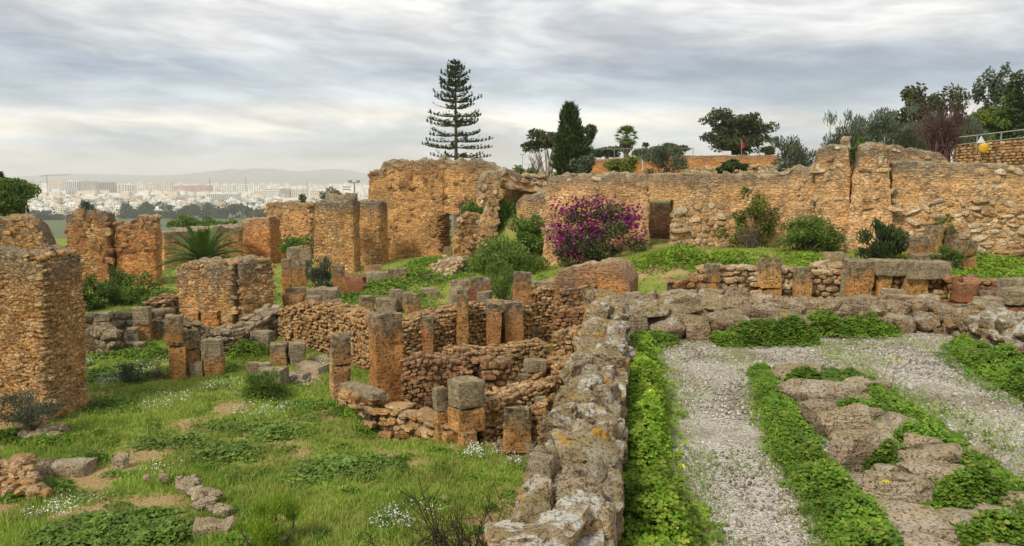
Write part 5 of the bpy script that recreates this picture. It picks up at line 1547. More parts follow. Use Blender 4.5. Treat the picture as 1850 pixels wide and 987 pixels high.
# ---- trefoil hedges on the gravel court: strips of ground given by points (x, y, half-width, height)
def trefoil(name, label, strip, n, leaf, seed, size=0.034, z0=-2.0, over=0.0):
    rg = np.random.default_rng(seed)
    S = np.array(strip, float)
    seg = np.concatenate([[0], np.cumsum(np.hypot(*(S[1:, :2] - S[:-1, :2]).T))])
    t_ = rg.random(n) * seg[-1]
    f = [np.interp(t_, seg, S[:, k]) for k in range(4)]
    dx, dy = np.interp(t_, seg, np.gradient(S[:, 0], seg)), np.interp(t_, seg, np.gradient(S[:, 1], seg))
    nr = np.hypot(dx, dy)
    s_ = rg.uniform(-1, 1, n)
    s_ = np.sign(s_) * np.abs(s_) ** 0.8
    f[2] = f[2] * (1 + 0.30 * fbm(np.stack([t_ * 2.6, np.sign(s_) * 3, 0 * t_], 1), 3, seed + 1))
    stray = rg.random(n) < 0.09
    s_ = np.where(stray, np.sign(s_) * (0.9 + 0.75 * rg.random(n) ** 1.6), s_)
    x, y = f[0] + dy / nr * s_ * f[2], f[1] - dx / nr * s_ * f[2]
    lump = fbm(np.stack([x, y, 0 * x], 1) * 3.5, 3, seed)
    edge = 1 - np.clip(np.abs(s_), 0, 1) ** 2.2
    top = f[3] * (0.16 + 0.84 * edge) * (0.80 + 0.75 * lump)
    drop = rg.random(n) ** 2.2
    z = z0 + 0.012 + np.maximum(top, 0.02) * (1 - 0.75 * drop)
    c = np.stack([x, y, z], 1)
    # three leaflets round each stalk
    a0 = rg.random(n) * 6.28
    tilt = unit(np.stack([0.35 * rg.normal(0, 1, n), 0.35 * rg.normal(0, 1, n) - 0.25, np.ones(n)], 1))
    mb = MB()
    e1 = unit(np.cross(tilt, np.array([0.3, 1, 0.1])))
    e2 = np.cross(tilt, e1)
    sz = size * rg.uniform(0.45, 1.35, n)
    Vs = []
    for k in range(3):
        a = a0 + k * 2.094
        d = e1 * np.cos(a)[:, None] + e2 * np.sin(a)[:, None]
        s2 = -e1 * np.sin(a)[:, None] + e2 * np.cos(a)[:, None]
        L = sz[:, None]
        Vs += [c + d * L * 0.05, c + d * L * 0.62 + s2 * L * 0.42 + tilt * L * 0.12, c + d * L * 0.85 - tilt * L * 0.10, c + d * L * 0.62 - s2 * L * 0.42 + tilt * L * 0.12]
    V = np.stack(Vs, 1)           # n,12,3
    F = (np.arange(n)[:, None, None] * 12 + np.arange(12).reshape(3, 4)[None]).reshape(-1, 4)
    # join the three leaflets at the stalk so that each trefoil is one piece
    F[1::3, 0] = F[0::3, 0]
    F[2::3, 0] = F[0::3, 0]
    V = V.reshape(-1, 3)
    o = link(name, mesh_np(name, V, F, MATS[leaf], False))
    tag(o, label, 'clover', kind='stuff')
    # solid dark green mound added under the leaves, closes the view through them
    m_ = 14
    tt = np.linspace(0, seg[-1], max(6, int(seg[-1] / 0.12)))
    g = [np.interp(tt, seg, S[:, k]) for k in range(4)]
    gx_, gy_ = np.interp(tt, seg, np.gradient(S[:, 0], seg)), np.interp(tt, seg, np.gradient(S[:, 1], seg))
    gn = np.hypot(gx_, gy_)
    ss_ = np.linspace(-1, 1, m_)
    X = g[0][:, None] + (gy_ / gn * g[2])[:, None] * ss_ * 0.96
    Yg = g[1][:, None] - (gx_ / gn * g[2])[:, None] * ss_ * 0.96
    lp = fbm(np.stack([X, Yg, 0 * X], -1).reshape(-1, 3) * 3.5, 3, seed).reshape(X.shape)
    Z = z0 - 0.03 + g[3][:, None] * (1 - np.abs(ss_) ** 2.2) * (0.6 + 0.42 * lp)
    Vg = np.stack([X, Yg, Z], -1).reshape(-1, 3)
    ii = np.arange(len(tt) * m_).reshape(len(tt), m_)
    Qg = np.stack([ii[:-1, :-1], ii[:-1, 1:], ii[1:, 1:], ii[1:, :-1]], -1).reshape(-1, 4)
    q = link('filler_mound', mesh_np('filler_mound', Vg, Qg, MATS['filler_green']), o)
    q['kind'] = 'stuff'


wl = lambda y, off: 0.09 + (y - 1.0) * 0.154 + off      # right face of the retaining wall
trefoil('clover_hedge', 'thick bright clover growing along the foot of the retaining wall', [(wl(1.6, .22), 1.6, .24, .28), (wl(3.5, .22), 3.5, .23, .31), (wl(4.6, .19), 4.6, .2, .32), (wl(5.4, .15), 5.4, .15, .22), (wl(5.7, .17), 5.7, .17, .34), (wl(6.7, .19), 6.7, .18, .35), (wl(8.0, .16), 8.0, .16, .28), (wl(9.0, .15), 9.0, .16, .22), (wl(9.5, .2), 9.5, .18, .16)], 15000, 'leaf_clover_bright', 311)
rl = lambda y, off: 2.79 + (y - 8.19) * 0.167 + off      # left edge of the stone row
gp = lambda px, py, hw, h: (*atz(px, py, -1.95)[:2], hw, h)
trefoil('clover_hedge', 'clover strip along the near side of the half-buried stone row', [gp(1375, 664, .10, .07), gp(1402, 724, .13, .14), gp(1432, 800, .15, .17), gp(1476, 858, .14, .17), gp(1540, 930, .17, .18), gp(1590, 1010, .17, .18)], 7500, 'leaf_clover', 312)
trefoil('clover_hedge', 'clover strip along the far side of the half-buried stone row', [gp(1535, 672, .08, .08), gp(1600, 720, .12, .12), gp(1668, 776, .12, .13), gp(1738, 826, .13, .13), gp(1812, 884, .15, .13), gp(1880, 950, .18, .13)], 5000, 'leaf_clover', 313)
trefoil('clover_hedge', 'rounded clover hedge against the low front tier of the court wall', [(2.45, 9.40, .10, .2), (2.7, 9.42, .18, .28), (3.1, 9.45, .2, .30), (3.55, 9.5, .18, .28), (3.72, 9.52, .1, .2)], 4200, 'leaf_clover', 314)
trefoil('clover_hedge', 'second clover hedge against the far wall of the court', [(3.75, 10.0, .12, .25), (4.1, 10.0, .2, .30), (4.6, 10.0, .2, .28), (4.95, 10.02, .12, .2)], 3600, 'leaf_clover', 315)
trefoil('clover_hedge', 'clover bank along the outer side wall of the court', [(5.40, 9.3, .14, .15), (5.25, 8.7, .25, .22), (5.1, 8.0, .3, .24), (5.0, 7.3, .35, .24), (4.95, 6.6, .35, .22)], 6000, 'leaf_clover', 316)
for k, (lab, px, py, hw, n_) in enumerate([
        ('clover tuft between the big flat stones of the row', 1540, 745, .26, 900), ('small clover tuft beside the boulder-like stone of the row', 1605, 838, .16, 500), ('clover tuft at the head of the stone row', 1455, 685, .18, 500),
        ('wide clover clump lying over the near stones of the row', 1765, 905, .27, 1700), ('clover clump in the lower right corner', 1800, 970, .26, 1200), ('sprig of clover among the middle stones of the row', 1645, 800, .14, 420)]):
    q = atz(px, py, -1.95)
    trefoil('clover_clump', lab, [(q[0] - hw, q[1], .04, .06), (q[0] - hw * .5, q[1], hw * .5, .17), (q[0], q[1], hw * .62, .22), (q[0] + hw * .5, q[1], hw * .5, .17), (q[0] + hw, q[1], .04, .06)], n_, 'leaf_clover', 320 + k)
trefoil('clover_mat', 'thin clover filling the gaps between the stones of the row', [(3.2, 8.0, .3, .05), (3.15, 7.0, .40, .07), (3.05, 6.0, .42, .08), (2.85, 5.0, .5, .08), (2.7, 4.0, .6, .08)], 5200, 'leaf_clover', 331, size=0.03)
trefoil('clover_hedge', 'straggling clover at the corner where retaining wall and court wall meet', [(1.5, 9.3, .12, .2), (1.75, 9.45, .16, .2), (2.0, 9.5, .1, .12)], 1500, 'leaf_clover', 330)

# thin grass on the gravel
rg = np.random.default_rng(9)
n = 90000
y = 1 / (1 / 2.6 - rg.random(n) * (1 / 2.6 - 1 / 9.9))
x = wl(y, 0.3) + rg.random(n) * (5.4 - wl(y, 0.3))
c_ = fbm(np.stack([x, y, 0 * x], 1) * 1.3, 3, 51) + 0.85 * sstep(np.minimum(np.abs(x - wl(y, .42)), np.minimum(np.abs(x - rl(y, -.3)), np.minimum(np.abs(x - 4.9), np.minimum(np.abs(x - 3.65), np.abs(y - 9.35))))), 0.38, 0.0)
keep = rg.random(n) < np.clip(c_ * 1.1 - 0.08, 0.0, 1)
x, y = x[keep], y[keep]
P = np.stack([x, y, np.full(len(x), -2.0)], 1)
a = rg.random(len(P)) * 6.28
sd = np.stack([np.cos(a), np.sin(a), 0 * a], 1)
hgt = rg.uniform(0.02, 0.07, len(P))[:, None]
tip = P + np.stack([rg.normal(0, 0.7, len(P)), rg.normal(0, 0.7, len(P)), np.ones(len(P))], 1) * hgt
wd = 0.0035
V = np.stack([P - sd * wd, P + sd * wd, tip], 1).reshape(-1, 3)
o = link('sparse_grass', mesh_np('sparse_grass', V, np.arange(len(V)).reshape(-1, 3), MATS['grass_blade'], False))
tag(o, 'thin grass sprouting through the gravel of the court', 'grass', kind='stuff')


# ---- tiny white flowers drifting over the lawn
rg = np.random.default_rng(12)
mb = MB()
for px, py, hw, hd, n_ in [(480, 745, 60, .5, 420), (300, 728, 45, .6, 260), (200, 690, 45, .7, 500), (260, 668, 50, .7, 300), (690, 772, 45, .35, 420), (860, 822, 60, .3, 520), (930, 838, 45, .25, 260), (720, 948, 55, .35, 240), (640, 735, 30, .3, 160), (90, 930, 50, .3, 260), (560, 690, 40, .5, 260), (150, 660, 30, .6, 200), (400, 700, 40, .5, 160), (290, 850, 40, .3, 120), (740, 935, 60, .3, 200), (160, 905, 60, .3, 140), (1780, 480, 60, 2.0, 160), (590, 655, 30, .5, 200)]:
    q = on_ground(px, py)
    r_, a = rg.random(n_) ** 0.65, rg.random(n_) * 6.28
    x, y = q[0] + hw / FPX * q[1] * r_ * np.cos(a), q[1] + hd * r_ * np.sin(a)
    keep = fbm(np.stack([x, y, 0 * x], 1) * 5, 2, 3) > -0.15
    x, y = x[keep], y[keep]
    z = H(x, y) + rg.uniform(0.05, 0.12, len(x))
    leaf_quads(mb, np.stack([x, y, z], 1), 0.014 + 0.0007 * q[1], rg, 0.9, flat=0.4)
V, F = mb.get()
o = link('white_flowers', mesh_np('white_flowers', V, F, MATS['petal_white'], False))
tag(o, 'tiny white flowers drifting in patches over the lawn', 'flowers', kind='stuff')
# nodding yellow flowers at the court
for k, (lab, px, py, ztop) in enumerate([('yellow nodding flower rising from the clover by the retaining wall', 1152, 800, .42), ('yellow flower leaning over the gravel low at the retaining wall', 1215, 925, .3), ('yellow flower beside the far end of the stone row', 1595, 690, .25), ('yellow flower standing next to the pale flower by the stone row', 1612, 690, .22), ('drooping yellow flower close to the near slab of the row', 1592, 940, .25)]):
    q = atz(px, py, -2.0)
    r = thing('flower', lab, 'flower', q, 'yellow flowers on the court')
    mb = MB()
    s_ = np.linspace(0, 1, 6)[:, None]
    bend = np.concatenate([0.10 * s_ ** 2 * rg.uniform(-1, 1), 0 * s_, s_ * ztop], 1)
    mb.tube(q + bend, 0.0028, 4)
    V, F = mb.get()
    part('stalk', V, F, MATS['leaf_clover_bright'], r)
    mb = MB()
    tip = q + bend[-1]
    for j in range(6):
        a = j * 1.05
        leaf_quads(mb, tip[None] + 0.014 * np.array([[math.cos(a), math.sin(a), 0.2 - 0.8]]), 0.032, rg, 0.5, axis=np.array([[math.cos(a), math.sin(a), -0.9]]), spread=0.1)
    V, F = mb.get()
    part('blossom', V, F, MATS['petal_yellow'], r, smooth=False)


# ---- bushes among the ruins
bush('bush', 'dark green bush beside the tall near pier, under the square rubble pier', 160, 502, 575, 64, 25.5, n=5200, size=0.10, seed=401, k=40, cr=0.36)
bush('bush', 'bright leafy bush in front of the plastered pier at the left', 232, 492, 568, 100, 26.5, 'leaf_bush', n=6800, size=0.10, seed=402, k=48, cr=0.36)
bush('bush', 'low green bush spreading at the foot of the feather-leaved palm', 292, 525, 566, 70, 25.0, 'leaf_bush_light', n=2600, size=0.09, seed=403)
bush('shrub', 'grey-green wispy shrub in front of the capped square pier', 574, 466, 520, 52, 28.5, 'leaf_olive', n=2600, size=0.16, asp=0.16, axis='up', spread=0.5, seed=404, cat='shrub')
bush('shrub', 'small green shrub behind the blocks near the corner wall', 535, 430, 462, 60, 39.0, 'leaf_bush_light', n=1600, size=0.16, seed=405, cat='shrub')
bush('bush', 'wide bright bush before the broken vault, left of the purple bush', 910, 434, 502, 146, 30.5, 'leaf_bush_light', n=8500, size=0.13, seed=406, k=26, axis='up', spread=0.9)
bush('bush', 'tall green bush growing up between pier and vault of the broken ruin', 912, 362, 432, 34, 36.4, 'leaf_bush', n=3200, size=0.16, seed=407, axis='up', spread=0.7)
bush('bush', 'rounded bush hanging below the broken vault beside the long pale wall', 957, 392, 458, 72, 33.2, 'leaf_bush_light', n=4600, size=0.14, seed=408)
bush('shrub', 'light green feathery weeds below the wide bright bush', 908, 480, 545, 62, 23.6, 'leaf_bush_light', n=2400, size=0.12, asp=0.2, axis='up', spread=0.5, seed=409, cat='shrub')
bush('shrub', 'tuft of green weeds on top of the slender rubble pier', 853, 366, 398, 36, 33.6, 'leaf_bush_light', n=900, size=0.16, axis='up', spread=0.6, seed=410, cat='shrub')
twig_bush('shrub', 'purplish bare shrub in front of the small doorway', 838, 352, 392, 44, 37.0, 'twig_purple', 26, 6, 0.018, 411)
bush('bougainvillea', 'big purple-flowering bush against the long pale wall', 1088, 372, 500, 158, 29.8, 'leaf_bougain', n=8500, size=0.12, seed=412, k=48, cr=0.30, asp=0.6, flowers=('petal_magenta', 1500, 0.13, 0.40), cat='flowering bush')
bush('shrub', 'climbing vine with yellowing leaves on the long pale wall', 1352, 342, 464, 104, 30.3, 'leaf_yellow', n=2600, size=0.14, seed=413, k=46, cr=0.2, dep=0.3, cat='vine')
twig_bush('shrub', 'tangle of brown stems under the yellowing vine', 1352, 400, 470, 64, 30.2, 'twig_grey', 26, 6, 0.016, 414, dep=0.3)
bush('bush', 'dark low bush spreading along the foot of the long pale wall', 1464, 396, 468, 118, 28.8, 'leaf_bush', n=6500, size=0.12, seed=415, k=50, cr=0.36)
bush('bush', 'dark upright bush in front of the high wall', 1596, 404, 478, 80, 26.6, 'leaf_dark', n=4600, size=0.16, asp=0.3, seed=418, axis='up', spread=0.45, k=34)
bush('shrub', 'yellowish weeds sprouting from the high wall above the fallen blocks', 1708, 388, 436, 44, 28.15, 'leaf_yellow', n=700, size=0.12, seed=417, k=14, dep=0.3, cr=0.3, cat='shrub')
bush('shrub', 'green weeds between the fallen blocks at the high wall', 1716, 446, 488, 60, 25.8, 'leaf_bush', n=1100, size=0.12, seed=418, cat='shrub')
bush('shrub', 'leafy weeds at the side of the tall doorway', 1240, 440, 486, 70, 29.5, 'leaf_bush', n=1600, size=0.12, seed=419, cat='shrub')
bush('shrub', 'green shrub sprouting from the cleft of the split buttress', 1552, 250, 300, 26, 30.4, 'leaf_bush', n=800, size=0.14, seed=420, cat='shrub')
bush('shrub', 'grey-green cushion shrub on the lawn left of the three standing stones', 240, 656, 702, 54, 16.2, 'leaf_olive', n=2600, size=0.05, asp=0.3, seed=421, cat='shrub')
bush('shrub', 'dull green spiky weeds beside the flat-topped block', 478, 676, 716, 80, 14.9, 'leaf_bush', n=1900, size=0.07, asp=0.3, seed=422, axis='up', spread=0.6, cat='shrub')
twig_bush('shrub', 'dry brown shrub at the foot of the three standing stones', 290, 650, 700, 44, 16.4, 'twig_grey', 30, 6, 0.007, 423)
twig_bush('shrub', 'haze of bare brown twigs in front of the orange plaster stump', 1032, 500, 552, 76, 21.6, 'twig_grey', 46, 7, 0.008, 424)
twig_bush('shrub', 'bare twiggy shrub beside the low dark stretch of rubble', 1214, 515, 556, 56, 17.0, 'twig_grey', 30, 6, 0.008, 425)
bush('shrub', 'soft grey-green shrub at the base of the tall near pier', 50, 712, 762, 110, 12.6, 'leaf_olive', n=3200, size=0.07, asp=0.18, seed=426, axis='up', spread=0.8, cat='shrub')
bush('shrub', 'weeds crowning the capped square pier', 597, 340, 366, 40, 36.0, 'leaf_olive', n=700, size=0.12, seed=427, cat='shrub')
bush('shrub', 'dry tuft on the crown of the square rubble pier', 156, 362, 388, 26, 31.4, 'leaf_olive', n=600, size=0.14, asp=0.2, seed=428, axis='up', spread=0.6, cat='shrub')
bush('shrub', 'little shrub growing on the rubble corner wall', 545, 352, 376, 18, 42.0, 'leaf_olive', n=350, size=0.16, seed=429, cat='shrub')
# brambles and fennel in the near foreground
twig_bush('bramble', 'tangle of bare dark brambles in the near foreground', 850, 838, 1060, 330, 7.6, 'twig_dark', 46, 7, 0.0085, 430, upright=0.35, dep=0.5, cat='brambles', droop=0.12)
twig_bush('bramble', 'few long thorny canes arching from the brambles across the lawn', 735, 868, 1010, 360, 8.0, 'twig_dark', 11, 4, 0.007, 431, upright=0.2, dep=0.3, cat='brambles', droop=0.3)
bush('fennel', 'feathery green fennel plant at the bottom of the lawn', 485, 905, 1000, 104, 8.6, 'leaf_clover_bright', n=7000, size=0.08, asp=0.07, seed=432, axis='up', spread=0.8, k=14, cat='plant')


# ---- feather palm on the lawn
def frond(mb, base, az, el, L, rg, n=26, wid=0.28, droop=0.5):
    s_ = np.linspace(0, 1, 9)
    d = np.array([math.cos(az), math.sin(az)])
    r_ = L * s_ * math.cos(el)
    zz = L * s_ * math.sin(el) - droop * L * s_ ** 2.2
    path = np.stack([base[0] + d[0] * r_, base[1] + d[1] * r_, base[2] + zz], 1)
    mb.tube(path, 0.018 * L * (1 - 0.85 * s_) * 0.6, 4)
    t_ = np.linspace(0.14, 0.99, n)
    P = np.stack([np.interp(t_, s_, path[:, k]) for k in range(3)], 1)
    T = unit(np.gradient(P, axis=0))
    S = unit(np.cross(T, np.array([0, 0, 1.0])))
    for sg in (-1, 1):
        dr = unit(T * 0.9 + sg * S + np.array([0, 0, 0.35]) + rg.normal(0, 0.08, P.shape))
        ll = (wid * L * np.sin(np.clip(t_ * 1.05 + 0.12, 0, 1) * math.pi) ** 0.6 + 0.03)[:, None]
        mb.add(np.stack([P - T * 0.018 * L, P + dr * ll, P + T * 0.018 * L], 1).reshape(-1, 3), np.arange(n * 3).reshape(n, 3))


rg = np.random.default_rng(21)
q = at(368, 500, 26.5)
pm = thing('palm', 'low feather-leaved palm behind the double pier', 'palm', (q[0], q[1], float(H(q[0], q[1]))))
hub = np.array([q[0], q[1], at(368, 472, 26.5)[2]])
for k in range(44):
    mb = MB()
    az = k * 2.399 + rg.normal(0, 0.1)
    el = R(84 - 82 * (k / 43.0) ** 0.9)
    frond(mb, hub, az, el, rg.uniform(1.6, 1.95) * (1.0 if k > 6 else 0.8), rg, 30, 0.2, 0.12 + 0.35 * (k / 43.0))
    V, F = mb.get()
    part('frond', V, F, MATS['leaf_palm'], pm, smooth=False)
mb = MB()
mb.tube(np.array([[hub[0], hub[1], pm.location[2] - 0.2], [hub[0], hub[1], hub[2] + 0.1]]), [0.28, 0.22], 10)
V, F = mb.get()
part('trunk', V, F, MATS['bark'], pm)

# ---- tiered conifer behind the tall wall
rg = np.random.default_rng(33)
Yp = 90.0
q = at(824, 286, Yp)
base = np.array([q[0], Yp, float(H(q[0], Yp))])
topz = at(822, 114, Yp)[2]
pine = thing('conifer', 'tall tiered conifer with open whorls of branches, rising behind the highest wall', 'conifer tree', base)
mb = MB()
mb.tube(np.stack([np.full(8, q[0]), np.full(8, Yp), np.linspace(base[2], topz, 8)], 1), np.linspace(0.36, 0.05, 8), 8)
V, F = mb.get()
part('trunk', V, F, MATS['bark'], pine)
wy = [300, 281, 270, 254, 243, 230, 219, 206, 196, 185, 175, 166, 157, 149, 141, 134, 127, 121, 116]
prof = lambda py: np.interp(py, [112, 118, 130, 150, 175, 200, 225, 245, 262, 275, 285, 300], [4, 13, 20, 31, 39, 46, 54, 60, 68, 68, 62, 58]) / FPX * Yp * 1.03
for py in wy:
    z0 = at(824, py + rg.normal(0, 2.0), Yp)[2]
    L0 = prof(py)
    mbw, mbf = MB(), MB()
    nb = 7 if py > 125 else 5
    a0 = rg.random() * 6.28
    for b in range(nb):
        az = a0 + b * 6.283 / nb + rg.normal(0, 0.12)
        if rg.random() < 0.10:
            continue
        L = L0 * rg.uniform(0.66, 1.10)
        s_ = np.linspace(0, 1, 8)
        up = rg.uniform(0.0, 0.2) + 0.25 * (1 - sstep(py, 120, 250))
        path = np.stack([q[0] + math.cos(az) * L * s_, Yp + math.sin(az) * L * s_, z0 - 0.04 * L * np.sin(s_ * 3.14) + up * L * s_ ** 2.0 * 0.8], 1)
        mbw.tube(path, 0.06 * (1 - 0.8 * s_), 4)
        nf = int((34 + 36 * L) * rg.uniform(0.5, 1.1)) if rg.random() > 0.06 else 6
        t_ = 0.16 + 0.84 * rg.random(nf) ** 0.8
        P = np.stack([np.interp(t_, s_, path[:, k]) for k in range(3)], 1)
        sd = np.array([-math.sin(az), math.cos(az), 0.0])
        off = rg.normal(0, 1, nf) * (0.34 * (1.08 - t_))
        grp = np.round(t_ * L / 0.42) * 0.42 / L
        P = P + sd * off[:, None] + np.array([math.cos(az), math.sin(az), 0]) * ((grp - t_) * L * 0.55)[:, None] + np.array([0, 0, 1.0]) * (0.22 * np.abs(rg.normal(0, 0.7, nf)))[:, None]
        ax = np.stack([math.cos(az) * 0.8 + sd[0] * np.sign(off) * 0.6, math.sin(az) * 0.8 + sd[1] * np.sign(off) * 0.6, np.full(nf, 0.55)], 1)
        leaf_quads(mbf, P, 0.30, rg, 0.36, axis=ax, spread=0.5)
    if not mbw.V:
        continue
    V, F = mbw.get()
    br = part('branch', V, F, MATS['bark'], pine)
    V, F = mbf.get()
    part('needles', V, F, MATS['leaf_conifer'], pine, smooth=False, under=br)

# ---- trees on the skyline
rg = np.random.default_rng(44)
# dark shaggy cypress
q = at(1032, 318, 56.0)
cy = thing('cypress', 'dark shaggy cypress with a ragged pointed top above the long wall', 'cypress tree', (q[0], 56.0, float(H(q[0], 56.0))))
n = 11000
py = 186 + (322 - 186) * rg.random(n) ** 0.62
wpx = np.interp(py, [182, 190, 205, 222, 232, 250, 270, 290, 322], [3, 9, 15, 21, 20, 30, 36, 38, 36])
a, r_ = rg.random(n) * 6.28, rg.random(n) ** 0.55
lump = 0.85 + 0.6 * fbm(np.stack([np.cos(a) * 2.2, np.sin(a) * 2.2, py * 0.09], 1), 3, 8)
rad = wpx / FPX * 56.0 * r_ * lump
cx = np.interp(py, [182, 240, 322], [1026, 1030, 1035])
zz = np.array([at(1030, p_, 56.0)[2] for p_ in np.linspace(180, 325, 60)])
z = np.interp(py, np.linspace(180, 325, 60), zz)
P = np.stack([(cx - 925) / FPX * 56.0 + rad * np.cos(a), 56.0 + rad * np.sin(a), z], 1)
mb = MB()
leaf_quads(mb, P, 0.55, rg, 0.16, axis=np.stack([np.cos(a) * 0.6, np.sin(a) * 0.6, np.full(n, 0.9)], 1), spread=0.35)
V, F = mb.get()
part('crown', V, F, MATS['leaf_dark'], cy, smooth=False)
mb = MB()
mb.tube(np.array([[q[0], 56, cy.location[2] - .2], [q[0], 56, at(1030, 200, 56)[2]]]), [0.22, 0.04], 6)
V, F = mb.get()
part('trunk', V, F, MATS['bark'], cy)
tree('gum_tree', 'umbrella-crowned tree with pale fanning branches behind the shaggy cypress', 990, 236, 272, 84, 66, 'leaf_gum', 'bark_pale', 2600, 14, 0.3, 501, trunk=0.13, cr=0.36, spread_trunk=12, low=0.0, base_z=-0.5)
tree('gum_tree', 'tree crown showing to the right of the shaggy cypress', 1052, 228, 262, 46, 68, 'leaf_gum', 'bark_pale', 1300, 9, 0.3, 502, trunk=0.12, spread_trunk=7, low=0.0, base_z=-0.5)
# fan palm
q = at(1131, 284, 85.0)
fp_ = thing('fan_palm', 'fan palm with a shaggy skirt on the skyline', 'palm', (q[0], 85.0, float(H(q[0], 85.0))))
hub = np.array([q[0], 85.0, at(1131, 248, 85.0)[2]])
for k in range(30):
    az, el = k * 2.399, R(80 - 115 * (k / 29.0))
    d = np.array([math.cos(az) * math.cos(el), math.sin(az) * math.cos(el), math.sin(el)])
    mb = MB()
    c = hub + d * 0.75
    mb.tube(np.array([hub, c]), [0.03, 0.02], 4)
    s1 = unit(np.cross(d, np.array([0.1, 0.2, 1.0])))
    for j in range(11):
        th = (j - 5) * 0.24
        e = d * math.cos(th) + s1 * math.sin(th)
        tip = c + e * rg.uniform(0.65, 0.85) + np.array([0, 0, -0.12])
        w2 = unit(np.cross(e, np.cross(d, s1))) * 0.05
        mb.add(np.array([c, c + e * 0.4 + w2, tip, c + e * 0.4 - w2]), np.array([[0, 1, 2, 3]]))
    V, F = mb.get()
    part('frond', V, F, MATS['leaf_palm'], fp_, smooth=False)
mb = MB()
mb.tube(np.array([[q[0], 85, fp_.location[2] - .2], hub]), [0.3, 0.25], 8)
V, F = mb.get()
part('trunk', V, F, MATS['bark'], fp_)
mb = MB()
leaf_quads(mb, blob(500, hub - np.array([0, 0, 0.85]), (0.75, 0.75, 0.8), rg), 0.5, rg, 0.2, axis=np.array([[0, 0, -1.0]]), spread=0.5)
V, F = mb.get()
part('skirt', V, F, MATS['twig_grey'], fp_, smooth=False)
tree('pine_tree', 'flat-topped pine on the skyline beside the fan palm', 1096, 266, 284, 48, 95, 'leaf_dark', n=1300, k=10, size=0.35, seed=503, low=-0.1)
tree('pine_tree', 'low pine crown between the fan palm and the round tree', 1166, 260, 282, 46, 96, 'leaf_dark', n=1300, k=10, size=0.35, seed=504, low=-0.1)
tree('broadleaf_tree', 'small round dark tree on the skyline behind the terrace wall', 1210, 260, 284, 58, 92, 'leaf_gum', n=1700, k=14, size=0.35, seed=505)
tree('broadleaf_tree', 'large round two-lobed tree standing alone above the terrace wall', 1336, 202, 276, 118, 95, 'leaf_gum', n=9500, k=70, size=0.40, seed=506, cr=0.27, trunk=0.4)
tree('broadleaf_tree', 'tiny tree beside the tilted post near the large round tree', 1390, 265, 282, 26, 110, 'leaf_gum', n=500, k=6, size=0.4, seed=507)
tree('broadleaf_tree', 'dark rounded tree behind the grey olive shrubs', 1652, 160, 275, 84, 70, 'leaf_gum', n=4600, k=30, size=0.34, seed=508)
tree('broadleaf_tree', 'second dark tree behind the bare purple shrub', 1712, 162, 275, 84, 74, 'leaf_gum', n=4400, k=30, size=0.34, seed=509)
tree('gum_tree', 'slender pale gum tree with open airy crown near the right edge', 1800, 124, 240, 62, 66, 'leaf_olive', 'bark_pale', 3800, 34, 0.3, 510, cr=0.3, trunk=0.14)
tree('pine_tree', 'dense green pine behind the railing at the right', 1802, 174, 275, 106, 60, 'leaf_bush', n=6000, k=22, size=0.3, seed=511)
tree('pine_tree', 'dark pine cut by the right picture edge', 1852, 136, 250, 52, 58, 'leaf_dark', n=2600, k=14, size=0.3, seed=512)
tree('pine_tree', 'yellow-green pine foliage low behind the stone terrace wall', 1758, 205, 280, 66, 58, 'leaf_yellow', n=1800, k=14, size=0.28, seed=513)
for k, (lab, px, a_, b_, wp, Y, n_) in enumerate([
        ('broad grey-green olive shrub at the near end of the skyline hedge', 1530, 206, 296, 92, 40, 4200), ('feathery olive shrub in the middle of the skyline hedge', 1586, 200, 290, 90, 41, 4200), ('tall olive shrub joining the dark trees', 1636, 192, 286, 84, 42, 3800), ('grey-green olive shrub behind the leafless purple shrub', 1690, 205, 290, 90, 46, 3800), ('olive shrub filling the gap before the dense green pine', 1745, 212, 288, 80, 47, 3400)]):
    bush('olive_shrub', lab, px, a_, b_, wp, Y, 'leaf_olive', n_, 20, 0.26, 520 + k, asp=0.16, axis='up', spread=0.45, cat='olive shrub')
twig_bush('shrub', 'large leafless purple shrub above the high wall', 1698, 186, 300, 110, 38, 'twig_purple', 70, 9, 0.03, 530, dep=0.6)
bush('olive_shrub', 'olive shrub at the end of the long wall before the split buttress', 1438, 248, 308, 84, 40, 'leaf_olive', 3400, 18, 0.2, 531, asp=0.22, axis='up', spread=0.6, cat='olive shrub')
bush('olive_shrub', 'round grey-green shrub behind the middle of the long wall', 1200, 262, 318, 84, 44, 'leaf_olive', 3400, 18, 0.2, 532, asp=0.22, axis='up', spread=0.6, cat='olive shrub')
bush('shrub', 'dark round shrub with big leaves behind the long wall', 1325, 290, 318, 52, 40, 'leaf_dark', 1500, 12, 0.24, 533, cat='shrub')
bush('shrub', 'yellow-green shrub behind the long wall', 1122, 284, 318, 56, 42, 'leaf_yellow', 1600, 12, 0.2, 534, cat='shrub')
bush('shrub', 'pale olive shrub at the foot of the shaggy cypress', 1052, 282, 320, 40, 46, 'leaf_olive', 1300, 10, 0.2, 535, cat='shrub')
bush('shrub', 'small round bush behind the vault on the skyline', 948, 300, 324, 40, 55, 'leaf_bush', 1100, 10, 0.2, 536, cat='shrub')
bush('shrub', 'little weed patch on the broken end of the long wall', 1425, 298, 318, 40, 36, 'leaf_olive', 700, 8, 0.14, 537, cat='shrub')
twig_bush('shrub', 'thin bare saplings beside the umbrella-crowned tree', 968, 276, 322, 36, 52, 'twig_grey', 22, 5, 0.02, 538)
# left edge tree
tree('broadleaf_tree', 'dark green tree at the left picture edge before the city', 4, 322, 398, 104, 62, 'leaf_bush', n=5200, k=24, size=0.32, seed=540, base_z=-14)
tree('broadleaf_tree', 'upper bough of a dark tree at the left picture edge', -14, 296, 350, 44, 66, 'leaf_dark', n=1500, k=10, size=0.32, seed=541, base_z=-14)
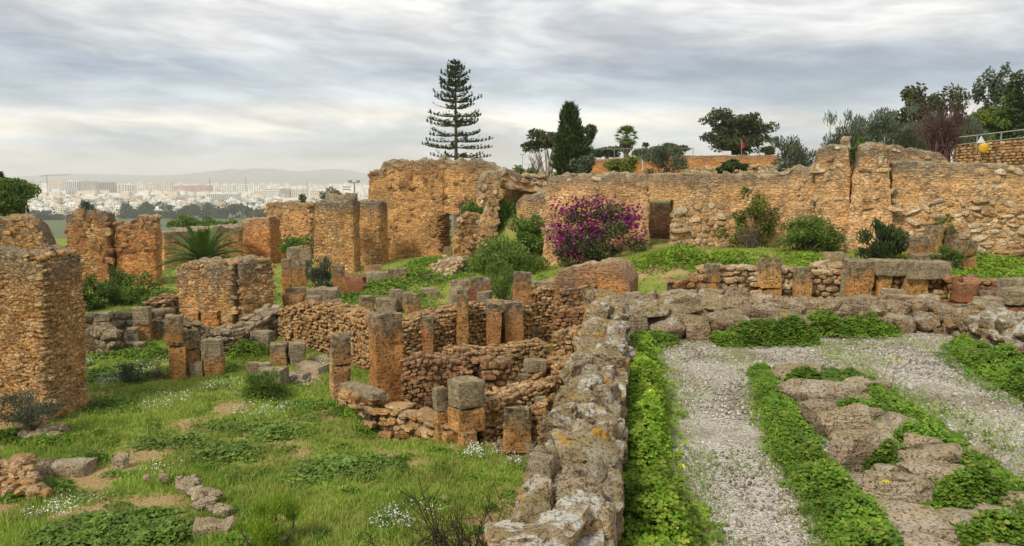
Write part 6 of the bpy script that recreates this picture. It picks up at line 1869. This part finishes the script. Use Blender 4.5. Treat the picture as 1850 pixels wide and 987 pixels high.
# ------------------------------------------------------------------ terrace and skyline fittings behind the walls
mat_plain('metal_rail', (0.26, 0.26, 0.25), 0.5, 0.2, 10.0, spec=0.5)
mat_plain('sign_white', (0.72, 0.72, 0.70), 0.6, 0.06, 3.0)
mat_plain('flag_red', (0.60, 0.025, 0.03), 0.7, 0.1, 3.0)
mat_plain('sack_yellow', (0.62, 0.36, 0.03), 0.6, 0.2, 8.0)
sZ = Shape([(1058, 290), (1120, 285), (1235, 281), (1330, 281), (1408, 280)], [(1058, 316), (1408, 310)], 74, 72, 2.0, dip=0.8)
rZ = mass('terrace_wall', 'smooth orange earth wall on the skyline below the large round tree', 'terrace wall', [(sZ, 'plaster_orange', dict(res=0.3, amp=0.1, rag=0.05, seed=601))], at(1230, 312, 73))
sZ2 = Shape([(1235, 300), (1300, 303), (1408, 302)], [(1235, 322), (1408, 322)], 60, 58, 0.8, dip=0.6)
rubble('terrace_wall', 'low pale rubble wall in front of the orange earth wall', sZ2, 0.6, 0.25, 'stone_pale', 'rubble_pale', seed=602, faces=('front',), n_obj=120)
sZ3 = Shape([(1335, 306), (1360, 298), (1410, 300), (1422, 310)], [(1335, 325), (1422, 325)], 40, 39, 0.7, dip=0.5)
rubble('rubble_heap', 'heap of pale stones on the far crest of the long wall', sZ3, 0.35, 0.2, 'stone_pale', 'rubble_pale', seed=603, tilt=0.3, rnd=0.3)
# coursed stone wall with railing
sY = Shape([(1722, 262), (1780, 256), (1900, 248)], [(1722, 305), (1900, 300)], 42, 38, 0.8, dip=0.6)
rY = thing('stone_wall', 'neatly coursed stone wall under a metal railing at the right', 'stone wall', at(1800, 300, 40))
core(rY, sY, 'core_dark', res=0.2, amp=0.02, rag=0.0, seed=604)
place_stones(rY, course_items(sY, 0.30, 0.145, 'front', depth=0.2, proud=0.04, seed=605, jit=0.05, tilt=0.02, var=0.3, hvar=0.08), 'stone_rubble', lod=3, seed=606)
rl_ = thing('railing', 'metal railing along the top of the coursed stone wall', 'railing', at(1800, 256, 40))
mb = MB()
a, b = at(1712, 251, 42.2), at(1905, 228, 38.2)
mb.tube(np.array([a, b]), 0.035, 6)
V, F = mb.get()
part('rail', V, F, MATS['metal_rail'], rl_)
mb = MB()
mb.tube(np.array([a, b]) - np.array([0, 0, 0.38]), 0.03, 6)
V, F = mb.get()
part('rail', V, F, MATS['metal_rail'], rl_)
for f in (0.05, 0.3, 0.53, 0.76, 0.98):
    mb = MB()
    p_ = a + (b - a) * f
    mb.tube(np.array([p_ - np.array([0, 0, 0.95]), p_]), 0.035, 6)
    V, F = mb.get()
    part('post', V, F, MATS['metal_rail'], rl_)
p_ = at(1776, 268, 39.6)
U, Q = boxsurf(5, 5, 6)
C = (U * 2 - 1)
C = C / np.maximum(1e-6, (np.abs(C) ** 2.6).sum(1) ** (1 / 2.6))[:, None]
V = C * np.array([0.2, 0.18, 0.27]) * (1 + 0.15 * fbm(C * 1.5, 3, 3))[:, None] + p_
V[:, 0] += 0.07 * (C[:, 2] > 0.2) * C[:, 2]
solo('yellow_sack', V, Q, MATS['sack_yellow'], 'bright yellow sack hanging on the coursed stone wall', 'sack')
p_ = at(1773, 259, 40.0)
V = np.array([[-0.22, 0, 0], [0.2, 0, 0.03], [-0.02, 0, 0.36], [-0.22, 0.03, 0], [0.2, 0.03, 0.03], [-0.02, 0.03, 0.36]]) + p_
F = [np.array([[0, 1, 2], [5, 4, 3]]), np.array([[0, 3, 4, 1], [1, 4, 5, 2], [2, 5, 3, 0]])]
solo('warning_sign', V, F, MATS['sign_white'], 'small white triangular sign by the railing at the right', 'sign', smooth=False)
# skyline fence and posts
fe = thing('wire_fence', 'thin fence line on the skyline from the cypress to the small round tree', 'fence', at(1150, 285, 76))
mb = MB()
mb.tube(np.array([at(1056, 270, 76), at(1253, 268, 76)]), 0.03, 5)
V, F = mb.get()
part('rail', V, F, MATS['metal_rail'], fe)
for px in (1060, 1110, 1160, 1207, 1252):
    mb = MB()
    mb.tube(np.array([at(px, 288, 76), at(px, 268, 76)]), 0.035, 5)
    V, F = mb.get()
    part('post', V, F, MATS['metal_rail'], fe)


def pole(name, label, px, pt, pb, Y, r=0.04, mat='metal_rail', lean=0.0):
    mb = MB()
    a, b = at(px, pb, Y), at(px + lean, pt, Y)
    mb.tube(np.stack([a, (a + b) / 2, b]), [r, r * 0.9, r * 0.8], 6)
    V, F = mb.get()
    return solo(name, V, F, MATS[mat], label, 'pole')


pole('pole', 'pale upright pole behind the long wall left of the round grey shrub', 1163, 284, 320, 45, 0.05, 'sign_white', -3)
pole('pole', 'dark post with a slanting brace right of the large round tree', 1372, 264, 284, 74, 0.05)
p_ = at(1340, 284, 78)
fl = thing('flag', 'red flag hanging on a pole in front of the large round tree', 'flag', p_)
mb = MB()
mb.tube(np.array([p_, at(1339, 253, 78)]), 0.03, 6)
V, F = mb.get()
part('pole', V, F, MATS['metal_rail'], fl)
tp = at(1339, 255, 78)
U, Q = boxsurf(6, 1, 6)
V = np.stack([U[:, 0] * 0.36 * (0.4 + 0.6 * (1 - U[:, 2])), 0.06 * np.sin(U[:, 0] * 7) + U[:, 1] * 0.01, -0.72 * (1 - U[:, 2])], 1) + tp
part('cloth', V, Q, MATS['flag_red'], fl)
mb = MB()
a = at(1313, 281, 76)
mb.box(a[0] - 0.42, a[0] + 0.42, 76, 76.06, a[2], a[2] + 0.42)
V, F = mb.get()
solo('notice_board', V, F, MATS['sign_white'], 'blank white board on the orange earth wall by the flag', 'board', smooth=False)
a = at(1056, 290, 105)
mb = MB()
mb.box(a[0] - 0.32, a[0] + 0.32, 105, 105.6, a[2] - 3, at(1056, 263, 105)[2])
mb.box(a[0] - 0.42, a[0] + 0.42, 104.9, 105.7, at(1056, 264, 105)[2], at(1056, 262, 105)[2])
V, F = mb.get()
mat_plain('pink_render', (0.50, 0.34, 0.27), 0.9, 0.15, 2.0)
solo('chimney', V, F, MATS['pink_render'], 'pinkish square shaft showing beside the shaggy cypress', 'shaft', smooth=False)


def lamp_mast(name, label, px, pt, pb, Y, w_):
    p_ = at(px, pb, Y)
    r = thing(name, label, 'lamp mast', p_)
    t_ = at(px, pt, Y)
    mb = MB()
    mb.tube(np.array([p_ - np.array([0, 0, 2.0]), t_]), [w_ * 0.10, w_ * 0.07], 8)
    V, F = mb.get()
    part('mast', V, F, MATS['metal_rail'], r)
    mb = MB()
    mb.tube(np.array([t_ + [-w_ * 0.5, 0, 0], t_ + [w_ * 0.5, 0, 0]]), w_ * 0.05, 6)
    V, F = mb.get()
    part('crossarm', V, F, MATS['metal_rail'], r)
    for sx in (-1, 1):
        mb = MB()
        c = t_ + np.array([sx * w_ * 0.48, -0.1, w_ * 0.1])
        mb.box(c[0] - w_ * 0.2, c[0] + w_ * 0.2, c[1] - 0.1, c[1] + 0.15, c[2] - w_ * 0.12, c[2] + w_ * 0.18)
        V, F = mb.get()
        part('floodlight', V, F, MATS['metal_rail'], r, smooth=False)


lamp_mast('lamp_mast', 'twin floodlight mast seen over the capped square pier', 640, 330, 352, 58, 0.6)
lamp_mast('lamp_mast', 'slim floodlight mast on the skyline left of the umbrella-crowned tree', 944, 280, 306, 80, 0.35)

# ------------------------------------------------------------------ the plain: lagoon, tree belt, city, hills
ORD = 'first second third fourth fifth sixth seventh eighth ninth tenth eleventh twelfth thirteenth'.split()
belt = [232, 258, 286, 310, 344, 372, 400, 428, 456, 476, 334, 72, 100]
for k, (px, tp_, wp, Y) in enumerate([(232, 370, 34, 1190), (258, 366, 40, 1210), (286, 367, 38, 1200), (310, 372, 30, 1180), (344, 370, 36, 1190), (372, 367, 40, 1220), (400, 372, 38, 1190), (428, 369, 40, 1210), (456, 374, 34, 1180), (476, 377, 26, 1190), (334, 378, 26, 1160), (72, 382, 40, 1150), (100, 388, 30, 1150)]):
    nth = sorted(belt).index(px)
    tree('dark_tree', 'dark bushy tree before the city, ' + ('leftmost' if nth == 0 else ORD[nth] + ' from the left') + ' in the belt', px, tp_, 398, wp, Y, 'leaf_dark', n=700, k=12, size=4.6, seed=700 + k, base_z=-60.3, trunk=0.9, group='tree belt before the city', cr=0.42)
for k, (lab, px, tp_, b_, wp, Y) in enumerate([('bright green tree on the slope behind the low rubble wall', 332, 389, 416, 48, 112), ('smaller green tree on the slope above the feather-leaved palm', 374, 395, 416, 42, 112), ('low green bush on the slope beside the plastered stub', 408, 398, 414, 36, 112)]):
    tree('broadleaf_tree', lab, px, tp_, b_, wp, Y, 'leaf_bush_light', n=1500, k=14, size=0.42, seed=720 + k, trunk=0.2, cr=0.4)

for nm, c in [('render_cream', (0.74, 0.64, 0.49)), ('render_white', (0.82, 0.79, 0.71)), ('render_grey', (0.46, 0.43, 0.39)), ('render_pink', (0.64, 0.40, 0.32)), ('render_tan', (0.62, 0.48, 0.33))]:
    mat_plain(nm, c, 0.9, 0.12, 0.08)
mat_plain('window_dark', (0.10, 0.105, 0.11), 0.4, 0.2, 0.05, spec=0.4)
PLAIN = -60.0


def yplain(py):
    d = ray(925, py)
    return PLAIN / d[2] * d[1]


def building(name, label, px0, px1, pt, pb, mat, cols=8, floors=12, style='grid', depth=18.0, group=None, Y=None):
    """block with recessed window rows and floor bands"""
    Y = Y or yplain(pb)
    a, b, tz = at(px0, pb, Y), at(px1, pb, Y), at((px0 + px1) / 2, pt, Y)[2]
    z0 = PLAIN - 0.5
    r = thing(name, label, 'building', ((a[0] + b[0]) / 2, Y, PLAIN), group)
    mb = MB()
    mb.box(a[0], b[0], Y, Y + depth, z0, tz)
    W = b[0] - a[0]
    mb.box(a[0] + W * 0.3, a[0] + W * 0.45, Y + 4, Y + 9, tz - 0.1, tz + 3.0)
    V, F = mb.get()
    wa = part('walls', V, F, MATS[mat], r, smooth=False)
    if cols:
        mb = MB()
        fh = (tz - PLAIN) / floors
        cw = W / cols
        for i in range(cols):
            if style == 'fins':
                mb.box(a[0] + cw * (i + 0.28), a[0] + cw * (i + 0.78), Y - 0.25, Y + 0.2, PLAIN + fh * 0.4, tz - fh * 0.4)
                continue
            for j in range(floors):
                mb.box(a[0] + cw * (i + 0.25), a[0] + cw * (i + 0.75), Y - 0.2, Y + 0.2, PLAIN + fh * (j + 0.28), PLAIN + fh * (j + 0.8))
        V, F = mb.get()
        part('glazing', V, F, MATS['window_dark'], r, smooth=False, kind='stuff', under=wa)
    return r


T = 'render_'
for lab, p0, p1, yt, yb, mt, cl, fl_, st in [
        ('first cream apartment block of the tower row, next to the edge tree', 12, 29, 326, 349, 'cream', 4, 9, 'grid'), ('cream apartment block with pale stripes, second in the tower row', 31, 47, 327, 350, 'white', 4, 9, 'grid'),
        ('tan apartment block in the left half of the tower row', 48, 60, 326, 350, 'tan', 3, 9, 'grid'), ('yellowish apartment block beside the white slab of the tower row', 61, 76, 327, 351, 'cream', 4, 9, 'grid'),
        ('plain white slab block in the tower row by the crane', 75, 89, 331, 355, 'white', 0, 8, 'grid'), ('cream tower block just right of the crane', 92, 117, 325, 352, 'cream', 6, 11, 'grid'),
        ('grey tower slab with white stripes, left of three', 119, 143, 327, 357, 'white', 7, 12, 'fins'), ('grey tower slab with vertical bands, middle of three', 145, 174, 328, 357, 'grey', 8, 12, 'grid'),
        ('darkest tower slab, last of three on the right', 177, 207, 329, 356, 'grey', 9, 12, 'fins'), ('pale block with a gable right of the dark tower slab', 214, 226, 334, 356, 'cream', 2, 7, 'grid'),
        ('mid-rise grey and white block right of the tower slabs', 226, 243, 333, 356, 'white', 4, 8, 'fins'), ('cluster block of white flats in the middle of the city', 245, 262, 331, 352, 'white', 4, 7, 'grid'),
        ('cream flats left of the pink block', 265, 284, 332, 351, 'cream', 5, 7, 'grid'), ('taller cream flats against the pink block', 288, 311, 330, 352, 'cream', 5, 8, 'grid'),
        ('long pink apartment block, left wing', 314, 346, 336, 355, 'pink', 8, 6, 'grid'), ('long pink apartment block, right wing', 348, 382, 335, 354, 'pink', 8, 6, 'grid'),
        ('long low building with a dark overhanging roof', 318, 366, 354, 364, 'grey', 10, 1, 'fins'), ('pale office block with tall vertical fins', 374, 432, 349, 364, 'white', 16, 3, 'fins'),
        ('white flats behind the finned office block', 396, 424, 335, 352, 'white', 6, 5, 'grid'), ('large white apartment block with stepped roof', 428, 472, 334, 353, 'white', 10, 6, 'grid'),
        ('grey-white hotel block with even window grid', 476, 504, 341, 361, 'white', 8, 6, 'grid'), ('bluish grey block beside the gridded hotel', 506, 524, 341, 360, 'grey', 5, 6, 'grid'),
        ('cream stepped block right of the bluish one', 526, 555, 342, 360, 'cream', 7, 6, 'grid'), ('pale flats near the floodlight mast', 560, 584, 345, 360, 'cream', 6, 5, 'grid'),
        ('white block with dark bands behind the floodlight mast', 612, 641, 336, 354, 'white', 1, 4, 'grid'), ('low white hall with curved pale roof', 478, 540, 358, 367, 'white', 0, 1, 'grid')]:
    building('apartment_block' if yt < 350 else 'long_building', lab, p0, p1, yt, yb, T + mt, cl, fl_, st)

# small houses between: those that show largest are things, the haze-dim rest one mass
rg = np.random.default_rng(91)
mats_ = ['render_cream', 'render_white', 'render_white', 'render_cream', 'render_white', 'render_tan']
for k in range(230):
    py = 361 + 26 * rg.random() ** 0.9
    px = rg.uniform(20, 655)
    Y = yplain(py)
    wd, dp, hh = rg.uniform(9, 26), rg.uniform(9, 16), rg.choice([4, 6, 7, 9, 10])
    q = at(px, py, Y)
    mb = MB()
    mb.box(q[0], q[0] + wd, Y, Y + dp, PLAIN - 0.4, PLAIN + hh)
    mb.box(q[0] + wd * 0.15, q[0] + wd * 0.5, Y + 2, Y + dp * 0.7, PLAIN + hh - 0.1, PLAIN + hh + 2.6)
    nw = int(wd / 4)
    V, F = mb.get()
    mi = mats_[rg.integers(6)]
    where = next(w_ for lim, w_ in ((120, 'near the crane'), (215, 'below the grey tower slabs'), (318, 'below the cream flats'), (390, 'below the long pink block'), (480, 'below the large white apartment block'), (999, 'between the hotel block and the floodlight mast')) if px < lim)
    o = solo('house', V, F, MATS[mi], 'small %s flat-roofed house in the low city %s' % (mi.split('_')[1], where), 'house', 'small %s houses %s' % (mi.split('_')[1], where), smooth=False)
    mb = MB()
    for i in range(nw):
        for j in range(max(1, int(hh / 3.3))):
            mb.box(q[0] + wd * (i + 0.3) / nw, q[0] + wd * (i + 0.62) / nw, Y - 0.12, Y + 0.1, PLAIN + 0.8 + 3.2 * j, PLAIN + 2.4 + 3.2 * j)
    V, F = mb.get()
    part('glazing', V, F, MATS['window_dark'], o, smooth=False, kind='stuff')
mbs = {m_: MB() for m_ in set(mats_)}
for k in range(2600):
    py = 331 + 30 * rg.random() ** 0.8
    px = rg.uniform(-150, 760)
    Y = yplain(py)
    q = at(px, py, Y)
    f = Y / 2500
    wd, dp, hh = rg.uniform(12, 34) * f ** 0.4, rg.uniform(12, 25), rg.choice([6, 9, 12, 15, 22], p=[.3, .3, .2, .12, .08])
    mbs[mats_[rg.integers(6)]].box(q[0], q[0] + wd, Y, Y + dp, PLAIN - 0.4, PLAIN + hh)
cityroot = thing('far_city', 'dense hazy mass of far pale city buildings', 'city', (0, 3000, PLAIN), kind='stuff')
for m_, mb in mbs.items():
    V, F = mb.get()
    part('far_buildings', V, F, MATS[m_], cityroot, smooth=False, kind='stuff')
# street trees of the city as dark tufts
mb = MB()
c = []
for k in range(900):
    py = 345 + 42 * rg.random()
    Y = yplain(py)
    q = at(rg.uniform(0, 660), py, Y)
    c.append(np.array([q[0], Y, PLAIN + 2.5]) + rg.normal(0, 1, (14, 3)) * np.array([4, 3, 2.0]))
leaf_quads(mb, np.concatenate(c), 3.6, rg, 0.7)
V, F = mb.get()
o = link('city_greenery', mesh_np('city_greenery', V, F, MATS['leaf_dark'], False))
tag(o, 'dark specks of street trees scattered through the far city', 'trees', kind='stuff')
# masts and crane
cr = thing('tower_crane', 'tall tower crane between the tower blocks of the city', 'crane', at(87, 357, 2300))
b_, t_ = at(87, 357, 2300), at(87, 316, 2300)
mb = MB()
for dx, dy in ((-1.2, -1.2), (1.2, -1.2), (-1.2, 1.2), (1.2, 1.2)):
    mb.tube(np.array([[b_[0] + dx, 2300 + dy, PLAIN], [b_[0] + dx, 2300 + dy, t_[2]]]), 0.35, 4)
for j in range(20):
    z0, z1 = PLAIN + (t_[2] - PLAIN) * j / 20, PLAIN + (t_[2] - PLAIN) * (j + 1) / 20
    mb.tube(np.array([[b_[0] - 1.2, 2298.8, z0], [b_[0] + 1.2, 2298.8, z1]]), 0.25, 4)
V, F = mb.get()
part('mast', V, F, MATS['metal_rail'], cr)
mb = MB()
mb.tube(np.array([at(75, 317.5, 2300), at(128, 316.0, 2300)]), 0.9, 4)
V, F = mb.get()
part('jib', V, F, MATS['metal_rail'], cr)
mb = MB()
p_ = at(76, 319, 2300)
mb.box(p_[0] - 2, p_[0] + 3, 2298.5, 2301.5, p_[2] - 2, p_[2] + 1.5)
V, F = mb.get()
part('counterweight', V, F, MATS['render_grey'], cr, smooth=False)
for k, (px, pt, lab) in enumerate([(380, 322, 'lattice mast above the finned office block'), (445, 320, 'lattice mast above the large white apartment block'), (556, 326, 'lattice mast near the cream stepped block')]):
    Y = yplain(354)
    b_, t_ = at(px, 354, Y), at(px, pt, Y)
    mb = MB()
    hgt = t_[2] - PLAIN
    for dx in (-1, 1):
        for dy in (-1, 1):
            mb.tube(np.array([[b_[0] + dx * 3.0, Y + dy * 3.0, PLAIN], [b_[0] + dx * 0.6, Y + dy * 0.6, t_[2]]]), 0.4, 4)
    for j in range(8):
        w0, w1 = 3.0 - 2.4 * j / 8, 3.0 - 2.4 * (j + 1) / 8
        mb.tube(np.array([[b_[0] - w0, Y - w0, PLAIN + hgt * j / 8], [b_[0] + w1, Y - w1, PLAIN + hgt * (j + 1) / 8]]), 0.3, 4)
    V, F = mb.get()
    solo('lattice_mast', V, F, MATS['metal_rail'], lab, 'mast')

# hills beyond the city
mh, t = new_mat('hill_scrub')
P = t.n('ShaderNodeNewGeometry').outputs['Position']
c = t.mix(t.ss(t.noise(P, 0.004, 5, 0.65).outputs[0], 0.35, 0.65), (0.09, 0.11, 0.06), (0.24, 0.21, 0.14))
finish(t, c, 0.95)
ridge = np.array([(-600, 318), (-200, 316), (0, 321), (60, 319), (110, 314), (180, 315), (260, 317), (330, 316), (370, 311), (398, 308), (420, 304.5), (440, 308), (458, 303.5), (478, 306), (498, 305), (530, 310), (560, 309), (590, 306), (615, 306), (640, 309), (668, 316), (760, 313), (900, 310), (1200, 314), (1600, 309), (2400, 316)], float)
pxs = np.linspace(-600, 2400, 420)
yr = np.interp(pxs, ridge[:, 0], ridge[:, 1])
rows = []
for f, Y in ((0, 7600.0), (0.25, 8300.0), (0.6, 9000.0), (0.85, 9500.0), (1.0, 9900.0), (0.0, 11500.0)):
    q = np.array([at(p_, y_, 9900.0) for p_, y_ in zip(pxs, yr)])
    x_ = q[:, 0]
    z_ = PLAIN - 2 + (q[:, 2] - PLAIN + 2) * f
    z_ = z_ + 14 * f * (1 - f) * 4 * fbm(np.stack([x_ / 420, np.full_like(x_, Y / 420), 0 * x_], 1), 4, 7) + (3.0 * fbm(np.stack([x_ / 130, 0 * x_, 0 * x_], 1), 3, 8) if f == 1 else 0)
    rows.append(np.stack([x_, np.full_like(x_, Y), z_], 1))
V = np.concatenate(rows)
n = len(pxs)
ii = np.arange(6 * n).reshape(6, n)
Q = np.stack([ii[:-1, :-1], ii[:-1, 1:], ii[1:, 1:], ii[1:, :-1]], -1).reshape(-1, 4)
o = link('hills', mesh_np('hills', V, Q, mh))
o['kind'] = 'structure'

# ------------------------------------------------------------------ haze over the plain
mz = bpy.data.materials.new('haze_air')
mz.use_nodes = True
mz.node_tree.nodes.clear()
t = NT(mz.node_tree)
pv = t.n('ShaderNodeVolumePrincipled', {'Color': (0.93, 0.94, 0.93, 1), 'Density': 0.00015, 'Anisotropy': 0.0})
pv.inputs['Density Attribute'].default_value = ''
pv.inputs['Temperature Attribute'].default_value = ''
pv.inputs['Color Attribute'].default_value = ''
t.t.links.new(pv.outputs[0], t.n('ShaderNodeOutputMaterial').inputs['Volume'])
mz.cycles.homogeneous_volume = True
mb = MB()
mb.box(-16500, 16500, -1600, 17500, -63.0, 150.0)
V, F = mb.get()
o = link('haze', mesh_np('haze', V, F, mz, False))
tag(o, 'pale haze hanging over the plain and city', 'haze', kind='stuff')
